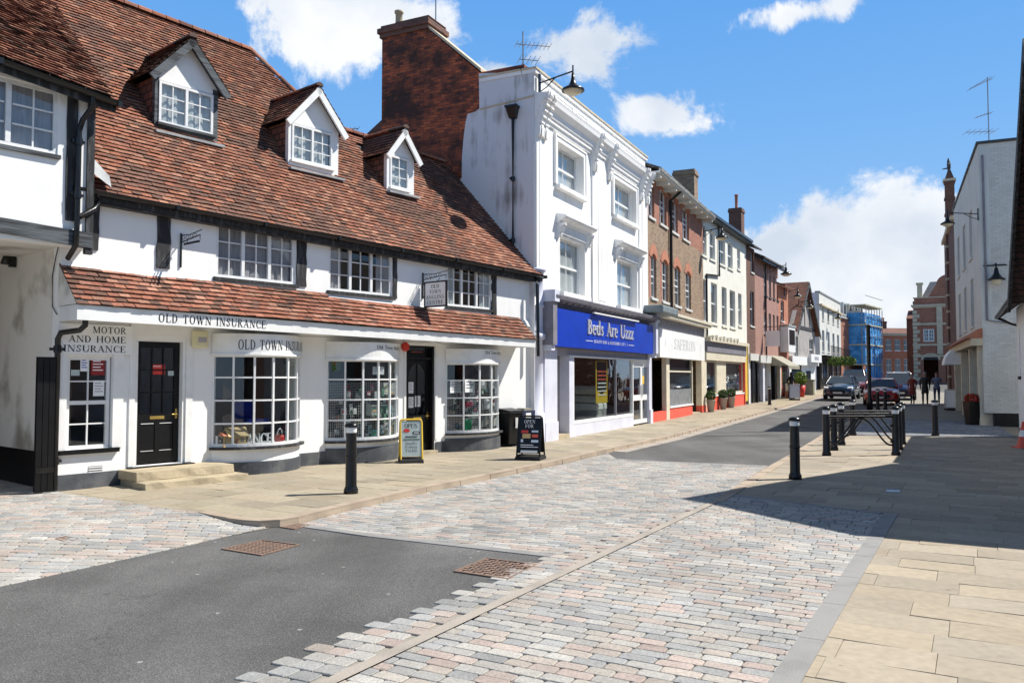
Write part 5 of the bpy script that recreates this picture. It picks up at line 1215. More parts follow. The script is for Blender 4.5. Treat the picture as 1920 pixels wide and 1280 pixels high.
# flank, seen edge to edge: brick with the chimney breast stepping up
fk = lambda px, py, x=0: W_.flank(px, py, x)
pts = [fk(900, 134), fk(806, 50), fk(790, 36), fk(760, 36), fk(716, 54)]
y0f = pts[0][0]; yC = fk(716, 150)[0]
prof = [(.3, 7.2), (y0f, 7.2), (5.2, 7.2)]
mb = MB(); poly = [(.3, 6.9), (yC, 6.9), (yC, pts[4][1]-.32), fk(737, 62)[:1]+(pts[4][1]-.32,), (pts[1][0], pts[1][1]-.25), (y0f, pts[0][1]-.02), (.3, pts[0][1]-.02)]
poly = [(.3, 6.9), (yC, 6.9), (yC, pts[4][1]-.12), (pts[1][0]+.05, pts[2][1]-.25), (pts[1][0], pts[1][1]-.1), (y0f, pts[0][1]-.03), (.3, pts[0][1]-.03)]
mb.prism(poly, 'x', -.0, .9, 'brick_flank'); fo = mb.build('flank_wall', wb)
mb = MB(); mb.hexa([(-.05, y0f-.05, pts[0][1]-.02), (.95, y0f-.05, pts[0][1]-.02), (.95, pts[1][0], pts[1][1]-.08), (-.05, pts[1][0], pts[1][1]-.08), (-.05, y0f-.05, pts[0][1]+.06), (.95, y0f-.05, pts[0][1]+.06), (.95, pts[1][0], pts[1][1]+.0), (-.05, pts[1][0], pts[1][1]+.0)], 'stone_trim'); mb.build('coping', fo)
mb = MB(); ch0, ch1 = pts[1][0]+.02, yC; zt_ = pts[4][1]
mb.box(-.06, .96, ch0, ch1+.05, zt_-.30, zt_-.18, 'brick_dark'); mb.box(-.11, 1.0, ch0-.04, ch1+.1, zt_-.18, zt_-.04, 'brick_dark'); mb.box(-.04, .94, ch0+.02, ch1+.02, zt_-.04, zt_+.05, 'brick_dark'); mb.box(-.04, .9, ch0, ch0+1.1, zt_+.05, pts[2][1]+.05, 'brick_dark')
cho = mb.build('chimney', wb)
for py_ in (fk(735, 30)[0],):
    mb = MB(); mb.lathe([(.11, 0), (.12, .04), (.10, .08), (.10, .44), (.13, .46), (.13, .52), (.09, .52), (.09, .1)], .35, py_, 'clay_pot', 14, zt_+.05); mb.build('chimney_pot', cho)
# painted part of the flank
wp = [(.0, SFZ-.3), (.0, PZ-.1)] + [fk(898, 138, -.02), fk(899, 204, -.02), fk(891, 210, -.02), fk(877, 214, -.02), fk(873, 230, -.02), fk(869, 262, -.02), fk(866, 300, -.02), fk(866, 333, -.02), fk(858, 342, -.02), fk(852, 350, -.02), fk(840, 356, -.02), fk(832, 420, -.02)] + [(fk(832, 420, -.02)[0], 3.0), (.0, 0)]
mb = MB(); mb.prism([(p[0] if i > 1 else -.0, p[1]) for i, p in enumerate(wp)], 'x', -.025, -.002, 'render_flank'); mb.build('render', fo)
mb = MB(); a_, b_ = fk(900, 205, -.03), fk(992, 181, -.03); mb.hexa([(-.05, 0, b_[1]-.02), (-.026, 0, b_[1]-.02), (-.026, a_[0], a_[1]-.02), (-.05, a_[0], a_[1]-.02), (-.05, 0, b_[1]+.02), (-.026, 0, b_[1]+.02), (-.026, a_[0], a_[1]+.02), (-.05, a_[0], a_[1]+.02)], 'stone_trim'); mb.build('string_course', fo)
# lead step flashing where the neighbour's roof meets the flank, roof behind the chimney
mb = MB()
rb_ = [fk(650, 250, .4), fk(730, 203, .4)]
ye_ = fk(676, 250, .4); zc0 = rb_[0][1]+(rb_[1][1]-rb_[0][1])*(rb_[0][0]-yC)/(rb_[0][0]-rb_[1][0]); mb.prism([(yC, 0), (ye_[0], 0), (ye_[0], fk(676, 262, .4)[1]), (yC, fk(722, 212, .4)[1])], 'x', .4, .9, 'brick_dark'); mb.build('rear_gable', wb)
mb = MB(); mb.face([(.3, .3, PZ-.5), (WE-.3, .3, PZ-.5), (WE-.3, 4.8, PZ-.9), (.3, 4.8, PZ-.9)], 'lead'); mb.build('roof', wb)
# parapet, cornice, string
def moulding(parent, name, prof, x0, x1, mat, holes=None):
    m = MB(); m.prism(prof, 'x', x0, x1, mat); return m.build(name, parent)
mb = MB(); mb.box(-.04, WE+.02, -.05, .34, PZ-.12, PZ-.02, 'render_white'); mb.box(-.06, WE+.04, -.08, .36, PZ-.02, PZ+.03, 'stone_trim'); mb.box(-.05, .3, .36, y0f, PZ-.12, PZ-.02, 'render_white'); mb.box(-.07, .3, .38, y0f, PZ-.02, PZ+.03, 'stone_trim'); mb.build('parapet_coping', wb)
cz = W_.fp(1034, 178, -.35)[1]; czb = cz-.62
mb = MB(); prof = [(0, czb), (-.05, czb), (-.06, czb+.07), (-.10, czb+.09), (-.10, czb+.17), (-.14, czb+.2), (-.16, czb+.34), (-.30, czb+.46), (-.32, czb+.56), (-.34, czb+.62), (0, cz+.03)]
mb.prism([(p[0], p[1]) for p in prof], 'x', .0, WE, 'render_white'); mb.build('cornice', wb)
pxs = [(.0, .62), (W_.fp(1108, 400)[0], W_.fp(1142, 400)[0]), (W_.fp(1196, 400)[0], WE)]
for a, b in pxs:
    mb = MB()
    mb.box(a+.02, b-.02, -.05, 0, SFZ, czb, 'render_white')
    mb.box(a+.02+(b-a)*.28, b-.02-(b-a)*.28, -.062, -.05, SFZ+.2, czb-.3, 'render_white'); mb.build('pilaster', wb)
# panels in the parapet
mb = MB()
zp0, zp1 = cz+.16, PZ-.26
for a, b in ((.9, 2.6), (2.9, pxs[1][0]-.3), (pxs[1][1]+.3, WE-.9)):
    if b-a > .4:
        for q in ((a, b, zp0, zp0+.03), (a, b, zp1-.03, zp1), (a, a+.03, zp0, zp1), (b-.03, b, zp0, zp1)): mb.box(q[0], q[1], -.02, 0, q[2], q[3], 'render_white')
mb.build('parapet_panel', wb)
def corbel(parent, x, w, z1, h, y=0, out=.34, mat='render_white'):
    m = MB(); pr = [(y, z1-h), (y-.08, z1-h+.02), (y-.10, z1-h*.82), (y-.07, z1-h*.7), (y-.12, z1-h*.55), (y-out*.55, z1-h*.42), (y-out*.5, z1-h*.28), (y-out*.8, z1-h*.2), (y-out, z1-h*.08), (y-out, z1), (y, z1)]
    m.prism(pr, 'x', x-w/2, x+w/2, mat)
    m.prism([(p[0]-.03, p[1]) for p in pr[1:-1]]+[(y, z1-.05)], 'x', x-w/4, x+w/4, mat)
    for k in range(5): m.box(x-w*.42, x+w*.42, y-.13-out*.14*k, y-.05, z1-h*(.7-.13*k), z1-h*(.66-.13*k), mat)
    return m.build('corbel', parent)
for a, b in pxs:
    for xx in (a+.16, b-.18) if b-a > .5 else ((a+b)/2,): corbel(wb, xx, .24, cz+.02, 1.12, -.05, .34)
# upper windows: moulded surrounds and sills
def sashw(parent, r, y=.20, sur=True, hood=False, fr=.06, curt=None):
    x0, x1, z0, z1 = r
    window(parent, x0, x1, z0, z1, y, 1, 2, 2, fr, .022, sash=True, curtain=curt or ('curtain_white', .5), sill=('render_white', .16, .12, .10))
    mb = MB()
    if sur:
        for q in ((x0-.16, x0, z0, z1), (x1, x1+.16, z0, z1), (x0-.16, x1+.16, z1, z1+.16)): mb.box(q[0], q[1], -.05, -.0, q[2], q[3], 'render_white')
        for q in ((x0-.19, x0-.14, z0, z1+.18), (x1+.14, x1+.19, z0, z1+.18), (x0-.14, x1+.14, z1+.13, z1+.18)): mb.box(q[0], q[1], -.075, -.0, q[2], q[3], 'render_white')
        mb.build('window_surround', parent)
    if hood:
        zt = z1+.30; pr = [(0, zt), (-.08, zt), (-.12, zt+.06), (-.26, zt+.12), (-.30, zt+.17), (-.30, zt+.21), (0, zt+.27)]
        h = MB(); h.prism(pr, 'x', x0-.28, x1+.28, 'render_white'); h.box(x0-.18, x1+.18, -.04, 0, z1+.06, zt, 'render_white'); h.build('window_hood', parent)
        for xx in (x0-.15, x1+.15): corbel(parent, xx, .13, zt, .38, 0, .22)
sashw(wb, u1); sashw(wb, u2); sashw(wb, m1, sur=False, hood=True); sashw(wb, m2, sur=False, hood=True)
# round column at the corner, its cap and base
mb = MB(); cz1 = W_.fp(1015, 510, -.1)[1]; rr = .27
mb.lathe([(rr+.02, -.05), (rr+.02, .75), (rr-.02, .78), (rr-.03, 2.62), (rr+.04, 2.66), (rr+.05, 2.78), (rr-.02, 2.82), (rr-.02, 3.45), (rr+.03, 3.5), (rr-.01, 3.54), (rr-.01, cz1), (rr+.06, cz1+.04), (rr+.06, cz1+.1), (0, cz1+.12)], .27, .16, 'lilac', 24); mb.build('corner_column', wb)
# shopfront
fs_t = W_.fp(1036, 574, -.28); fs_b = W_.fp(1036, 646, -.28); fe_t = W_.fp(1224, 612, -.28); fe_b = W_.fp(1224, 665, -.28)
SX0, SX1 = fs_t[0], fe_t[0]; sz1 = (fs_t[1]+fe_t[1])/2; sz0 = (fs_b[1]+fe_b[1])/2
print('sign', SX0, SX1, sz0, sz1, SFZ)
xw0, _ = W_.fp(1073, 700); xw1, _ = W_.fp(1186, 700); xd1, _ = W_.fp(1219, 700); wz0 = W_.fp(1075, 795)[1]; xr0, _ = W_.fp(1041, 700); xr1, _ = W_.fp(1065, 700)
WT = sz0-.25
mb = MB()
mb.box(.45, WE, -.05, .3, sz0-.02, SFZ-.3, 'grey_trim')                                     # entablature behind the sign
mb.box(.52, xw1, .02, .25, WT+.02, sz0-.02, 'grey_paint'); mb.box(xw1, WE, .02, .25, WT+.02, sz0-.02, 'grey_paint')
mb.box(xr1+.02, xw1+.02, -.02, .25, 0, wz0, 'lilac'); mb.box(xd1+.0, WE, -.06, .25, 0, sz0-.02, 'lilac'); mb.box(xd1-.0, WE+.02, -.10, -.06, 0, .5, 'lilac'); mb.box(.50, xr0, -.06, .25, 0, sz0-.02, 'lilac'); mb.box(.48, xr0+.02, -.09, -.06, 0, .5, 'lilac')
mb.box(xr1, xw0, -.04, .25, 0, WT+.02, 'lilac')
mb.box(xr0, xr1, .9, 1.0, 0, WT, 'grey_paint'); mb.box(xr1, xr1+.06, .25, .9, 0, WT, 'grey_paint'); mb.box(xr0-.06, xr0, .25, .9, 0, WT, 'grey_paint'); mb.box(xr0, xr1, -.05, .9, -.05, .12, 'stone')
sfo = mb.build('shopfront', wb)
mb = MB()
for q in ((xw0, xw0+.07, wz0, WT), (xw1-.06, xw1, wz0, WT)): mb.box(q[0], q[1], -.03, .08, q[2], q[3], 'white_paint')
mb.box(xw0+.07, xw1-.06, -.03, .08, wz0, wz0+.09, 'white_paint'); mb.box(xr1, xd1, -.05, .04, WT-.0, WT+.05, 'white_paint')
xm = W_.fp(1155, 700)[0]; mb.box(xm-.02, xm+.02, -.01, .06, wz0+.09, WT, 'grey_trim')
f = mb.build('shop_window', sfo)
mb = MB(); mb.face([(xw0, .03, wz0), (xw1, .03, wz0), (xw1, .03, WT), (xw0, .03, WT)], 'glass_shop'); mb.build('pane', sfo)
# double door
mb = MB(); dzt = WT-.10; xmid = (xw1+xd1)/2
mb.box(xw1, xd1, .0, .07, dzt, WT, 'white_paint')
for a, b in ((xw1+.02, xmid-.01), (xmid+.01, xd1-.02)):
    mb.box(a, a+.09, .01, .06, .06, dzt, 'white_paint'); mb.box(b-.09, b, .01, .06, .06, dzt, 'white_paint')
    for zz in ((.06, .20), (.86, 1.05), (dzt-.12, dzt)): mb.box(a+.09, b-.09, .01, .06, *zz, 'white_paint')
do = mb.build('door', wb); mb = MB(); mb.face([(xw1, .035, .1), (xd1, .035, .1), (xd1, .035, dzt), (xw1, .035, dzt)], 'glass_shop'); mb.build('pane', do)
mb = MB(); mb.box(xmid-.05, xmid-.03, -.04, .0, 1.0, 1.4, 'silver'); mb.box(xmid+.03, xmid+.05, -.04, 0, 1.0, 1.4, 'silver'); mb.build('handle', do)
mb = MB(); mb.box(xmid+.14, xmid+.36, .022, .03, 1.42, 1.72, 'yellow'); mb.build('notice', do)
# cornice over the sign with a lead flat
mb = MB(); prof = [(-.05, SFZ-.3), (-.10, SFZ-.28), (-.14, SFZ-.20), (-.34, SFZ-.12), (-.42, SFZ-.10), (-.45, SFZ-.02), (-.45, SFZ), (0, SFZ+.1)]
mb.prism(prof, 'x', .42, WE+.2, 'grey_trim')
for i in range(22): x = .6+i*(WE-.8)/21; mb.box(x-.03, x+.03, -.36, -.16, SFZ-.19, SFZ-.14, 'grey_trim')
mb.build('shop_cornice', wb)
for x in (.48, WE+.02):
    mb = MB(); mb.box(x-.13, x+.13, -.36, -.05, sz0+.02, SFZ-.1, 'grey_trim' if x < 1 else 'lilac'); mb.box(x-.15, x+.15, -.42, -.05, SFZ-.18, SFZ+.12, 'lilac'); mb.box(x-.11, x+.11, -.30, -.05, sz0-.12, sz0+.02, 'lilac'); mb.build('console', wb)
sg2 = W_.thing('shop_sign', 'bright blue fascia sign with silver lettering Beds Are Uzzz', 'sign')
mb = MB(); mb.box(SX0, SX1, -.28, -.06, sz0, sz1, 'blue_sign')
bo = mb.build('board', sg2)
mb = MB(); lx0 = W_.fp(1102, 620, -.3)[0]; lx1 = W_.fp(1188, 640, -.3)[0]; sh = sz1-sz0
text(mb, 'Beds Are Uzzz', lx0, lx1, sz0+sh*.42, sh*.42, 'silver', -.315, track=.06, depth=.035); mb.build('lettering', sg2)
mb = MB(); tx0, tx1 = lx0+.55, lx1-.55; text(mb, 'QUALITY BEDS & ACCESSORIES. EST 1981', tx0, tx1, sz0+sh*.19, sh*.085, 'sign_white', -.284, track=.12)
mb.box(lx0-.1, tx0-.1, -.286, -.281, sz0+sh*.22, sz0+sh*.235, 'sign_white'); mb.box(tx1+.1, lx1+.1, -.286, -.281, sz0+sh*.22, sz0+sh*.235, 'sign_white'); mb.build('strapline', sg2)
mb = MB(); mb.box(lx0+.3, lx1+.3, -.40, -.33, sz1+.02, sz1+.06, 'frame_white')
for x in (lx0+.5, lx1+.1): mb.box(x-.01, x+.01, -.36, -.28, sz1-.02, sz1+.03, 'black_iron')
mb.build('trough_light', sg2)
# inside the bed shop
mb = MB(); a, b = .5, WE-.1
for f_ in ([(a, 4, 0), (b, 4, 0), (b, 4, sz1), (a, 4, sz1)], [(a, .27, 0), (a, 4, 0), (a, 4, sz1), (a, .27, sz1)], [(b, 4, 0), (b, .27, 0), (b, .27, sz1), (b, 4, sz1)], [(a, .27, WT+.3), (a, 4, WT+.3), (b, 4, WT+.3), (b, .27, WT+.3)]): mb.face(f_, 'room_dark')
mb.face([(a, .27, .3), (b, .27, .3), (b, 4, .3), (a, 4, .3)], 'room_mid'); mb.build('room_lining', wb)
def bed(x, y, w, l, label, n=2, mat='sign_white', rz=0):
    t = W_.thing('bed', label, 'bed'); mb = MB(); mb.box(x, x+w, y, y+l, .3, .62, 'pot_grey'); mb.build('base', t, bevel=.02)
    for k in range(n): m = MB(); m.box(x-.02, x+w+.02, y-.02, y+l+.02, .62+k*.25, .84+k*.25, mat); m.build('mattress', t, bevel=.05)
    m = MB(); m.box(x-.05, x+.4, y-.04, y+l*.7, .84+(n-1)*.25, .9+(n-1)*.25, 'lilac'); m.build('cover', t, bevel=.03)
x1_ = W_.fp(1105, 760, .6)[0]
bed(x1_-.0, .35, .9, 1.5, 'pile of pale mattresses in the middle of the bed shop window', 3, 'curtain_white')
bed(xw0+.1, .40, .7, 1.4, 'low bed with a draped pale cover at the near end of the shop window', 1, 'curtain_white')
ban = W_.thing('window_banner', 'orange and black pointed banner hanging inside the bed shop window', 'banner')
r_ = W_.rect(1117, 676, 1139, 754, .10); mb = MB(); bx0, bx1, bz0, bz1 = r_; mb.box(bx0, bx1, .10, .115, bz0, bz1, 'yellow'); mb.build('banner_cloth', ban)
mb = MB(); cxm = (bx0+bx1)/2; i_ = .09; mb.prism([(bx0+i_, bz1-.02), (bx0+i_, bz0+.42), (cxm, bz0+.24), (bx1-i_, bz0+.42), (bx1-i_, bz1-.02)], 'y', .094, .0995, 'black_paint')
for k in range(7): mb.box(bx0+i_+.05, bx1-i_-.05, .090, .0935, bz1-.35-k*.12, bz1-.31-k*.12, 'coral' if k < 3 else 'sign_white')
mb.build('printed_panel', ban)
# downpipe with hopper on the flank
yh, zh = fk(961, 206, -.12); yq = fk(966, 480, -.1)
mb = MB(); mb.hexa([(-.16, yh-.09, zh-.22), (-.04, yh-.09, zh-.22), (-.04, yh+.09, zh-.22), (-.16, yh+.09, zh-.22), (-.24, yh-.15, zh+.05), (-.03, yh-.15, zh+.05), (-.03, yh+.15, zh+.05), (-.24, yh+.15, zh+.05)], 'black_iron'); mb.box(-.26, -.03, yh-.17, yh+.17, zh+.05, zh+.1, 'black_iron'); mb.build('hopper', wb)
zq = fk(966, 500, -.1)[1]; pipe(wb, [(-.10, yh, zh-.2), (-.10, yh, zq), (-.09, .25, zq-.22), (-.06, -.05, zq-.3), (-.06, -.10, zq-.5), (-.06, -.12, 2.2)], .042, collars=[(-.10, yh, zh-1.8), (-.10, yh, zh-3.4)])
# wall mounted aerial on the parapet, pole on the chimney
def aerial(label, base, h, arms, lean=0, rz=0):
    t = thing('tv_aerial', label, 'aerial', base, rz); mb = MB(); mb.tube([(0, 0, -.3), (lean*h, 0, h)], .02, 'galvanised', 6); mb.build('mast', t)
    for (z, L, n, sp, up) in arms:
        m = MB(); x0 = lean*z; m.tube([(x0-L*.2, 0, z), (x0+L*.8, 0, z+up)], .012, 'galvanised', 5)
        for i in range(n): f = i/(n-1); xx = x0-L*.2+L*f; zz = z+up*max(0, (f-.2)/.8); m.tube([(xx, -sp, zz), (xx, sp, zz)], .008, 'galvanised', 4)
        m.build('antenna', t)
y_ = fk(992, 118)
aerial('small tv aerial on the parapet corner of the white rendered house', W_.w(.15, .4, PZ), 1.1, [(.75, .9, 9, .22, .0), (.35, .5, 5, .3, 0)], rz=.2)
aerial('bare aerial pole on the tall brick chimney', W_.w(.5, ch0+.1, zt_+.1), 1.5, [(1.3, .5, 4, .2, 0)], rz=1)
aerial('small aerial beyond the lower ridge of the tiled roof', T.w(xd+1.3, 4.2, roofpt(5, vL).z-.1), .9, [(.7, .7, 7, .2, .1)], rz=.4)
# swan-neck street lamps fixed to the fronts
def swan_lamp(label, loc, rz, L=1.0, s=1.0, group='swan neck lamps on the fronts', rise=.12):
    t = thing('street_lamp', label, 'lamp', loc, rz, group); mb = MB()     # local -y points to the street
    mb.box(-.05*s, .05*s, -.04, .0, -.25*s, .30*s, 'black_iron'); mb.build('wall_plate', t)
    m = MB(); m.tube([(0, -.02, .05*s), (0, -L*.5, .05*s+rise*.5), (0, -L, .05*s+rise)], .022*s, 'black_iron', 8); m.tube([(0, -.02, -.2*s), (0, -L*.25, -.08*s), (0, -L*.5, .06*s+rise*.5)], .016*s, 'black_iron', 6)
    m.tube([(0, -L, .05*s+rise+.16*s), (0, -L, .05*s+rise-.25*s)], .022*s, 'black_iron', 8); m.build('arm', t)
    m = MB(); zt = .05*s+rise-.05*s
    m.lathe([(.0, zt), (.035*s, zt-.0), (.05*s, zt-.14*s), (.08*s, zt-.26*s), (.13*s, zt-.34*s), (.23*s, zt-.40*s), (.30*s, zt-.44*s), (.31*s, zt-.49*s), (.28*s, zt-.50*s), (.20*s, zt-.44*s), (0, zt-.40*s)], 0, -L, 'black_iron', 20); m.build('lamp_shade', t)
    m = MB(); m.lathe([(.25*s, zt-.485*s), (.22*s, zt-.54*s), (.12*s, zt-.59*s), (.0, zt-.60*s)], 0, -L, 'lamp_glass', 16); m.build('lens', t)
    return t
lx_, lz_ = W_.fp(1003, 158); swan_lamp('swan neck lamp at the top corner of the white rendered house', W_.w(.14, -.06, lz_), W_.rz, .95, .95, rise=.16)
# ================================================================== REST OF THE LEFT ROW
def tri_roof(mb, x0, x1, ye, yr, yb, ze, zr, mat, zb=None, over=.25):
    zb = ze if zb is None else zb
    sl = (zr-ze)/(yr-ye)
    mb.hexa([(x0, ye-over, ze-over*sl), (x1, ye-over, ze-over*sl), (x1, yr, zr-.12), (x0, yr, zr-.12), (x0, ye-over, ze-over*sl+.10), (x1, ye-over, ze-over*sl+.10), (x1, yr, zr), (x0, yr, zr)], mat)
    mb.face([(x0, yr, zr), (x1, yr, zr), (x1, yb, zb), (x0, yb, zb)], mat)
def body(t, L, H, mat, wins, y0=0, depth=8, side=None, z0=0, thick=.3, shop=None, zs=(), x0=0, matf=None):
    mb = MB(); side = side or mat
    wall(mb, x0, L, z0, H, y0, y0+thick, wins, matf or mat, zs=zs)
    mb.box(x0, x0+.25, y0+thick, depth, -.3, H, side); mb.box(L-.25, L, y0+thick, depth, -.3, H, side); mb.box(x0+.25, L-.25, depth-.3, depth, -.3, H, side)
    mb.face([(x0+.25, y0+thick, H-.05), (L-.25, y0+thick, H-.05), (L-.25, depth-.3, H-.05), (x0+.25, depth-.3, H-.05)], 'slate')
    return mb.build('wall', t)
def simple_sash(t, r, y=.10, sillm='off_white', cols=2, rows=2, gl='glass_dark', fr=.07, cas=1, mat='frame_white', lintel=None, bar=.03):
    window(t, *r, y, cas, cols, rows, fr, bar, gl=gl, sash=True, sill=(sillm, .06, .09, .06), mat=mat)
    if lintel:
        m = MB(); m.box(r[0]-.08, r[1]+.08, -.015, 0, r[3]+.01, r[3]+.2, lintel); m.build('lintel', t)
def avg_rows(rs):
    z0 = sum(r[2] for r in rs)/len(rs); z1 = sum(r[3] for r in rs)/len(rs); return [(r[0], r[1], z0, z1) for r in rs]
def chimney(t, x0, x1, y0, y1, z0, z1, mat, pots=(), potm='terracotta', poth=.5):
    m = MB(); m.box(x0, x1, y0, y1, z0, z1-.25, mat); m.box(x0-.05, x1+.05, y0-.05, y1+.05, z1-.25, z1-.12, mat); m.box(x0-.02, x1+.02, y0-.02, y1+.02, z1-.12, z1, mat); o = m.build('chimney', t)
    for (x, y) in pots: p = MB(); p.lathe([(.12, 0), (.12, .05), (.09, .1), (.10, poth-.1), (.13, poth-.06), (.13, poth), (.08, poth), (.08, .1)], x, y, potm, 10, z1); p.build('chimney_pot', o)
    return o
# --- brick house over the restaurant
endW = W_.w(WE+.0, 0)
Bf = Frame((endW.x, endW.y), g2(1321, 771.5)); bt = Bf.thing('brick_house', 'red and yellow brick house with arched windows above the white restaurant front', 'building')
uw_ = avg_rows([Bf.rect(*r) for r in ((1215, 333, 1227, 411), (1236, 349, 1250, 427), (1258, 368, 1271, 443), (1279, 381, 1292, 451))])
mw_ = avg_rows([Bf.rect(*r) for r in ((1220, 473, 1231, 563), (1241, 485, 1253, 568), (1264, 496, 1276, 574), (1285, 505, 1296, 580))])
ze1 = Bf.fp(1230, 315, -.55)[1]; ze2 = Bf.fp(1312, 378, -.55)[1]; BH = (ze1+ze2)/2-.1
band0 = uw_[0][2]-.1
shopz = Bf.fp(1260, 590)[1]
body(bt, Bf.L, BH, 'brick_stock', uw_+mw_, zs=(band0, mw_[0][3]+.35), z0=shopz-.2, matf=lambda x, z: 'brick_red' if (z > band0 or any(r[0]-.16 < x < r[1]+.0 and r[2] < z < r[3] for r in mw_) or any(r[1] < x < r[1]+.18 and r[2] < z < r[3] for r in mw_)) else 'brick_stock')
for r in uw_+mw_:
    simple_sash(bt, r, .09, 'off_white', 2, 3, gl='glass')
    m = MB(); xc = (r[0]+r[1])/2; hw = (r[1]-r[0])/2; n = 10; rise = .18; h = .32
    # segmental head filling the corners and an orange brick arch over it
    arc_ = [(xc+hw*math.sin(a)/math.sin(.9), r[3]-rise+rise*(math.cos(a)-math.cos(.9))/(1-math.cos(.9))) for a in [-.9+1.8*i/n for i in range(n+1)]]
    m.prism([(r[0], r[3]+.001)]+arc_[:n//2+1]+[(xc, r[3]+.001)], 'y', -.004, .09, 'brick_orange'); m.prism([(xc, r[3]+.001)]+arc_[n//2:]+[(r[1], r[3]+.001)], 'y', -.004, .09, 'brick_orange')
    out = [(xc+(hw+.22)*math.sin(a)/math.sin(.9), r[3]-rise+.08+(rise+.28)*(math.cos(a)-math.cos(.9))/(1-math.cos(.9))) for a in [-.9+1.8*i/n for i in range(n+1)]]
    for i in range(n): m.prism([arc_[i], arc_[i+1], out[i+1], out[i]], 'y', -.022, -.0045, 'brick_orange')
    m.build('window_arch', bt)
m = MB(); m.box(-.1, Bf.L+.1, -.55, .0, BH-.02, BH+.05, 'off_white'); m.box(-.1, Bf.L+.1, -.60, -.50, BH+.05, BH+.16, 'off_white'); m.build('soffit', bt)
for i in range(9): m = MB(); x = .2+i*(Bf.L-.4)/8; m.box(x-.06, x+.06, -.5, -.0, BH-.16, BH-.02, 'off_white'); m.build('eaves_bracket', bt)
m = MB(); tri_roof(m, -.1, Bf.L+.1, -.5, 3.2, 8, BH+.1, BH+1.7, 'slate_tiles', over=.1); m.build('roof', bt)
pipe(bt, [((uw_[1][1]+uw_[2][0])/2, -.5, BH-.0), ((uw_[1][1]+uw_[2][0])/2, -.08, BH-.35), ((uw_[1][1]+uw_[2][0])/2, -.08, shopz)], .06)
ch_x = Bf.L; cz_ = Bf.fp(1276, 322, 1.2)
ccx = Bf.fp(1288, 350, .7)[0]; chimney(bt, ccx, ccx+.8, .35, 1.35, BH-.6, Bf.fp(1288, 318, .7)[1], 'brick_stock')
# restaurant front
m = MB(); zc_ = shopz; m.box(0, Bf.L, -.42, .0, zc_-.12, zc_-.02, 'cream_paint'); m.box(0, Bf.L, -.36, 0, zc_-.24, zc_-.12, 'cream_paint'); m.box(0, Bf.L, -.3, 0, zc_-.02, zc_+.03, 'lead'); m.box(0.1, Bf.L, -.04, .2, Bf.fp(1260, 640)[1]-.0, zc_-.24, 'grey_trim'); m.build('shop_cornice', bt)
rs = Bf.thing('shop_sign', 'white restaurant fascia board lettered SAFFRON in pale gold', 'sign'); s_l = Bf.fp(1237, 614, -.2); s_lb = Bf.fp(1237, 668, -.2); s_r = Bf.fp(1321, 634, -.2); s_rb = Bf.fp(1321, 677, -.2)
rz0, rz1 = (s_lb[1]+s_rb[1])/2, (s_l[1]+s_r[1])/2; rx0, rx1 = s_l[0], min(s_r[0], Bf.L)
m = MB(); m.box(rx0, rx1, -.20, -.05, rz0, rz1, 'sign_white'); m.build('board', rs)
m = MB(); w_ = rx1-rx0; text(m, 'SAFFRON', rx0+w_*.27, rx0+w_*.76, rz0+(rz1-rz0)*.34, (rz1-rz0)*.40, 'silver', -.203, track=.05); m.build('lettering', rs)
for f_ in (.10, .88): m = MB(); m.prism([(rx0+w_*f_, rz0+(rz1-rz0)*.68), (rx0+w_*f_+.05, rz0+(rz1-rz0)*.5), (rx0+w_*f_-.02, rz0+(rz1-rz0)*.38), (rx0+w_*f_-.03, rz0+(rz1-rz0)*.55)], 'y', -.205, -.2005, 'silver'); m.build('emblem', rs)
aw = Bf.thing('awning_box', 'grey boxed awning housing on the ledge at the near end of the restaurant', 'awning'); a_ = Bf.rect(1211, 572, 1243, 598, -.1); m = MB(); m.box(a_[0]-.1, a_[1]-.2, -.75, .0, a_[2]+.05, a_[3], 'awning_box'); m.build('housing', aw, bevel=.06)
q0, _ = Bf.fp(1248, 700); q1, _ = Bf.fp(1254, 700); q2, _ = Bf.fp(1297, 700); qz = Bf.fp(1254, 764)[1]; q3, _ = Bf.fp(1313, 700)
m = MB(); m.box(q0, q1, -.03, .15, 0, rz0, 'cream_paint'); m.box(q1, q2, -.02, .15, .0, qz-.02, 'coral'); m.box(.02, q0, -.02, .15, -.05, qz-.1, 'coral'); m.box(q1, q2+.05, -.06, .18, qz-.02, qz+.04, 'sign_white'); m.box(q2, q2+.1, -.02, .15, qz+.04, rz0, 'cream_paint'); m.box(q3, Bf.L, -.06, .2, .35, rz0, 'cream_paint'); m.box(q3-.02, Bf.L+.02, -.08, .2, -.05, .35, 'coral'); m.box(q2+.1, q3, .55, .6, 0, rz0, 'cream_paint'); m.box(q2+.1, q3, 0, .55, -.05, .08, 'stone'); m.box(.0, q0, .5, .55, 0, rz0, 'dark_hole'); m.box(0, Bf.L, .0, 1.5, rz0, rz0+.05, 'cream_paint'); m.build('shopfront', bt)
m = MB(); m.box(q1, q2, .02, .07, qz+.04+(rz0-qz)*.70, qz+.1+(rz0-qz)*.70, 'cream_paint'); f_ = m.build('shop_window', bt); m = MB(); m.face([(q1, .04, qz), (q2, .04, qz), (q2, .04, rz0), (q1, .04, rz0)], 'glass_dark'); m.build('pane', f_)
m = MB(); m.face([(q1+.02, .035, qz+.04), (q2-.02, .035, qz+.04), (q2-.02, .035, qz+.7), (q1+.02, .035, qz+.7)], 'slate_light'); m.build('frosting', f_)
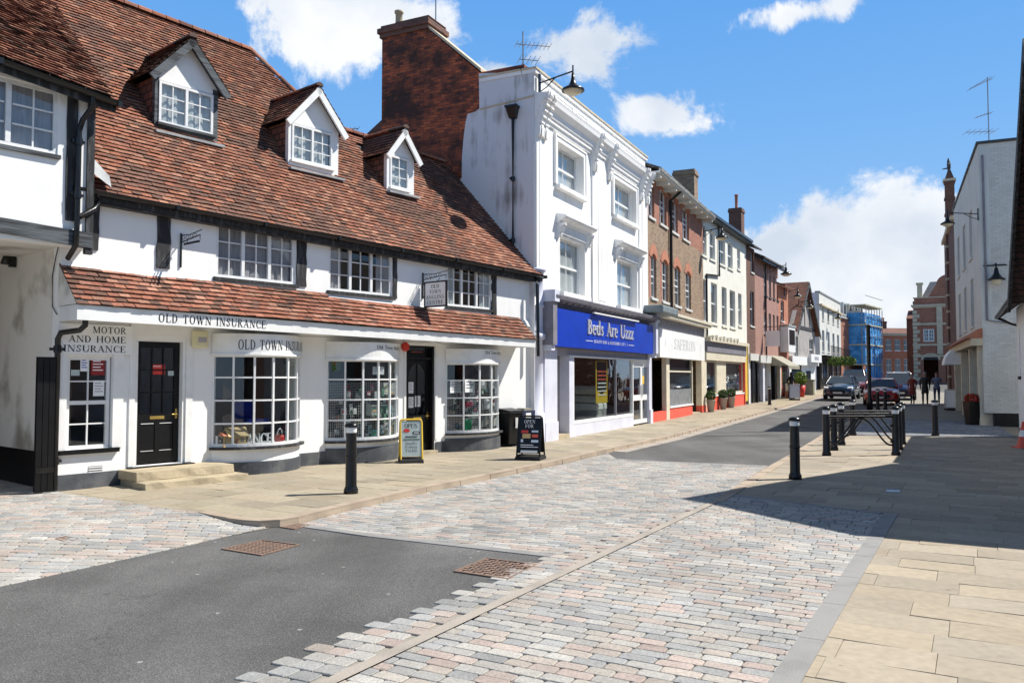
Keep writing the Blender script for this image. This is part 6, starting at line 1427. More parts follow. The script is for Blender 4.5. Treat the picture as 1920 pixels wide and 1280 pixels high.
# --- cream house
Cf = Frame(g2(1321, 771.5), g2(1402, 757)); ct = Cf.thing('cream_house', 'cream rendered three-storey house with paired sash windows over a red based shop', 'building')
zt0 = Cf.fp(1330, 394, -.4)[1]; zt1 = Cf.fp(1402, 452, -.4)[1]; CH = (zt0+zt1)/2
cu = avg_rows([Cf.rect(*r) for r in ((1314, 419, 1325, 481), (1330, 430, 1341, 490), (1348, 443, 1360, 499), (1364, 453, 1374, 506))]); cm_ = avg_rows([Cf.rect(*r) for r in ((1315, 519, 1327, 600), (1333, 529, 1345, 608), (1353, 538, 1363, 613), (1368, 543, 1379, 617))])
cs = [Cf.rect(1382, 465, 1388, 500)[:2]+(cu[0][2]+.2, cu[0][3]), Cf.rect(1384, 560, 1391, 620)[:2]+(cm_[0][2]+.2, cm_[0][3])]
csz = Cf.fp(1355, 640)[1]
body(ct, Cf.L, CH, 'cream_wall', cu+cm_+cs, z0=csz-.1)
for r in cu+cm_+cs: simple_sash(ct, r, .09, 'cream_wall', 1, 2, gl='glass')
m = MB(); m.box(0, Cf.L, -.35, .0, CH-.1, CH+.04, 'slate'); m.box(0, Cf.L, -.42, -.32, CH-.02, CH+.12, 'black_iron'); m.build('gutter', ct)
m = MB(); tri_roof(m, -.05, Cf.L+.05, -.35, 3, 8, CH+.05, CH+1.6, 'slate_tiles', over=.05); m.build('roof', ct)
px_ = Cf.fp(1346, 500)[0]; pipe(ct, [(px_, -.07, CH-.1), (px_, -.07, cm_[0][3]+.45), (.35, -.07, cm_[0][3]+.25), (.35, -.07, csz)], .05)
cxx = Cf.fp(1387, 420, 1.6)[0]; chimney(ct, cxx-.45, cxx+.45, 1.4, 2.2, CH, Cf.fp(1387, 392, 1.6)[1], 'brick_dark', [(cxx, 1.8)], 'terracotta', .95)
cb = Cf.fp(1340, 745)[1]; w0 = Cf.rect(1324, 662, 1345, 740); w1 = Cf.rect(1362, 668, 1387, 735)
m = MB(); m.box(0, Cf.L-.9, -.32, 0, csz-.12, csz+.06, 'cream_paint'); m.box(0, Cf.L-.9, -.16, 0, csz-.6, csz-.12, 'grey_trim'); m.box(0, Cf.L-.9, -.12, .02, csz-1.0, csz-.6, 'cream_paint')
for i in range(8): m.box(.3+i*.75, .5+i*.75, -.4, -.1, csz+.06, csz+.16+.05*(i % 2), 'cream_wall')
m.box(.0, .25, -.05, .2, 0, csz-1, 'cream_paint'); m.box(Cf.L-1.0, Cf.L-.9, -.08, .2, 0, csz-.5, 'coral'); m.box(Cf.L-.9, Cf.L, -.04, .2, .3, csz-.1, 'yellow'); m.box(Cf.L-.9, Cf.L, -.05, .2, -.05, .3, 'black_paint'); m.box(Cf.L-.12, Cf.L+.08, -.10, .2, -.05, csz+.05, 'cream_wall')
m.box(.25, Cf.L-1.0, -.02, .2, -.05, .72, 'coral'); m.box(.25, Cf.L-1.0, -.05, .2, .72, .8, 'sign_white')
xa_, xb_ = Cf.fp(1345, 700)[0], Cf.fp(1362, 700)[0]; m.box(xa_, xb_, .02, .2, .8, csz-1, 'cream_paint'); m.box(.25, Cf.L-1.0, .6, .65, .8, csz-.9, 'room_mid')
m.build('shopfront', ct)
for a, b in ((.25, xa_), (xb_, Cf.L-1.0)):
    window(ct, a, b, .82, csz-1.02, .05, 1, 1, 1, .07, .02, mat='cream_paint', gl='glass_shop', room=False, name='shop_window')
    m = MB(); m.box(a+.1, b-.1, .3, .33, csz-1.9, csz-1.1, 'netting'); m.build('blind', ct)
swan_lamp('swan neck lamp low under the eaves of the cream house', Cf.w(.1, -.02, Cf.fp(1309, 430)[1]), Cf.rz, .85, .95)
# --- further houses along the left side
Df = Frame(g2(1402, 757), g2(1418, 754.3)); dt = Df.thing('brick_house', 'narrow dark brick house between the cream house and the pink brick one', 'building')
DH = Df.fp(1404, 462)[1]; dw = [Df.rect(1407, 470, 1413, 512), Df.rect(1406, 545, 1414, 612)]; dw = [(max(.3, a), min(Df.L-.3, b), c, d) for a, b, c, d in dw]
body(dt, Df.L, DH, 'brick_dark', dw, z0=2.9); [simple_sash(dt, r, .1, 'off_white', 1, 2) for r in dw]
m = MB(); m.box(0, Df.L, -.2, .1, 2.6, 3.0, 'off_white'); m.box(0, .3, -.05, .2, 0, 2.6, 'black_paint'); m.box(.3, Df.L*.6, .1, .2, 0, 2.6, 'lilac'); m.box(Df.L*.6, Df.L, .0, .2, 0, 2.6, 'black_paint'); m.build('shopfront', dt)
m = MB(); tri_roof(m, 0, Df.L, -.2, 3, 8, DH, DH+1.5, 'slate_tiles'); m.build('roof', dt)
Ef = Frame(g2(1418, 754.3), g2(1462, 747)); et = Ef.thing('pink_brick_house', 'long pinkish brick house with dark shuttered windows and a hanging board', 'building')
EH = Ef.fp(1421, 484)[1]
ew = avg_rows([Ef.rect(*r) for r in ((1432, 506, 1438, 553), (1441, 512, 1446, 558), (1449, 519, 1453, 562), (1456, 524, 1460, 566))]); ew2 = avg_rows([Ef.rect(*r) for r in ((1432, 583, 1438, 625), (1441, 586, 1446, 627), (1449, 590, 1453, 630), (1456, 594, 1460, 632))])
body(et, Ef.L, EH, 'brick_pink', ew+ew2, z0=2.8, side='brick_dark'); [simple_sash(et, r, .1, 'slate', 1, 2, gl='glass') for r in ew+ew2]
m = MB(); tri_roof(m, 0, Ef.L, -.35, 3.2, 8, EH, EH+1.8, 'slate_tiles'); m.box(0, Ef.L, -.5, -.38, EH-.25, EH-.12, 'black_iron'); m.build('roof', et)
m = MB(); m.box(0, Ef.L, -.3, .1, 2.5, 2.95, 'off_white')
for i in range(5): x = Ef.L*i/4; m.box(max(0, x-.25), min(Ef.L, x+.25), -.1, .2, 0, 2.5, ['black_paint', 'lilac', 'white_paint', 'black_paint', 'off_white'][i])
m.box(0, Ef.L, .1, .2, 0, .5, 'black_paint'); m.box(0, Ef.L, .12, .2, .5, 2.5, 'glass_dark'); m.build('shopfront', et)
pipe(et, [(Ef.L*.38, -.08, EH-.2), (Ef.L*.38, -.08, 3)], .05)
hb = Ef.thing('hanging_sign', 'large pale grey hanging board over the pavement beside the pink brick house', 'sign'); zz_ = Ef.fp(1440, 640)[1]; m = MB(); m.box(2.0, 2.05, -.95, -.15, zz_-.35, zz_+.6, 'sign_white'); m.build('board', hb); m = MB(); m.tube([(2.02, 0, zz_+.85), (2.02, -1.3, zz_+.85)], .02, 'black_iron', 6); m.build('bracket', hb)
swan_lamp('swan neck lamp standing above the eaves of the pink brick house', Ef.w(Ef.L*.55, -.1, EH-.35), Ef.rz, 1.0, 1.1)
Ff = Frame(g2(1462, 747), g2(1480, 744.3)); ft_ = Ff.thing('bay_fronted_house', 'red brick house with a projecting white bay and cluttered signs', 'building')
FH = Ff.fp(1464, 536)[1]; fw = [(.6, 1.5, 5.4, 6.8), (2.2, 3.1, 5.4, 6.8)]; fw = [r for r in fw if r[1] < Ff.L-.1 and r[3] < FH-.2]
body(ft_, Ff.L, FH, 'brick_orange', fw, z0=2.7); [simple_sash(ft_, r, .1, 'off_white', 1, 2) for r in fw]
m = MB(); m.box(.3, Ff.L-.4, -.55, 0, 3.3, 5.0, 'white_paint'); m.box(.5, Ff.L-.6, -.57, -.551, 3.8, 4.8, 'glass_dark'); m.box(.2, Ff.L-.3, -.6, 0, 5.0, 5.12, 'lead'); m.build('bay_window', ft_)
m = MB(); tri_roof(m, 0, Ff.L, -.2, 3, 8, FH, FH+1.5, 'clay_tiles'); m.build('roof', ft_)
m = MB(); m.box(0, Ff.L, -.2, .1, 2.4, 2.8, 'black_paint'); m.box(0, Ff.L, .05, .2, 0, 2.4, 'glass_dark'); m.box(0, .3, -.1, .2, 0, 2.4, 'brick_orange'); m.box(Ff.L-.3, Ff.L, -.1, .2, 0, 2.4, 'white_paint'); m.build('shopfront', ft_)
# gabled timber-framed house
Gf = Frame(g2(1480, 744.3), g2(1528, 736)); gt = Gf.thing('gabled_house', 'half-timbered house with a steep grey gable to the street and a white shopfront', 'building')
gx0, gz0 = Gf.fp(1487, 605); ax, az_ = Gf.fp(1502, 527); gx1 = Gf.fp(1528, 610)[0]
xm_ = (gx0+gx1)/2; GE = gz0-.2
m = MB(); wall(m, 0, gx1, 2.9, GE, 0, .3, [(gx0+.3, gx0+1.6, GE-2.3, GE-.7), (gx1-2.4, gx1-.7, GE-2.3, GE-.7)], 'tudor_panel'); m.prism([(gx0-.1, GE), (gx1+.0, GE), (xm_, az_-.1)], 'y', .0, .3, 'tudor_panel'); m.box(0, .25, .3, 9, 0, GE, 'tudor_panel'); m.box(gx1-.25, gx1, .3, 9, 0, GE, 'tudor_panel'); m.build('wall', gt)
for r in ((gx0+.3, gx0+1.6, GE-2.3, GE-.7), (gx1-2.4, gx1-.7, GE-2.3, GE-.7)): simple_sash(gt, r, .1, 'off_white', 3, 2)
m = MB()
for sgn, xx in ((1, gx0-.35), (-1, gx1+.3)):
    m.hexa([(xx, -.35, GE-.45), (xm_, -.35, az_-.12), (xm_, 9, az_-.12), (xx, 9, GE-.45), (xx, -.35, GE-.3), (xm_, -.35, az_+.05), (xm_, 9, az_+.05), (xx, 9, GE-.3)] if sgn > 0 else [(xm_, -.35, az_-.12), (xx, -.35, GE-.45), (xx, 9, GE-.45), (xm_, 9, az_-.12), (xm_, -.35, az_+.05), (xx, -.35, GE-.3), (xx, 9, GE-.3), (xm_, 9, az_+.05)], 'clay_tiles')
m.build('roof', gt)
m = MB()
for a, b in (((gx0-.3, GE-.4), (xm_, az_)), ((xm_, az_), (gx1+.3, GE-.4))): m.hexa([(a[0], -.42, a[1]-.3), (b[0], -.42, b[1]-.3), (b[0], -.36, b[1]-.3), (a[0], -.36, a[1]-.3), (a[0], -.42, a[1]), (b[0], -.42, b[1]), (b[0], -.36, b[1]), (a[0], -.36, a[1])], 'timber_grey')
m.build('bargeboard', gt)
for k in range(5):
    m = MB(); x = gx0+.6+k*(gx1-gx0-1.2)/4; zt = GE+(az_-GE)*(1-abs(x-xm_)/(gx1-xm_))-.35
    if zt > GE+.3: m.box(x-.08, x+.08, -.03, 0, GE+.1, zt, 'timber'); m.build('timber_post', gt)
m = MB(); m.box(gx0-.3, gx1, -.06, .0, GE-.1, GE+.12, 'timber'); m.box(0, gx1, -.25, .1, 2.5, 3.1, 'white_paint'); m.build('jetty_beam', gt)
m = MB(); m.box(0, gx1*.45, .05, .2, 0, 2.5, 'glass_dark'); m.box(gx1*.45, gx1, .02, .2, 0, 2.5, 'white_paint'); m.box(gx1*.62, gx1*.8, .0, .02, 0, 2.1, 'black_paint'); m.box(0, .3, -.1, .2, 0, 2.5, 'white_paint'); m.build('shopfront', gt)
# Georgian house with grey flank
Hf = Frame((26.7, 71), (33.2, 82.6)); ht = Hf.thing('georgian_house', 'white three-storey Georgian house with a plain grey flank and black ground floor', 'building'); gb_ = gz(72)
HH = Hf.fp(1538, 549)[1]
hw1 = [(1.5+i*3.1, 2.6+i*3.1, gb_+6.1, gb_+7.5) for i in range(4)]; hw2 = [(1.3+i*3.1, 2.6+i*3.1, gb_+3.3, gb_+5.2) for i in range(4)]
body(ht, Hf.L, HH, 'off_white', hw1+hw2, z0=gb_+2.8, side='lilac', depth=7); [simple_sash(ht, r, .1, 'off_white', 2, 2) for r in hw1+hw2]
m = MB(); m.box(-.08, Hf.L, -.25, .1, HH-1.15, HH-1.0, 'stone_trim'); m.box(-.05, Hf.L, -.08, .35, HH, HH+.12, 'lead'); m.build('cornice', ht)
m = MB(); m.box(0, Hf.L, -.5, .1, gb_+2.7, gb_+2.95, 'black_paint'); m.box(0, Hf.L, 0, .2, 0, gb_+2.7, 'black_paint')
for i in range(4): m.box(1.0+i*3.2, 2.6+i*3.2, -.02, 0, gb_+1, gb_+2.3, 'glass_dark'); m.box(.95+i*3.2, 1.0+i*3.2, -.04, 0, gb_+.9, gb_+2.4, 'white_paint')
m.build('shopfront', ht)
m = MB(); m.box(0, Hf.L, -.9, -.5, gb_+2.78, gb_+2.86, 'black_iron')
for i in range(40): x = .1+i*Hf.L/40; m.box(x-.01, x+.01, -.9, -.88, gb_+2.86, gb_+3.7, 'black_iron')
m.box(0, Hf.L, -.91, -.87, gb_+3.7, gb_+3.75, 'black_iron'); m.build('balcony', ht)
m = MB(); m.prism([(-.0, .0), (-.0, 0.01), (.01, .01)], 'y', 2, 2.1, 'lilac'); 
chimney(ht, 2, 3.2, 5.4, 6.2, HH-.3, HH+1.0, 'brick_dark', [(2.3, 5.8), (2.9, 5.8)])
def foliage(name, label, cat, loc, r, n, mats, group=None, sz=.05, flat=1.0, seed=1, stem=None):
    t = thing(name, label, cat, loc, 0, group); rnd = random.Random(seed); mb = MB()
    for i in range(n):
        while True:
            p = Vector((rnd.uniform(-1, 1), rnd.uniform(-1, 1), rnd.uniform(-1, 1)))
            if p.length < 1: break
        p = p.normalized()*(p.length**.5)*r*(.9+.2*rnd.random()); p.z *= flat
        a = Vector((rnd.uniform(-1, 1), rnd.uniform(-1, 1), rnd.uniform(-1, 1))).normalized()*sz; b = a.cross(Vector((rnd.uniform(-1, 1), rnd.uniform(-1, 1), rnd.uniform(-1, 1)))).normalized()*sz*.6
        mb.face([p-a, p+b, p+a, p-b], rnd.choice(mats))
    mb.build('foliage', t); return t
for k, px_b in enumerate((1562, 1577, 1592)):
    s_, z_ = Hf.fp(px_b, 680, -1.0); z_ = CAM_H + (705-677)/F*(Hf.w(s_, -1).y)
    foliage('hanging_basket', ['leafy lime green hanging basket nearest the grey flank of the Georgian house', 'middle hanging basket on the Georgian house balcony', 'far hanging basket at the scaffold end of the Georgian house'][k], 'plant', Hf.w(s_, -1.1, z_), .55, 500, ['leaves', 'leaves_lime'], 'hanging baskets on the Georgian house', .10, .75, k)
# mansard house and the scaffolded one
If_ = Frame((33.2, 82.6), (39.5, 91)); it = If_.thing('mansard_house', 'brick house with a slate mansard roof and pale dormer windows behind the scaffold', 'building'); ib = gz(85)
IH = CAM_H+(705-598)/F*84
body(it, If_.L, IH, 'brick_red', [], depth=8, side='brick_red'); m = MB(); ZR = CAM_H+(705-562)/F*85
m.hexa([(-.2, -.2, IH), (If_.L, -.2, IH), (If_.L, 8, IH), (-.2, 8, IH), (.3, 1.3, ZR), (If_.L, 1.3, ZR), (If_.L, 6.5, ZR), (.3, 6.5, ZR)], 'slate_light'); m.build('roof', it)
for k in range(4): m = MB(); x = .9+k*2.2; m.box(x, x+1.1, -.05, 1.6, IH+.35, IH+1.7, 'off_white'); m.box(x+.15, x+.95, -.07, -.051, IH+.5, IH+1.55, 'glass_sky'); m.build('dormer', it)
chimney(it, -.1, .8, 3, 4.5, IH, ZR+.7, 'brick_dark')
sc = If_.thing('scaffolding', 'tall scaffold wrapped in bright blue sheeting around a house down the street', 'scaffold')
sb0 = If_.w(4.0, -1.5); zS = CAM_H+(705-588)/F*86
rsc = random.Random(8)
m = MB(); xs0, xs1 = 3.0, If_.L-.6; y0_, y1_ = -1.6, -.3
def crump(P, U, V, w, h, nu, nv, mat):
    VV = []; P = Vector(P); U = Vector(U); V = Vector(V); N_ = U.cross(V)
    for j in range(nv+1):
        for i in range(nu+1): VV.append(P+U*(w*i/nu)+V*(h*j/nv)+N_*rsc.uniform(-.08, .08))
    m.mesh(VV, [(j*(nu+1)+i, j*(nu+1)+i+1, (j+1)*(nu+1)+i+1, (j+1)*(nu+1)+i) for j in range(nv) for i in range(nu)], mat)
crump((xs0, y0_, ib+.4), (1, 0, 0), (0, 0, 1), xs1-xs0, zS-ib-.4, 26, 20, 'scaffold_sheet'); crump((xs0, 3.5, ib+2), (0, -1, 0), (0, 0, 1), 5.1, zS-ib-2, 12, 18, 'scaffold_sheet'); m.build('sheeting', sc)
for k in range(4): m = MB(); zk = ib+1.9+k*2.05; m.box(xs0-.15, xs1+.1, y0_-.15, y1_, zk, zk+.12, 'scaffold_board'); m.box(xs0-.15, xs0, y1_, 3.5, zk, zk+.1, 'scaffold_board'); m.build('boards', sc)
m = MB()
for k in range(7): x = xs0+k*(xs1-xs0)/6; m.tube([(x, y0_-.12, ib), (x, y0_-.12, zS+.6+.3*(k % 2))], .04, 'galvanised', 6)
for k in range(3): y = y0_+.3+k*1.8; m.tube([(xs0-.1, y, ib), (xs0-.1, y, zS+.5)], .04, 'galvanised', 6)
for k in range(4): z = ib+2.9+k*2.05; m.tube([(xs0-.2, y0_-.14, z), (xs1+.2, y0_-.14, z)], .035, 'galvanised', 6)
m.build('poles', sc)
# terrace closing the street
Jf = Frame((47.2, 108), (57, 110)); jt = Jf.thing('terrace_house', 'far red brick terrace with tall white windows closing the view down the street', 'building'); jb = gz(108)
JH = CAM_H+(705-629)/F*108
jw = [(1.0+i*1.35, 1.9+i*1.35, jb+4.0, jb+5.5) for i in range(5)]+[(1.0+i*1.35, 1.9+i*1.35, jb+1.2, jb+2.9) for i in range(5)]
jw = [r for r in jw if r[3] < JH-.1]
JH = max(JH, jb+5.9)
body(jt, Jf.L, JH, 'brick_orange', jw, side='brick_orange'); [simple_sash(jt, r, .1, 'sign_white', 2, 2, gl='glass_sky') for r in jw]
m = MB(); m.box(0, Jf.L, -.15, .3, JH, JH+.35, 'stone_trim'); m.build('parapet_coping', jt); m = MB(); tri_roof(m, 0, Jf.L, 0.4, 4, 8, JH+.1, JH+1.3, 'clay_tiles'); m.build('roof', jt)
chimney(jt, 1.8, 3.2, 3.6, 4.4, JH, JH+2.1, 'brick_dark', [(2.1, 4), (2.5, 4), (2.9, 4)]); chimney(jt, 4.4, 5.2, 3.6, 4.4, JH, JH+2.2, 'brick_dark', [(4.6, 4), (5.0, 4)])
Kf = Frame((46.8, 97), (49.4, 95.5)); kt = Kf.thing('brick_house', 'thin dark brick house with a tall chimney wedged beside the ornate red building', 'building'); body(kt, Kf.L, gz(99)+7.4, 'brick_dark', [], side='brick_dark')
m = MB(); tri_roof(m, 0, Kf.L, 0, 3, 8, gz(99)+7.4, gz(99)+8.6, 'clay_tiles'); m.build('roof', kt); chimney(kt, .6, 2.0, 2, 3, gz(99)+7.5, gz(99)+9.6, 'brick_dark', [(1, 2.5), (1.6, 2.5)])
# low far blocks that close the bend so that no bare ground shows
Lf = Frame((20, 118), (46.5, 112)); lt_ = Lf.thing('distant_terrace', 'distant plain terrace glimpsed behind the scaffold', 'building'); body(lt_, Lf.L, gz(110)+6.5, 'brick_pink', [], side='brick_pink'); m = MB(); tri_roof(m, 0, Lf.L, 0, 4, 8, gz(110)+6.5, gz(110)+8, 'slate_tiles'); m.build('roof', lt_)

# ================================================================== RIGHT SIDE
# ornate red brick building facing down the street
Vf = Frame((43.2, 88), (52.0, 83.1)); vt = Vf.thing('ornate_building', 'ornate red brick corner building with cream stone bands, quoins and a curved gable', 'building'); vb = gz(88)
VH = CAM_H+(705-575)/F*88; vr = Vf.rect(1731, 617, 1752, 640)
vr2 = [(.9, 2.3, vb, vb+2.4), (3.0, 4.2, vb, vb+2.4)]
m_ = body(vt, Vf.L, VH, 'brick_red', [vr]+vr2, side='brick_red'); window(vt, *vr, .05, 2, 2, 3, .1, .04, gl='glass_sky')
m = MB()
for zk in (vb+2.7, vb+3.9, VH-2.0, VH-.15): m.box(-.1, Vf.L, -.14, 0, zk, zk+.22, 'stone_trim')
m.box(-.2, Vf.L, -.3, .3, VH, VH+.2, 'stone_trim'); m.build('stone_band', vt)
m = MB(); k = 0; z = vb+.2
while z < VH-.5: m.box(-.06, .35 if k % 2 else .6, -.08, 0, z, z+.36, 'stone_trim'); z += .42; k += 1
m.build('quoins', vt)
xp = Vf.fp(1757, 640)[0]; m = MB(); m.box(xp, xp+.55, -.2, 0, vb+3, VH, 'stone_trim'); m.box(xp+1.3, xp+1.85, -.2, 0, vb+3, VH, 'stone_trim'); m.build('pilaster', vt)
for r in vr2: m = MB(); n = 10; xc = (r[0]+r[1])/2; hw = (r[1]-r[0])/2; m.prism([(xc+(hw+.25)*math.cos(PI*i/n), vb+2.4+(hw+.2)*math.sin(PI*i/n)*.8) for i in range(n+1)], 'y', -.1, 0, 'stone_trim'); m.prism([(xc+(hw)*math.cos(PI*i/n), vb+2.4+(hw)*math.sin(PI*i/n)*.8) for i in range(n+1)], 'y', -.12, -.101, 'room_dark'); m.build('arch', vt)
m = MB(); zg = CAM_H+(705-518)/F*88; n = 12; x_a = Vf.fp(1737, 540)[0]; x_b = Vf.fp(1795, 540)[0]
m.box(.1, x_b, -.1, .3, VH+.2, VH+.9, 'brick_red'); m.box(0, x_b, -.15, .35, VH+.9, VH+1.0, 'stone_trim'); m.build('parapet', vt)
m = MB(); m.hexa([(.3, .3, VH), (Vf.L, .3, VH), (Vf.L, 8, VH), (.3, 8, VH), (1.6, 2.5, zg-.4), (Vf.L, 2.5, zg-.4), (Vf.L, 6, zg-.4), (1.6, 6, zg-.4)], 'slate_light'); m.build('roof', vt)
m = MB(); xc = (x_a+x_b)/2+.6; pts_ = [(xc-1.9, VH+1.0), (xc+2.4, VH+1.0), (xc+2.4, zg+.1)]+[(xc+.2-1.3*math.sin(PI/2*i/8), zg+.1-1.0*(1-math.cos(PI/2*i/8))) for i in range(9)]; m.prism(pts_, 'y', -.05, .3, 'brick_red'); m.build('gable', vt)
m = MB(); m.box(.4, .9, .3, .8, VH+.9, VH+2.4, 'stone_trim'); m.box(.3, 1.0, .2, .9, VH+2.4, VH+2.6, 'stone_trim'); m.build('chimney', vt)
# pinnacled brick building
Pf = Frame((25.1, 47.3), (21.45, 39.5)); pt = Pf.thing('pinnacled_building', 'tall thin brick building with stone bands and a winged finial on its pinnacle', 'building'); 
body(pt, Pf.L, 9.3, 'brick_dark', [], side='brick_dark'); zP = CAM_H+(705-318)/F*43.5; xq0, xq1 = 3.5, 4.0
m = MB(); z = 0; k = 0
while z < zP-.6: m.box(xq0, xq1, -.1, .35, z, z+.75, 'brick_dark'); m.box(xq0-.04, xq1+.04, -.14, .39, z+.75, z+.87, 'stone_trim' if z < 8 else 'brick_dark'); z += .87; k += 1
m.box(xq0-.08, xq1+.08, -.18, .43, z, z+.12, 'stone_trim'); m.hexa([(xq0, -.1, z+.12), (xq1, -.1, z+.12), (xq1, .35, z+.12), (xq0, .35, z+.12), (xq0+.15, .05, z+.6), (xq1-.15, .05, z+.6), (xq1-.15, .2, z+.6), (xq0+.15, .2, z+.6)], 'brick_dark'); po = m.build('pinnacle', pt)
m = MB(); xc = (xq0+xq1)/2; m.tube([(xc, .12, z+.5), (xc, .12, z+.75), (xc, .12, z+.95), (xc, .1, z+1.15), (xc, .1, z+1.3)], [.05, .09, .10, .06, .02], 'slate', 8); m.prism([(xc-.45, z+.85), (xc-.08, z+.78), (xc-.08, z+1.0), (xc-.3, z+.95)], 'y', .08, .16, 'slate'); m.prism([(xc+.08, z+.78), (xc+.45, z+.85), (xc+.3, z+.97), (xc+.08, z+1.0)], 'y', .08, .16, 'slate'); m.tube([(xc, .12, z+.75), (xc, -.2, z+.72)], [.05, .025], 'slate', 6); m.build('finial', po)
m = MB(); m.box(0, Pf.L, -.15, .3, 9.3, 9.5, 'stone_trim'); m.build('parapet_coping', pt)
# tall white painted brick building
Qf = Frame((21.4, 39.4), (16.1, 28.0)); qt = Qf.thing('white_brick_building', 'tall white painted brick building in shade on the right, stained below the parapet', 'building')
QH = CAM_H+(705-268)/F*28.1
qw = [(2.0+i*3.2, 3.2+i*3.2, 6.2, 8.0) for i in range(3)]+[(2.0+i*3.2, 3.2+i*3.2, 3.6, 5.4) for i in range(3)]
m = MB(); wall(m, 0, Qf.L, 3.1, QH, 0, .3, qw, 'off_white'); m.box(0, .3, .3, 9, 0, QH, 'brick_white'); m.box(Qf.L-.3, Qf.L, .3, 9, .45, QH, 'brick_white'); m.box(Qf.L-.31, Qf.L+.02, .28, 9, -.2, .45, 'black_paint'); m.box(.3, Qf.L-.3, 8.7, 9, 0, QH, 'brick_white'); m.box(Qf.L-.3, Qf.L+.0, -.0, .3, .45, 3.1, 'brick_white'); m.face([(.3, .3, QH-.1), (Qf.L-.3, .3, QH-.1), (Qf.L-.3, 8.7, QH-.1), (.3, 8.7, QH-.1)], 'lead'); m.build('wall', qt)
[simple_sash(qt, r, .12, 'off_white', 1, 2) for r in qw]
m = MB(); m.box(-.04, Qf.L+.06, -.06, .36, QH, QH+.09, 'slate'); m.box(Qf.L-.3, Qf.L+.06, .36, 9, QH, QH+.09, 'slate'); m.build('parapet_coping', qt)
m = MB(); m.box(0, Qf.L+.05, -.35, 0, 2.75, 3.1, 'stone_trim'); m.prism([(-.5, 3.0), (0, 3.0), (0, 3.35), (-.15, 3.3)], 'x', 0, Qf.L+.08, 'terracotta'); m.build('shop_cornice', qt)
m = MB()
for x in (0, Qf.L*.33, Qf.L*.66, Qf.L-.75): m.box(x, x+.35, -.12, .2, -.1, 2.75, 'cream_paint')
m.box(0, Qf.L-.4, .1, .2, -.1, .5, 'black_paint'); m.box(0, Qf.L-.4, .14, .18, .5, 2.75, 'glass_dark'); m.box(Qf.L-.4, Qf.L-.3, -.1, .3, -.1, 3.1, 'cream_paint'); m.build('shopfront', qt)
m = MB(); text(m, 'SALE', Qf.L-.72, Qf.L-.46, 1.1, .25, 'coral', .135)
m2_ = MB(); m2_.tube([(Qf.L+.04, .12, QH-.4), (Qf.L+.04, .15, 3.6), (Qf.L+.04, 1.6, 3.35), (Qf.L+.04, 3, 3.3)], .035, 'grey_trim', 8); m2_.build('waste_pipe', qt)
aerial('tall tv aerial with two arms on the white painted building at right', Qf.w(Qf.L-.15, .35, QH), 2.35, [(2.3, .75, 8, .22, -.35), (1.1, .5, 5, .15, -.15), (.45, .9, 6, .35, 0)], lean=-.0, rz=3.0)
lw_ = Qf.fp(1833, 480); 
qz_ = CAM_H+(705-400)/F*28
swan_lamp('swan neck lamp on the front of the tall white painted building', Qf.w(Qf.L-.1, -.02, qz_), Qf.rz, .95, .75)
sl = thing('wall_lantern', 'black dome lantern low on the side wall of the white painted building', 'lamp', Qf.w(Qf.L, .42, CAM_H+(705-520)/F*27.8), Qf.rz); m = MB(); m.tube([(0, 0, .42), (.28, 0, .46), (.35, 0, .3)], .025, 'black_iron', 8); m.box(.0, .03, -.35, .35, .40, .45, 'black_iron'); m.build('bracket', sl); m = MB(); m.lathe([(0, .32), (.05, .3), (.09, .1), (.17, -.02), (.28, -.08), (.26, -.12), (0, -.05)], .35, 0, 'black_iron', 16); m.build('lamp_shade', sl); m = MB(); m.lathe([(.16, -.1), (.13, -.24), (.0, -.3)], .35, 0, 'lamp_glass', 12); m.build('lens', sl)
aw2 = Qf.thing('shop_awning', 'small white curved awning over a shop door on the right', 'awning'); m = MB(); n = 8; pr = [(-.0, 3.0)]+[(-0.75*math.sin(PI/2*i/n), 2.2+.8*math.cos(PI/2*i/n)) for i in range(1, n+1)]
V = [(x, y, z) for x in (2.0, 4.2) for y, z in pr]; m.mesh(V, [(i, i+1, len(pr)+i+1, len(pr)+i) for i in range(len(pr)-1)], 'sign_white'); m.mesh([(x, *p) for x in (2.0,) for p in pr]+[(2.0, 0, 2.2)], [tuple(range(len(pr)+1))], 'sign_white'); m.mesh([(4.2, *p) for p in pr]+[(4.2, 0, 2.2)], [tuple(range(len(pr)+1))], 'sign_white'); m.build('canopy', aw2)
# low white building and the gabled one whose shadows fall across the pavement
Nf = Frame((14.5, 23.5), (10.75, 16.55)); nt_ = Nf.thing('low_white_house', 'low white house with a small barred window at the right edge', 'building')
nw = [(Nf.L-8, Nf.L-7.5, 1.8, 3.0)]; nw = [(.9, 1.25, 1.7, 3.0)]
body(nt_, Nf.L, 3.65, 'white_wall', nw, depth=7); simple_sash(nt_, nw[0], .05, 'black_paint', 1, 3)
m = MB(); sl_ = (6.4-3.55)/3.2
m.hexa([(-.25, -.42, 3.38), (Nf.L, -.42, 3.38), (Nf.L, 3.4, 6.3), (-.25, 3.4, 6.3), (-.25, -.42, 3.5), (Nf.L, -.42, 3.5), (Nf.L, 3.4, 6.45), (-.25, 3.4, 6.45)], 'tile_hung'); m.face([(-.25, 3.4, 6.45), (Nf.L, 3.4, 6.45), (Nf.L, 7, 3.6), (-.25, 7, 3.6)], 'tile_hung'); m.prism([(0, 3.6), (7, 3.6), (3.4, 6.35)], 'x', .0, .2, 'white_wall'); m.build('roof', nt_)
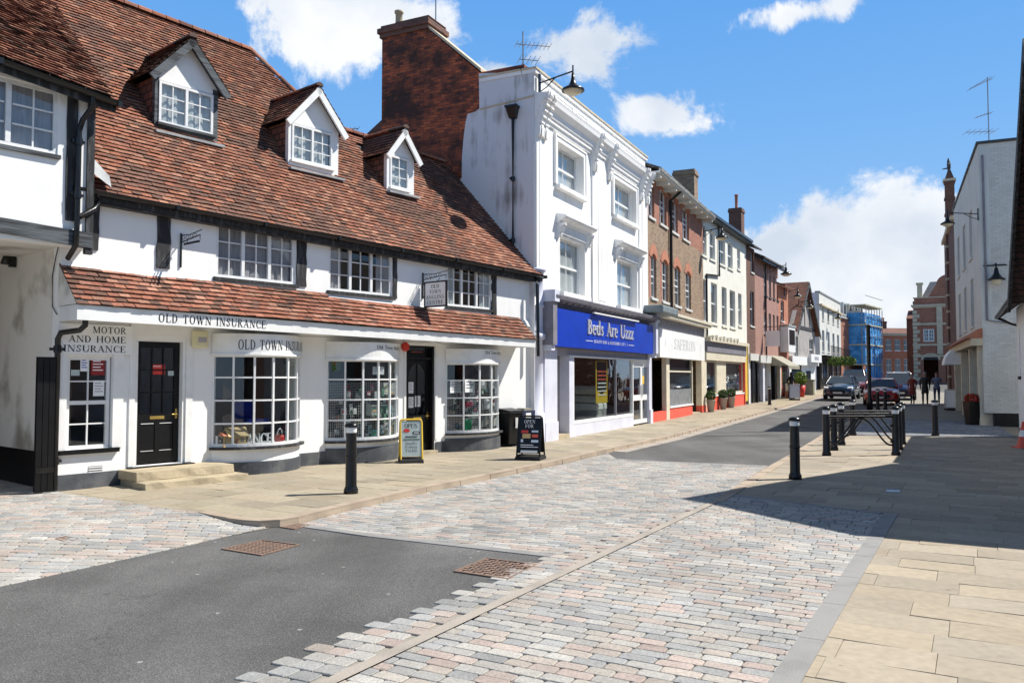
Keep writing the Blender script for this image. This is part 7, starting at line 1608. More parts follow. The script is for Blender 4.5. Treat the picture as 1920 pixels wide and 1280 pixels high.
m = MB(); m.tube([(-.2, -.48, 3.42), (Nf.L, -.48, 3.42)], .06, 'black_iron', 8); m.tube([(-.05, -.48, 3.4), (-.05, -.1, 3.2), (-.05, .5, 3.05)], .04, 'black_iron', 8); m.build('gutter', nt_)
m = MB(); m.box(-.0, Nf.L, -.02, 0, -.1, .25, 'slate_light'); m.build('plinth', nt_)
Mf = Frame((10.35, 16.1), (6.95, 9.5)); mt = Mf.thing('gabled_house', 'dark timbered house with a tiled gable, only its verge inside the right edge', 'building')
GL_ = Mf.L; ap_s = (Vector((8.25, 12.75, 0))-Mf.A).dot(Mf.d); GH = 3.55; GA = 7.0
m = MB(); m.box(0, GL_, 0, .25, -.1, GH, 'white_wall'); m.prism([(0, GH), (GL_, GH), (ap_s, GA-.15)], 'y', 0, .25, 'timber'); m.box(0, .25, .25, 9, -.1, GH, 'white_wall'); m.box(GL_-.25, GL_, .25, 9, -.1, GH, 'white_wall'); m.build('wall', mt)
m = MB()
for (xe_, s_) in ((-.30, 1), (GL_+.35, -1)):
    ze_ = GH-.28; yo = -.42
    P = [(xe_, yo, ze_-.1), (ap_s, yo, GA-.1), (ap_s, 9, GA-.1), (xe_, 9, ze_-.1), (xe_, yo, ze_+.05), (ap_s, yo, GA+.05), (ap_s, 9, GA+.05), (xe_, 9, ze_+.05)]
    if s_ < 0: P = [P[1], P[0], P[3], P[2], P[5], P[4], P[7], P[6]]
    m.hexa(P, 'tile_hung')
ro_ = m.build('roof', mt)
m = MB()
for a, b in (((-.30, GH-.30), (ap_s, GA-.02)), ((ap_s, GA-.02), (GL_+.35, GH-.30))): m.hexa([(a[0], -.48, a[1]-.26), (b[0], -.48, b[1]-.26), (b[0], -.425, b[1]-.26), (a[0], -.425, a[1]-.26), (a[0], -.48, a[1]+.08), (b[0], -.48, b[1]+.08), (b[0], -.425, b[1]+.08), (a[0], -.425, a[1]+.08)], 'timber')
m.build('bargeboard', mt)
# more of the same side of the street, out of frame, mirrored in the shop windows
Of = Frame((5.6, 6.5), (1.5, -9)); ot = Of.thing('opposite_terrace', 'brick terrace on the near right, out of frame and mirrored in the shop glass', 'building')
Of2 = Frame((9.5, 4.6), (4.5, -10)); ot.location = (9.5, 4.6, 0); ot.rotation_euler = (0, 0, Of2.rz); Of = Of2
ow = [(1.5+i*3, 2.6+i*3, 3.6, 5.2) for i in range(4)]+[(1.2+i*3, 3.2+i*3, .9, 2.5) for i in range(4)]
body(ot, Of.L, 6.0, 'brick_dark', ow, side='brick_dark'); [simple_sash(ot, r, .1) for r in ow]; m = MB(); tri_roof(m, 0, Of.L, -.2, 4, 8, 6.0, 9, 'clay_tiles'); m.build('roof', ot)

for lab, Fr_, px_, py_, yo, L_, s_ in (('swan neck lamp between the pink brick house and the gabled one', Ff, 1470, 548, 0, .9, .95), ('small swan neck lamp on the gable of the half-timbered house', Gf, 1497, 568, 0, .8, .95), ('distant lamp on the white front of the Georgian house', Hf, 1552, 588, 0, .9, 1.2)):
    x, z = Fr_.fp(px_, py_, 0); swan_lamp(lab, Fr_.w(x, -.01, z), Fr_.rz, L_, s_)
# ================================================================== STREET FURNITURE
def bollard_mesh_parts(t, h=1.03, s=1.0):
    m = MB(); m.lathe([(.0, 0), (.105*s, 0), (.105*s, .06), (.09*s, .09), (.082*s, .12), (.080*s, h*.5), (.074*s, h*.84), (.074*s, h*.93), (0, h*.93)], 0, 0, 'black_iron', 20); m.lathe([(.084*s, .50*h), (.088*s, .51*h), (.088*s, .525*h), (.082*s, .54*h)], 0, 0, 'black_iron', 20); m.build('shaft', t)
    m = MB(); m.lathe([(.0755*s, h*.855), (.0785*s, h*.86), (.0785*s, h*.925), (.0755*s, h*.93)], 0, 0, 'sign_white', 20); m.build('reflective_band', t)
    m = MB(); m.lathe([(.074*s, h*.93), (.098*s, h*.935), (.100*s, h*.955), (.085*s, h*.98), (.045*s, h*.996), (0, h)], 0, 0, 'black_iron', 20); m.build('cap', t)
BL = [((658, 925), 'black bollard with white band standing alone on the left pavement kerb'), ((1491, 898), 'black bollard alone on the sunlit right pavement in front of the railings'), ((1599, 816), 'black bollard standing right behind the hoop railings'), ((1754, 817), 'black bollard in the shade on the right of the hoop railings'),
      ((1646, 768), 'left one of two bollards in front of the red car'), ((1660, 768), 'right one of two bollards in front of the red car'), ((1443, 759), 'black bollard on the left kerb near the pink brick house'), ((1531, 727), 'tiny far bollard by the grey flank of the Georgian house')]
proto = None
for (p, lab) in BL:
    c = g(*p)
    if proto is None: proto = thing('bollard', lab, 'bollard', c, 0, 'black bollards with white bands'); bollard_mesh_parts(proto)
    else: o = copy_tree(proto); o.location = c; o['label'] = lab; o.rotation_euler.z = random.random()*3
# hoop railings
def hoop(lab, pl, pr, first=None):
    a, b = g(*pl), g(*pr); d = (b-a); W = d.length; rz = math.atan2(d.y, d.x)
    t = thing('hoop_railing', lab, 'railing', a, rz, 'black hoop railings')
    h = 1.06
    for x in (0, W):
        m = MB(); m.lathe([(0, 0), (.095, 0), (.095, .05), (.078, .09), (.074, h*.5), (.068, h*.84), (.068, h*.93), (0, h*.93)], x, 0, 'black_iron', 16); po = m.build('post', t)
        m = MB(); m.lathe([(.0695, h*.84), (.072, h*.845), (.072, h*.915), (.0695, h*.92)], x, 0, 'sign_white', 16); m.build('reflective_band', po)
        m = MB(); m.lathe([(.068, h*.93), (.09, h*.935), (.092, h*.955), (.07, h*.985), (0, h)], x, 0, 'black_iron', 16); m.build('cap', po)
        for z in (.28*h, .6*h): m = MB(); m.tube([(x+(.05 if x == 0 else -.05), 0, z), (x+(.11 if x == 0 else -.11), 0, z)], .03, 'black_iron', 8); m.build('collar', po)
    m = MB(); m.tube([(.04, 0, .83), (W-.04, 0, .83)], .026, 'black_iron', 10); m.build('top_rail', t)
    m = MB(); n = 28; pts = []
    for i in range(n+1):
        u = i/n; s = 0 if u < .06 or u > .94 else (1-math.cos(2*PI*(u-.06)/.88))/2
        pts.append((.05+(W-.1)*u, 0, .22+.57*min(1, s**.8)))
    m.tube(pts, .021, 'black_iron', 8); m.build('hoop', t)
hoop('nearest of the three black hoop railings', (1550, 854), (1680, 853)); hoop('middle of the three black hoop railings', (1564, 844), (1686, 843)); hoop('farthest of the three black hoop railings', (1578, 834), (1692, 833))
# tall black post
c = g(1631, 768); t = thing('lamp_post', 'tall thin black post standing beside the parked red car', 'post', c); m = MB(); m.lathe([(0, 0), (.14, 0), (.14, .5), (.09, .6), (.085, 4.0), (.10, 4.05), (.10, 4.15), (0, 4.2)], 0, 0, 'black_iron', 14); m.build('shaft', t)

# ------------------------------------------------------------------ boards
def aboard(name, lab, c, rz, w, h, frame, face, foot=True, depth=.42):
    t = thing(name, lab, 'sign', c, rz)
    lean = depth/2/h
    for s in (-1, 1):
        m = MB(); r = .05; yb = s*depth/2; yt = s*.02; N_ = 5
        def P(x, z): f = z/h; return (x, yb+(yt-yb)*f, z)
        pts = [P(-w/2, .05)]+[P(-w/2+r*(1-math.cos(PI/2*i/N_)), h-r+r*math.sin(PI/2*i/N_)) for i in range(N_+1)]+[P(w/2-r*(1-math.sin(PI/2*i/N_)) if False else w/2-r+r*math.sin(PI/2*i/N_), h-r+r*math.cos(PI/2*i/N_)) for i in range(N_+1)]+[P(w/2, .05)]
        m.tube(pts, .018, frame, 8); fo = m.build('frame', t)
        m = MB(); e = .014; z0 = .14; z1 = h-.03
        a, b, c_, d = P(-w/2+.015, z0), P(w/2-.015, z0), P(w/2-.015, z1), P(-w/2+.015, z1); off = Vector((0, s*.006, 0))
        A = [Vector(v)-off for v in (a, b, c_, d)]; B = [Vector(v)+off for v in (a, b, c_, d)]
        m.hexa([A[0], A[1], B[1], B[0], A[3], A[2], B[2], B[3]] if s > 0 else [B[0], B[1], A[1], A[0], B[3], B[2], A[2], A[3]], face); m.build('panel', t)
    if foot: m = MB(); m.prism([(-depth/2-.06, 0), (depth/2+.06, 0), (depth/2+.04, .06), (depth/2-.1, .10), (-depth/2+.1, .10), (-depth/2-.04, .06)], 'x', -w/2-.02, w/2+.02, 'rubber'); m.build('foot', t)
    def front(u, z): yb = -depth/2; yt = -.02; return (u, yb+(yt-yb)*z/h-.011, z)
    return t, front
c = g(770, 866); t, fr_ = aboard('pavement_sign', 'yellow framed pavement sign reading OPEN and Quality Fishing Tackle by the arched door', c, .22, .42, .84, 'yellow', 'slate_light')
MATS['board_pale'] = paint('board_pale', (.45, .53, .52), (.40, .48, .47), .5)
for ch in [x for x in COL.objects if x.parent == t and x.name.startswith('panel')]: ch.data.materials[0] = MATS['board_pale']
m = MB(); text(m, 'OPEN', -.13, .13, .68, .09, 'black_paint', fn=fr_, track=.05)
for s_, z in (('Quality', .36), ('Fishing', .29), ('Tackle', .22)): 
    s_ = s_.replace('T', 'T'); text(m, s_, -.12, .12, z, .05, 'black_paint', fn=fr_)
m.face([fr_(-.12, .50), fr_(.12, .50), fr_(.12, .52), fr_(-.12, .52)], 'black_paint')
m.face([fr_(-.16, .445), fr_(.16, .445), fr_(.16, .465), fr_(-.16, .465)], 'leaves'); m.face([fr_(.03, .56), fr_(.17, .56), fr_(.17, .61), fr_(.03, .61)], 'black_paint'); m.face([fr_(-.15+.0, .60)]+[fr_(-.09+.065*math.cos(a), .63+.035*math.sin(a)) for a in [2*PI*i/14 for i in range(-6, 8)]], 'red_paint'); m.build('lettering', t)
def _fin(front, dz=.0015): return lambda u, z: (front(u, z)[0], front(u, z)[1]-dz, front(u, z)[2])
m = MB(); f2 = _fin(fr_); m.face([f2(.05, .577), f2(.15, .577), f2(.15, .593), f2(.05, .593)], 'sign_white'); m.build('printed_panel', t)
c = g(995, 861); t, fr_ = aboard('pavement_sign', 'black cafe pavement sign headed OPEN FOR at the kerb by the white house', c, -.30, .48, .88, 'black_paint', 'black_paint')
m = MB(); f2 = _fin(fr_); text(m, 'OPEN', -.12, .12, .74, .07, 'sign_white', fn=f2); text(m, 'FOR', -.09, .09, .65, .07, 'sign_white', fn=f2)
for (x0, x1, z0, z1, c_) in ((.05, .19, .56, .60, 'silver'), (-.17, -.02, .545, .60, 'red_paint'), (-.14, .03, .44, .53, 'timber_pale'), (.06, .19, .46, .52, 'coral'), (.05, .2, .36, .41, 'silver'), (-.17, -.12, .36, .42, 'silver'), (-.17, .1, .30, .315, 'sign_white'), (-.17, .2, .26, .275, 'sign_white'), (-.16, .19, .15, .20, 'sign_white')): m.face([f2(x0, z0), f2(x1, z0), f2(x1, z1), f2(x0, z1)], c_)
m.build('printed_panel', t)
c = g(1490, 750); t, fr_ = aboard('pavement_sign', 'pale blue pavement sign in the distance beside the dark-haired person', c, -.3, .6, 1.0, 'galvanised', 'lilac')
c = g(1786, 769); t, fr_ = aboard('pavement_sign', 'white pavement sign standing in the shade on the right pavement', c, -.35, .62, 1.0, 'off_white', 'sign_white', depth=.6)
c = g(1515, 740); t = thing('planter_box', 'square grey-green box standing on the far left pavement', 'planter', c, -.5); m = MB(); m.box(-.45, .45, -.4, .4, 0, 1.05, 'canvas_tan'); m.box(-.5, .5, -.45, .45, 1.05, 1.13, 'canvas_tan'); m.build('box', t, bevel=.02)
# wheelie bin, blue cabinet
c = g(952, 836); t = thing('waste_bin', 'black wheeled bin beside the right bow window', 'bin', c, T.rz); m = MB(); m.hexa([(-.2, -.2, .06), (.2, -.2, .06), (.2, .25, .06), (-.2, .25, .06), (-.24, -.26, .80), (.24, -.26, .80), (.24, .28, .80), (-.24, .28, .80)], 'black_paint'); m.build('body', t, bevel=.02)
m = MB(); m.prism([(-.3, .80), (.32, .80), (.32, .86), (.1, .92), (-.28, .87)], 'x', -.26, .26, 'black_paint'); m.build('lid', t); m = MB(); m.tube([(-.22, .2, .09), (-.28, .2, .09)], .09, 'tyre', 14); m.tube([(.22, .2, .09), (.28, .2, .09)], .09, 'tyre', 14); m.build('wheels', t)
m = MB(); m.box(-.03, .06, -.275, -.262, .45, .70, 'silver'); m.build('badge', t)
c = g(981, 834); t = thing('blue_cabinet', 'dark blue cabinet with a white label on a grey pedestal by the corner column', 'cabinet', c, T.rz); m = MB(); m.box(-.2, .2, -.1, .2, 0, .4, 'grey_paint'); m.build('pedestal', t); m = MB(); m.box(-.26, .26, -.18, .2, .4, .86, 'cloth_navy'); m.build('body', t, bevel=.015); m = MB(); m.box(-.12, .08, -.186, -.181, .66, .80, 'sign_white'); m.build('label', t); m = MB(); m.box(-.10, .2, -.12, .12, .86, .91, 'canvas_tan'); m.build('parcel', t)
# topiary in pots
pc = None
for k, (px_b, py_b) in enumerate(((1333, 772), (1356, 767), (1371, 764))):
    lab = ['clipped box ball in a pale pot, nearest of three by the restaurant', 'clipped box ball in a pale pot, middle of three by the red base', 'clipped box ball in a pale pot, farthest of three, under the second shop window'][k]
    t = foliage('potted_topiary', lab, 'plant', g(px_b, py_b), .23, 900, ['leaves'], 'clipped box balls in pots', .035, 1, k+3)
    for ch in [x for x in COL.objects if x.parent == t]: ch.location = (0, 0, .74)
    m = MB(); m.lathe([(0, 0), (.13, 0), (.21, .52), (.22, .52), (.22, .56), (.18, .56), (.17, .48), (0, .48)], 0, 0, 'pot_grey', 16); m.build('pot', t)
t = foliage('planter', 'black planter heaped with red flowers at the corner of the shaded shopfront', 'plant', Qf.w(Qf.L-.5, -.32), .24, 600, ['flowers_red', 'leaves', 'flowers_red'], None, .04, .7, 9)
for ch in [x for x in COL.objects if x.parent == t]: ch.location = (0, 0, .92)
m = MB(); m.hexa([(-.16, -.16, 0), (.16, -.16, 0), (.16, .16, 0), (-.16, .16, 0), (-.22, -.22, .82), (.22, -.22, .82), (.22, .22, .82), (-.22, .22, .82)], 'black_paint'); m.build('pot', t)
t = foliage('shrub', 'bright yellow-green shrub outside the far white shopfront', 'plant', g(1501, 744), .42, 500, ['leaves_lime'], None, .09, 1.1, 4)
for ch in [x for x in COL.objects if x.parent == t]: ch.location = (0, 0, 1.3)
m = MB(); m.lathe([(0, 0), (.25, 0), (.35, .8), (0, .8)], 0, 0, 'red_paint', 14); m.build('pot', t)
t = thing('traffic_cone', 'orange cone against the low white house at the right edge', 'cone', Nf.w(4.6, -.18), 0); m = MB(); m.lathe([(.16, .03), (.14, .1), (.03, .62), (0, .63)], 0, 0, 'coral', 16); m.box(-.19, .19, -.19, .19, 0, .03, 'coral'); m.build('cone', t); m = MB(); m.lathe([(.108, .27), (.075, .42)], 0, 0, 'sign_white', 16); m.build('reflective_band', t)

# ------------------------------------------------------------------ things behind the shop glass
def place(Fr, name, lab, cat, x, y, z, group=None, rz=0): p = Fr.w(x, y, z); return thing(name, lab, cat, p, Fr.rz+rz, group)
z0 = bow1[2]+.0; xh, _ = T.fp(443, 805, -.15)
t = place(T, 'model_house', 'little wooden model house on the ledge of the insurance bow window', 'model', xh, -.12, z0)
m = MB(); m.box(-.16, .16, -.09, .09, 0, .20, 'timber_pale'); m.box(-.05, .0, -.094, -.0905, .02, .14, 'terracotta'); m.box(.06, .12, -.094, -.0905, .08, .14, 'room_mid'); m.build('wall', t); m = MB(); m.prism([(-.13, .18), (0, .33), (.13, .18), (.11, .17), (0, .30), (-.11, .17)], 'x', -.2, .2, 'timber_pale'); m.build('roof', t); m = MB(); m.box(-.26, -.17, -.07, .07, .0, .02, 'timber_pale'); m.tube([(-.25, -.06, 0), (-.25, -.06, .2)], .008, 'timber_pale', 6); m.prism([(-.1, .19), (0, .26), (.1, .19)], 'x', -.28, -.16, 'terracotta'); m.build('porch', t)
for i, (ch_, px_) in enumerate(zip('FANCE', (414, 472, 485, 497, 509))):
    x, _ = T.fp(px_, 805, -.1); t = place(T, 'letter', 'white standing letter %s on the window ledge beside the model house' % ch_, 'letter', x, -.06-.0, z0, 'white standing letters', rz=[-.1, .15, -.1, .1, -.05][i])
    m = MB(); text(m, ch_, -.07, .07, 0, .19, 'sign_white', depth=.03, track=0); m.build('face', t)
x, _ = T.fp(527, 805, -.2); t = place(T, 'money_box', 'red padlock shaped money box on the insurance window ledge', 'ornament', x, -.16, z0); m = MB(); m.lathe([(0, 0), (.075, 0), (.085, .03), (.085, .12), (.07, .15), (0, .15)], 0, 0, 'red_paint', 16); m.build('body', t); m = MB(); m.tube([(.055*math.cos(PI*i/10), 0, .14+.12*math.sin(PI*i/10)) for i in range(11)], .012, 'silver', 8); m.build('shackle', t)
x, _ = T.fp(452, 770, 1.2); t = place(T, 'office_chair', 'blue office chair back deep inside the insurance shop', 'chair', x, 1.1, .4); m = MB(); m.box(-.24, .24, -.03, .03, .45, .85, 'blue_sign'); m.build('backrest', t, bevel=.04); m = MB(); m.box(-.24, .24, -.5, -.06, .42, .5, 'blue_sign'); m.build('seat', t, bevel=.03); m = MB(); m.tube([(0, -.25, .0), (0, -.25, .42)], .03, 'black_iron', 8); m.box(-.25, .25, -.28, -.22, 0, .05, 'black_iron'); m.build('leg', t)
# a pale partition deep inside the insurance shop
t = place(T, 'partition', 'pale partition wall inside the insurance shop', 'partition', T.fp(520, 760, .9)[0], 1.0, .4); m = MB(); m.box(0, 1.0, 0, .05, 0, 2.0, 'room_mid'); m.build('panel', t)
# wire racks with packets
rg = random.Random(20)
def rack(B, lab, n, PF, x0f=.04, x1f=.96, pals=((.62, .62, .6), (.45, .47, .45), (.15, .28, .2), (.12, .12, .12), (.75, .75, .72), (.4, .12, .14), (.3, .38, .42), (.7, .72, .7))):
    x0 = B[0]+(B[1]-B[0])*x0f; x1 = B[0]+(B[1]-B[0])*x1f; t = place(T, 'wire_rack', lab+', wire mesh panel behind its panes', 'rack', x0, .02, B[2]); m = MB(); w = x1-x0; h = (B[3]-B[2])*.72
    k = 0
    while k*.05 < w: m.box(k*.05, k*.05+.005, 0, .005, 0, h, 'sign_white'); k += 1
    k = 0
    while k*.05 < h: m.box(0, w, .0052, .0085, k*.05, k*.05+.005, 'sign_white'); k += 1
    m.build('mesh_panel', t)
    for i in range(n):
        x = x0+.12+(w-.24)*rg.random(); zz = B[2]+.02+(h-.22)*rg.random(); yy = -.09-rg.random()*.18; ww = rg.uniform(.06, .13); hh = rg.uniform(.08, .17)
        fr_b = (x-B[0])/(B[1]-B[0]); yy = PF(fr_b)[1]+.09+rg.random()*.14
        t2 = place(T, 'tackle_packet', 'hanging packet of tackle behind the panes of the '+lab, 'packet', x, yy, zz, 'packets in the '+lab, rz=rg.uniform(-.3, .3))
        m = MB(); m.box(-ww/2, ww/2, -.012, .012, 0, hh, 'goods', rg.choice(pals)); m.box(-ww/2+.01, ww/2-.01, -.0145, -.0122, hh*.25, hh*.7, 'goods', rg.choice(pals)); m.build('pack', t2)
rack(bow2, 'middle bow window', 44, P2_); rack(bow3, 'right bow window', 36, P3_)
for k, (tt, zz, w_, h_, c_, lab) in enumerate(((.52, .56, .20, .22, (.8, .8, .78), 'white padded bag, left of two, in the right bow window'), (.74, .56, .17, .22, (.8, .8, .8), 'white padded bag, right of two, in the right bow window'), (.30, .03, .24, .24, (.02, .26, .10), 'green bag low in the right bow window'), (.60, .29, .13, .24, (.75, .76, .74), 'white upright pack above the bottom panes of the right bow window'), (.78, .05, .20, .22, (.7, .7, .66), 'white carton low at the right end of the right bow window'), (.32, .33, .2, .12, (.5, .08, .12), 'red packet bag in the third pane row of the right bow window'))):
    x_, y_ = P3_(tt); t = place(T, 'stock_bag', lab, 'bag', x_, y_+.16, bow3[2]+zz*(bow3[3]-bow3[2])/.9); m = MB(); m.box(-w_/2, w_/2, -.05, .05, 0, h_, 'goods', c_); m.build('pack', t, bevel=.035)
for k, (tt, zz, w_, h_, c_, lab) in enumerate(((.5, .27, .26, .2, (.5, .52, .46), 'pale bundle in the third pane row of the middle bow window'), (.72, .5, .3, .24, (.6, .6, .56), 'pale bundle in the second pane row of the middle bow window'), (.72, .27, .2, .18, (.25, .42, .4), 'teal packet stack in the middle bow window'), (.78, .03, .2, .2, (.4, .42, .3), 'olive carton low in the middle bow window'), (.5, .03, .22, .12, (.08, .22, .18), 'dark green tackle box low in the middle bow window'), (.88, .1, .12, .4, (.5, .55, .55), 'tall pale pack at the right end of the middle bow window'))):
    x_, y_ = P2_(tt); t = place(T, 'stock_bag', lab, 'bag', x_, y_+.18, bow2[2]+zz*(bow2[3]-bow2[2])/.9); m = MB(); m.box(-w_/2, w_/2, -.06, .06, 0, h_, 'goods', c_)
    for q in range(5): m.box(-w_/2+.02+rg.random()*w_*.5, w_/2-.02-rg.random()*w_*.3, -.065-.001*q, -.0602, h_*q/5, h_*(q+.6)/5, 'goods', tuple(min(.85, v*rg.uniform(.4, 1.7)) for v in c_))
    m.build('pack', t)
# notices in the windows and doors
def paper(lab, Fr, l, t_, r, b, y, mats, rows=4, name='notice'):
    r_ = Fr.rect(l, t_, r, b, y); o = place(Fr, name, lab, 'notice', (r_[0]+r_[1])/2, y, r_[2]); w = (r_[1]-r_[0])/2; h = r_[3]-r_[2]; m = MB(); m.box(-w, w, -.002, .002, 0, h, mats[0]); m.build('sheet', o)
    m = MB()
    for i in range(rows): z = h*(.85-.7*i/max(1, rows)); m.box(-w*.75, w*(.75 if i % 2 else .4), -.004, -.0025, z-h*.06, z, mats[1])
    m.build('print', o); return o
yw = .065
paper('white notice high in the sash window, left of two', T, 151, 671, 165, 696, yw, ('sign_white', 'blue_sign')); paper('dark red poster in the top right of the sash window', T, 171, 671, 196, 703, yw, ('red_dark', 'sign_white')); paper('white notice in the right pane of the sash window', T, 175, 713, 195, 742, yw, ('sign_white', 'grey_paint'))
o = paper('small teal sticker low in the top left sash pane', T, 133, 693, 149, 704, yw, ('board_pale', 'sign_white'), 1)
paper('red sticker on the glass of the first black door', T, 284, 683, 309, 702, .113, ('red_paint', 'sign_white'), 2); paper('pale teal sticker on the glass of the first black door', T, 315, 694, 331, 704, .113, ('board_pale', 'sign_white'), 1)
paper('white notice on the left pane of the arched door', T, 766, 716, 775, 737, .113, ('sign_white', 'grey_paint')); paper('second white notice on the lower left of the arched door glass', T, 766, 744, 775, 764, .113, ('sign_white', 'grey_paint')); paper('white notice on the middle of the arched door glass', T, 778, 742, 788, 762, .113, ('sign_white', 'grey_paint'))
paper('orange and black shop nameplate in the transom over the arched door', T, 767, 657, 803, 671, .113, ('black_paint', 'coral'), 1)
paper('white typed sheet in the second pane row of the right bow window', T, 844, 712, 864, 736, P3_(.12)[1]+.05, ('sign_white', 'grey_paint'), 6); paper('blue and white sheet in the middle of the right bow window', T, 872, 711, 890, 735, P3_(.3)[1]+.05, ('sign_white', 'cloth_navy'), 3)
paper('green, white and red shield shaped badge in the middle bow window', T, 622, 678, 638, 695, P2_(.1)[1]+.05, ('leaves', 'red_paint'), 1); paper('tilted white leaflet in the upper panes of the middle bow window', T, 699, 687, 720, 702, P2_(.55)[1]+.06, ('sign_white', 'grey_paint'), 2)

# ================================================================== CARS
def car(lab, px_, Y, head, col, s=1.0, tall=0, px_off=0, kind='saloon'):
    X = (px_-960)/F*Y; z = RZ(X, Y) if False else gz(Y)
    t = thing('parked_car', lab, 'car', (X, Y, z-.02), head, None); t.scale = (s, s, s)
    W = .88; roof = 1.42+tall; m = MB()
    st = [(-2.16, .62, .34, .52), (-2.1, .76, .24, .66), (-1.9, .84, .20, .78), (-1.5, W, .20, .86), (-.95, W, .20, .96), (0, W, .20, .98), (1.0, W, .20, 1.0), (1.7, .87, .22, 1.02), (2.05, .82, .26, .98), (2.14, .74, .36, .80)]
    V = []; N = 13
    for (y, w, zb, zt) in st:
        half = [(0, zb), (w*.86, zb), (w*.97, zb+.10), (w, zb+(zt-zb)*.5), (w*.985, zb+(zt-zb)*.78), (w*.90, zt-.02), (0, zt+.03)]
        ring = half+[(-x, z_) for x, z_ in half[-2:0:-1]]; N = len(ring); V += [(x, y, z_) for x, z_ in ring]
    m.mesh(V, [(i*N+k, (i+1)*N+k, (i+1)*N+(k+1) % N, i*N+(k+1) % N)[::-1] for i in range(len(st)-1) for k in range(N)], col, None, True); m.face(V[:N], col); m.face(V[-N:][::-1], col)
    # roof and pillars
    G = [(-1.0, .78, .96), (-.28, .62, roof-.03), (.2, .63, roof), (.95, .62, roof-.03), (1.78, .76, 1.0)]
    m.mesh([(x, y, z_) for y, w, z_ in G[1:4] for x in (-w, -w*.5, w*.5, w)]+[(x, y, z_-.04) for y, w, z_ in G[1:4] for x in (-w-.02, -w*.5, w*.5, w+.02)], [(0, 1, 5, 4), (1, 2, 6, 5), (2, 3, 7, 6), (4, 5, 9, 8), (5, 6, 10, 9), (6, 7, 11, 10), (12, 16, 4, 0), (16, 20, 8, 4), (3, 7, 19, 15), (7, 11, 23, 19), (0, 3, 15, 12)[::1], (8, 20, 23, 11)], col, None, False)
    for sx in (-1, 1):
        for (a, b) in (((sx*.80, -1.0, .95), (sx*.63, -.28, roof-.03)), ((sx*.63, .95, roof-.03), (sx*.78, 1.78, .99)), ((sx*.86, .32, .97), (sx*.645, .30, roof-.03))): m.tube([a, b], .035, col, 6)
    m.build('body', t)
    m = MB(); a, b = (-.76, -1.0, .965), (.76, -1.0, .965); m.face([a, b, (.60, -.29, roof-.05), (-.60, -.29, roof-.05)], 'glass_sky'); m.build('windscreen', t)
    m = MB(); m.face([(.74, 1.78, 1.0), (-.74, 1.78, 1.0), (-.60, .96, roof-.05), (.60, .96, roof-.05)], 'glass_sky'); m.build('rear_window', t)
    for sx in (-1, 1):
        m = MB(); q = [(sx*.79, -.95, .97), (sx*.79, 1.7, 1.0), (sx*.625, .95, roof-.05), (sx*.625, -.28, roof-.05)]; m.face(q if sx < 0 else q[::-1], 'glass_sky'); m.build('side_window', t)
        m = MB(); m.hexa([(sx*.55, -2.10, .60), (sx*.80, -2.02, .60), (sx*.84, -1.8, .66), (sx*.58, -1.9, .66), (sx*.52, -2.07, .72), (sx*.78, -2.0, .74), (sx*.82, -1.8, .80), (sx*.56, -1.9, .78)], 'headlight'); m.build('headlight', t)
        m = MB(); m.box(sx*.58, sx*.80, 2.03, 2.13, .72, .92, 'tail_red'); m.build('tail_light', t)
        m = MB(); m.box(sx*.86, sx*1.04, -.85, -.72, .95, 1.10, col); m.build('wing_mirror', t, bevel=.03)
        for y in (-1.38, 1.32):
            m = MB(); V = []; m.lathe([(.0, -.10), (.31, -.10), (.33, -.06), (.33, .06), (.31, .10), (0, .10)], 0, 0, 'tyre', 20); w = m.build('wheel', t); w.location = (sx*.79, y, .33); w.rotation_euler = (0, PI/2, 0)
            m = MB(); m.lathe([(.0, .105*sx), (.05, .108*sx), (.19, .102*sx), (.21, .09*sx)], 0, 0, 'rim', 16); rm_ = m.build('rim', w)
    m = MB(); m.box(-.42, .42, -2.19, -2.12, .40, .58, 'rubber'); m.box(-.6, .6, -2.17, -2.05, .22, .34, 'rubber'); m.build('grille', t)
    m = MB(); m.box(-.26, .26, -2.21, -2.191, .38, .48, 'plate'); m.build('number_plate', t)
    return t
SD = math.atan2(.5, .87)      # cars face back down the street towards the camera
car('dark blue saloon with bright headlights driving towards us in the middle of the street', 1578, 54, -.50, 'car_blue', 1.06); car('grey-blue estate following behind the dark blue saloon', 1602, 67, -.5, 'car_teal', 1.1, .22)
car('red hatchback parked at the kerb behind the hoop railings', 1651, 46.5, -.42, 'car_red', 1.04); car('navy people carrier parked behind the red hatchback', 1684, 53.5, -.42, 'car_navy', 1.08, .2); car('maroon car just visible between the saloon and the red hatchback', 1613, 61, -.5, 'car_maroon', 1.0); car('pale car parked far off past the red hatchback', 1690, 72, -.45, 'rim', 1.0, .1)

t = Ef.thing('shop_awning', 'brownish canvas awning over the shop at the far end of the pink brick house', 'awning'); m = MB(); m.mesh([(Ef.L*.45, -.2, 3.0), (Ef.L, -.2, 3.0), (Ef.L, -1.3, 2.35), (Ef.L*.45, -1.3, 2.35), (Ef.L, -1.3, 2.15), (Ef.L*.45, -1.3, 2.15)], [(3, 2, 1, 0), (5, 4, 2, 3)], 'canvas_tan'); m.face([(Ef.L*.45, -.2, 3.0), (Ef.L*.45, -1.3, 2.35), (Ef.L*.45, -.2, 2.35)], 'canvas_tan'); m.build('canopy', t)
t = Gf.thing('shop_sign', 'white box sign projecting over the white shopfront of the gabled house', 'sign'); m = MB(); m.box(gx1*.55, gx1*.98, -.5, -.27, 2.75, 3.35, 'sign_white'); m.build('board', t)
m = MB(); m.box(gx1*.68, gx1*.85, -.505, -.5005, 2.92, 3.18, 'grey_paint'); m.build('emblem', t)
rq = random.Random(31)
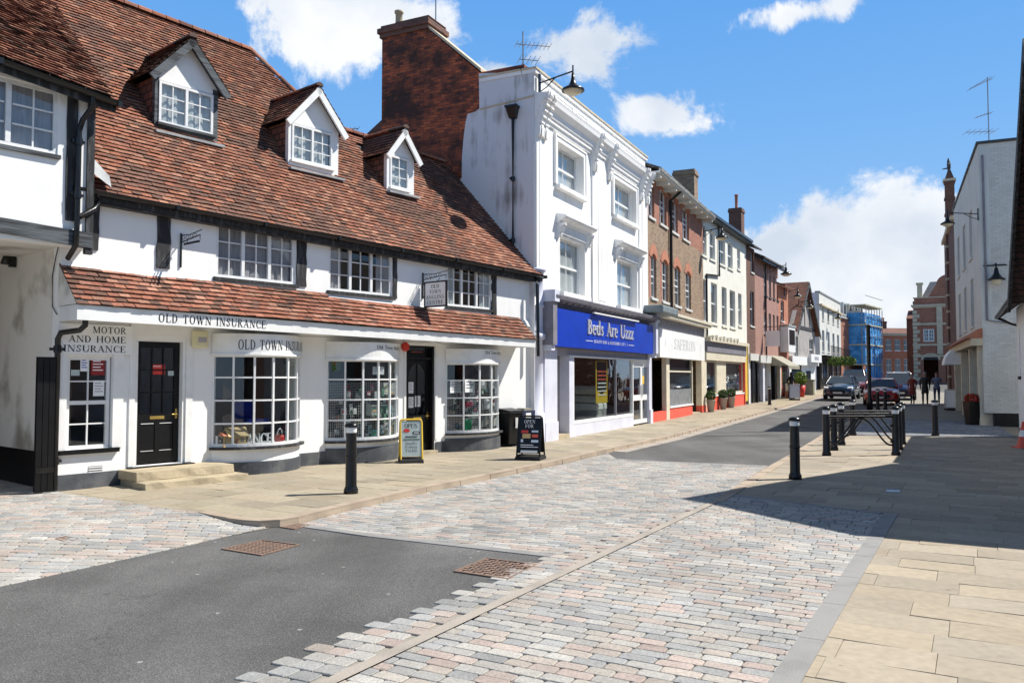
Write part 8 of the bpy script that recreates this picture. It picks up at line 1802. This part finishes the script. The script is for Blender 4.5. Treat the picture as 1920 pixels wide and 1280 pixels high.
for k in range(6):
    t = Ff.thing('display_crate', ['terracotta', 'pale', 'brown', 'white', 'red', 'dark'][k]+' crate of goods stacked outside the bay fronted house', 'crate', 'crates outside the bay fronted house'); m = MB(); x = .3+(k % 3)*.62; z = gz(55)+(.0 if k < 3 else .5); m.box(x, x+.55, -.75, -.3, z, z+.48, ['terracotta', 'canvas_tan', 'stone', 'off_white', 'red_paint', 'timber'][k]); m.build('crate', t, bevel=.02)
    m = MB()
    for q in range(7): a, b = x+.05+rq.random()*.4, -.7+rq.random()*.3; m.box(a, a+.1, b, b+.1, z+.48, z+.5+rq.random()*.12 if k > 2 else z+.485, rq.choice(['coral', 'sign_white', 'leaves', 'yellow', 'stone']))
    m.build('goods', t)
# ================================================================== PEOPLE
def person(lab, pos, rz, H=1.72, top='cloth_black', legs='jeans', hair='hair_dark', coat=.52, arms=((.04, -.08), (.04, .05)), stride=.14, shoes='black_paint', long_hair=False, bent=(.15, .2)):
    t = thing('person', lab, 'person', pos, rz); k = H/1.72
    V = []; E = []; Rr = []
    def v(p, r): V.append(Vector(p)*k); Rr.append((r[0]*k, r[1]*k) if isinstance(r, tuple) else (r*k, r*k)); return len(V)-1
    def chain(i0, pts):
        i = i0
        for p, r in pts: j = v(p, r); E.append((i, j)); i = j
        return i
    pel = v((0, 0, .95), (.155, .115))
    ch_ = chain(pel, [((0, .01, 1.10), (.135, .10)), ((0, .0, 1.28), (.155, .115)), ((0, .01, 1.40), (.13, .09))])
    nk = chain(ch_, [((0, -.01, 1.47), .055), ((0, -.02, 1.52), .055)])
    chain(nk, [((0, -.03, 1.58), (.072, .085)), ((0, -.03, 1.66), (.078, .092)), ((0, -.02, 1.715), (.05, .06))])
    for s, st in ((-1, stride), (1, -stride)):
        hip = chain(pel, [((s*.09, 0, .86), (.088, .095))])
        kn = chain(hip, [((s*.10, -st*.45-.01, .66), (.072, .078)), ((s*.10, -st*.8-.03, .50), (.055, .06)), ((s*.10, -st*.8+.03, .33), (.056, .06)), ((s*.10, -st*.9+.05, .10), (.038, .042))])
        chain(kn, [((s*.105, -st*.9+.02, .05), (.04, .045)), ((s*.11, -st*.9-.10, .035), (.042, .03))])
        sh = chain(ch_, [((s*.17, .01, 1.39), (.065, .065))]); (ax, ay) = arms[0 if s < 0 else 1]; b = bent[0 if s < 0 else 1]
        el = chain(sh, [((s*.22, .01+ay*.3, 1.28), (.052, .052)), ((s*(.22+ax*.3), .02+ay, 1.11), (.043, .045))])
        fx, fy, fz_ = s*(.22+ax*.3-.01), .02+ay-.24*math.sin(b*2), 1.11-.25*math.cos(b*2)
        wr = chain(el, [((fx*.55+s*.1, fy*.6+(.02+ay)*.4, 1.11*.45+fz_*.55), (.038, .04)), ((fx, fy, fz_), (.026, .022))])
        d = Vector((0, fy-(.02+ay), fz_-1.11)).normalized()
        pm = chain(wr, [(Vector((fx, fy, fz_))+d*.055, (.02, .034))]); P0 = Vector((fx, fy, fz_))+d*.065; side = d.cross(Vector((1, 0, 0))).normalized()
        for i, L in enumerate((.060, .070, .066, .052)): q = P0+side*(.027-.018*i); chain(pm, [(q+d*.02, .0085), (q+d*(.02+L*.6)+Vector((-s*.006, 0, 0)), .0078), (q+d*(.02+L)+Vector((-s*.018, 0, 0)), .0065)])
        q = Vector((fx, fy, fz_))+d*.02+side*.02; chain(wr, [(q+side*.02, .011), (q+side*.034+d*.035, .0095), (q+side*.036+d*.06, .008)])
    me = bpy.data.meshes.new('figure'); me.from_pydata(V, E, []); ob = bpy.data.objects.new('figure', me); COL.objects.link(ob)
    ob.modifiers.new('s', 'SKIN'); sv = me.skin_vertices[0].data if me.skin_vertices else None
    if sv is None: me.skin_vertices.new() if hasattr(me.skin_vertices, 'new') else None
    return t, ob, V, E, Rr, k, pel, dict(top=top, legs=legs, hair=hair, coat=coat, shoes=shoes, long_hair=long_hair)
import bmesh
def skin_mesh(V, E, Rr, root, name):
    me = bpy.data.meshes.new(name); bm = bmesh.new(); ly = bm.verts.layers.skin.verify(); vs = []
    for p, r in zip(V, Rr): x = bm.verts.new(p); x[ly].radius = r; vs.append(x)
    for a, b in E: bm.edges.new((vs[a], vs[b]))
    vs[root][ly].use_root = True; bm.to_mesh(me); bm.free()
    o = bpy.data.objects.new(name, me); COL.objects.link(o); md = o.modifiers.new('s', 'SKIN'); md.use_smooth_shade = True; sd = o.modifiers.new('d', 'SUBSURF'); sd.levels = 1
    dg = bpy.context.evaluated_depsgraph_get(); ev = o.evaluated_get(dg); out = bpy.data.meshes.new_from_object(ev); COL.objects.unlink(o); bpy.data.objects.remove(o); return out
def finish_person(r):
    t, ob, V, E, Rr, k, root, c = r
    COL.objects.unlink(ob); bpy.data.objects.remove(ob)
    me = skin_mesh(V, E, Rr, root, 'body'); me.materials.clear()
    for mn in (c['top'], c['legs'], 'skin', c['shoes']): me.materials.append(MATS[mn])
    for p in me.polygons:
        x, y, z = p.center/k; arm = abs(x) > .19 and z > .6
        handz = min((v.z/k for v in V if abs(v.x/k) > .19 and v.z/k > .5), default=.8)
        p.use_smooth = True
        if z > 1.49: p.material_index = 2
        elif arm: p.material_index = 0
        elif z > .92: p.material_index = 0
        elif z > .085: p.material_index = 1
        else: p.material_index = 3
    # hands: faces near the wrist chain ends
    wr = [i for i, rr in enumerate(Rr) if abs(rr[0]/k-.026) < 1e-4]
    for p in me.polygons:
        for w in wr:
            if (p.center-V[w]).length < .16*k and all((p.center-V[w]).dot((V[w]-V[w-1])) > 0 for _ in (0,)): p.material_index = 2
    o = bpy.data.objects.new('body', me); COL.objects.link(o); o.parent = t
    # coat skirt
    if c['coat'] < .9:
        m = MB(); prof = []; n = 20
        for i in range(7):
            z = (.98-(.98-c['coat'])*i/6)*k; a = (.158+.035*i/6)*k; b = (.125+.035*i/6)*k; prof.append((z, a, b))
        VV = [(a*math.cos(2*PI*j/n)*(1+.03*math.sin(3*j+i)), b*math.sin(2*PI*j/n)*(1+.04*math.cos(5*j)), z) for i, (z, a, b) in enumerate(prof) for j in range(n)]
        m.mesh(VV, [(i*n+j, i*n+(j+1) % n, (i+1)*n+(j+1) % n, (i+1)*n+j)[::-1] for i in range(6) for j in range(n)], c['top'], None, True); m.build('coat', t)
    # face and hair
    m = MB(); hc = Vector((0, -.03, 1.64))*k
    m.tube([hc+Vector((0, -.085, .012))*k, hc+Vector((0, -.112, -.018))*k], [.012*k, .015*k], 'skin', 6)
    for s in (-1, 1): m.tube([hc+Vector((s*.03, -.083, .02))*k, hc+Vector((s*.03, -.092, .02))*k], .010*k, 'hair_dark', 6); m.tube([hc+Vector((s*.074, .005, .0))*k, hc+Vector((s*.088, .012, .004))*k], .016*k, 'skin', 6)
    m.box(-.022*k, .022*k, hc.y-.088*k, hc.y-.078*k, hc.z-.052*k, hc.z-.044*k, 'red_dark'); m.build('face', t)
    m = MB(); n = 16; VV = []; low = -.16 if c['long_hair'] else -.02; rows = 8
    for i in range(rows+1):
        ph = PI/2-(PI/2+.5)*i/rows; zz = math.sin(ph)*.105+.02
        if c['long_hair'] and i > 5: zz = .02-.07*(i-5)
        for j in range(n+1):
            th = R(-35)+R(250)*j/n; rr = max(.25, math.cos(ph)) if i else .02
            rr = rr if not (c['long_hair'] and i > 5) else .95
            VV.append((hc.x+math.cos(th)*.09*k*rr, hc.y+.012*k+math.sin(th)*.103*k*rr, hc.z+zz*k))
    m.mesh(VV, [(i*(n+1)+j, i*(n+1)+j+1, (i+1)*(n+1)+j+1, (i+1)*(n+1)+j)[::-1] for i in range(rows) for j in range(n)], c['hair'], None, True); m.build('hair', t)
    return t
def ppl(px_, py_, *a, **kw): return finish_person(person(a[0], g(px_, py_), *a[1:], **kw))
away = PI-.5
ppl(1711, 757, 'person in a rust red coat standing on the right pavement beside the navy car', away+.3, 1.66, 'cloth_rust', 'cloth_black', 'hair_grey', .55)
ppl(1735, 758, 'person in a long black coat walking in the middle of the right pavement group', away, 1.78, 'cloth_black', 'cloth_black', 'hair_grey', .60, stride=.2)
ppl(1757, 757, 'person in a grey-blue shirt and jeans with forearms raised, rightmost of the group', -.5, 1.76, 'cloth_blue', 'jeans', 'hair_grey', .86, bent=(.85, .8))
ppl(1484, 748, 'dark-haired person in black on the far left pavement beside the pale blue sign', 2.2, 1.72, 'cloth_black', 'cloth_navy', 'hair_dark', .6, long_hair=True)
ppl(1703, 742, 'person in a red top seen beyond the rust coated one', away, 1.72, 'red_paint', 'cloth_navy', 'hair_grey', .8)
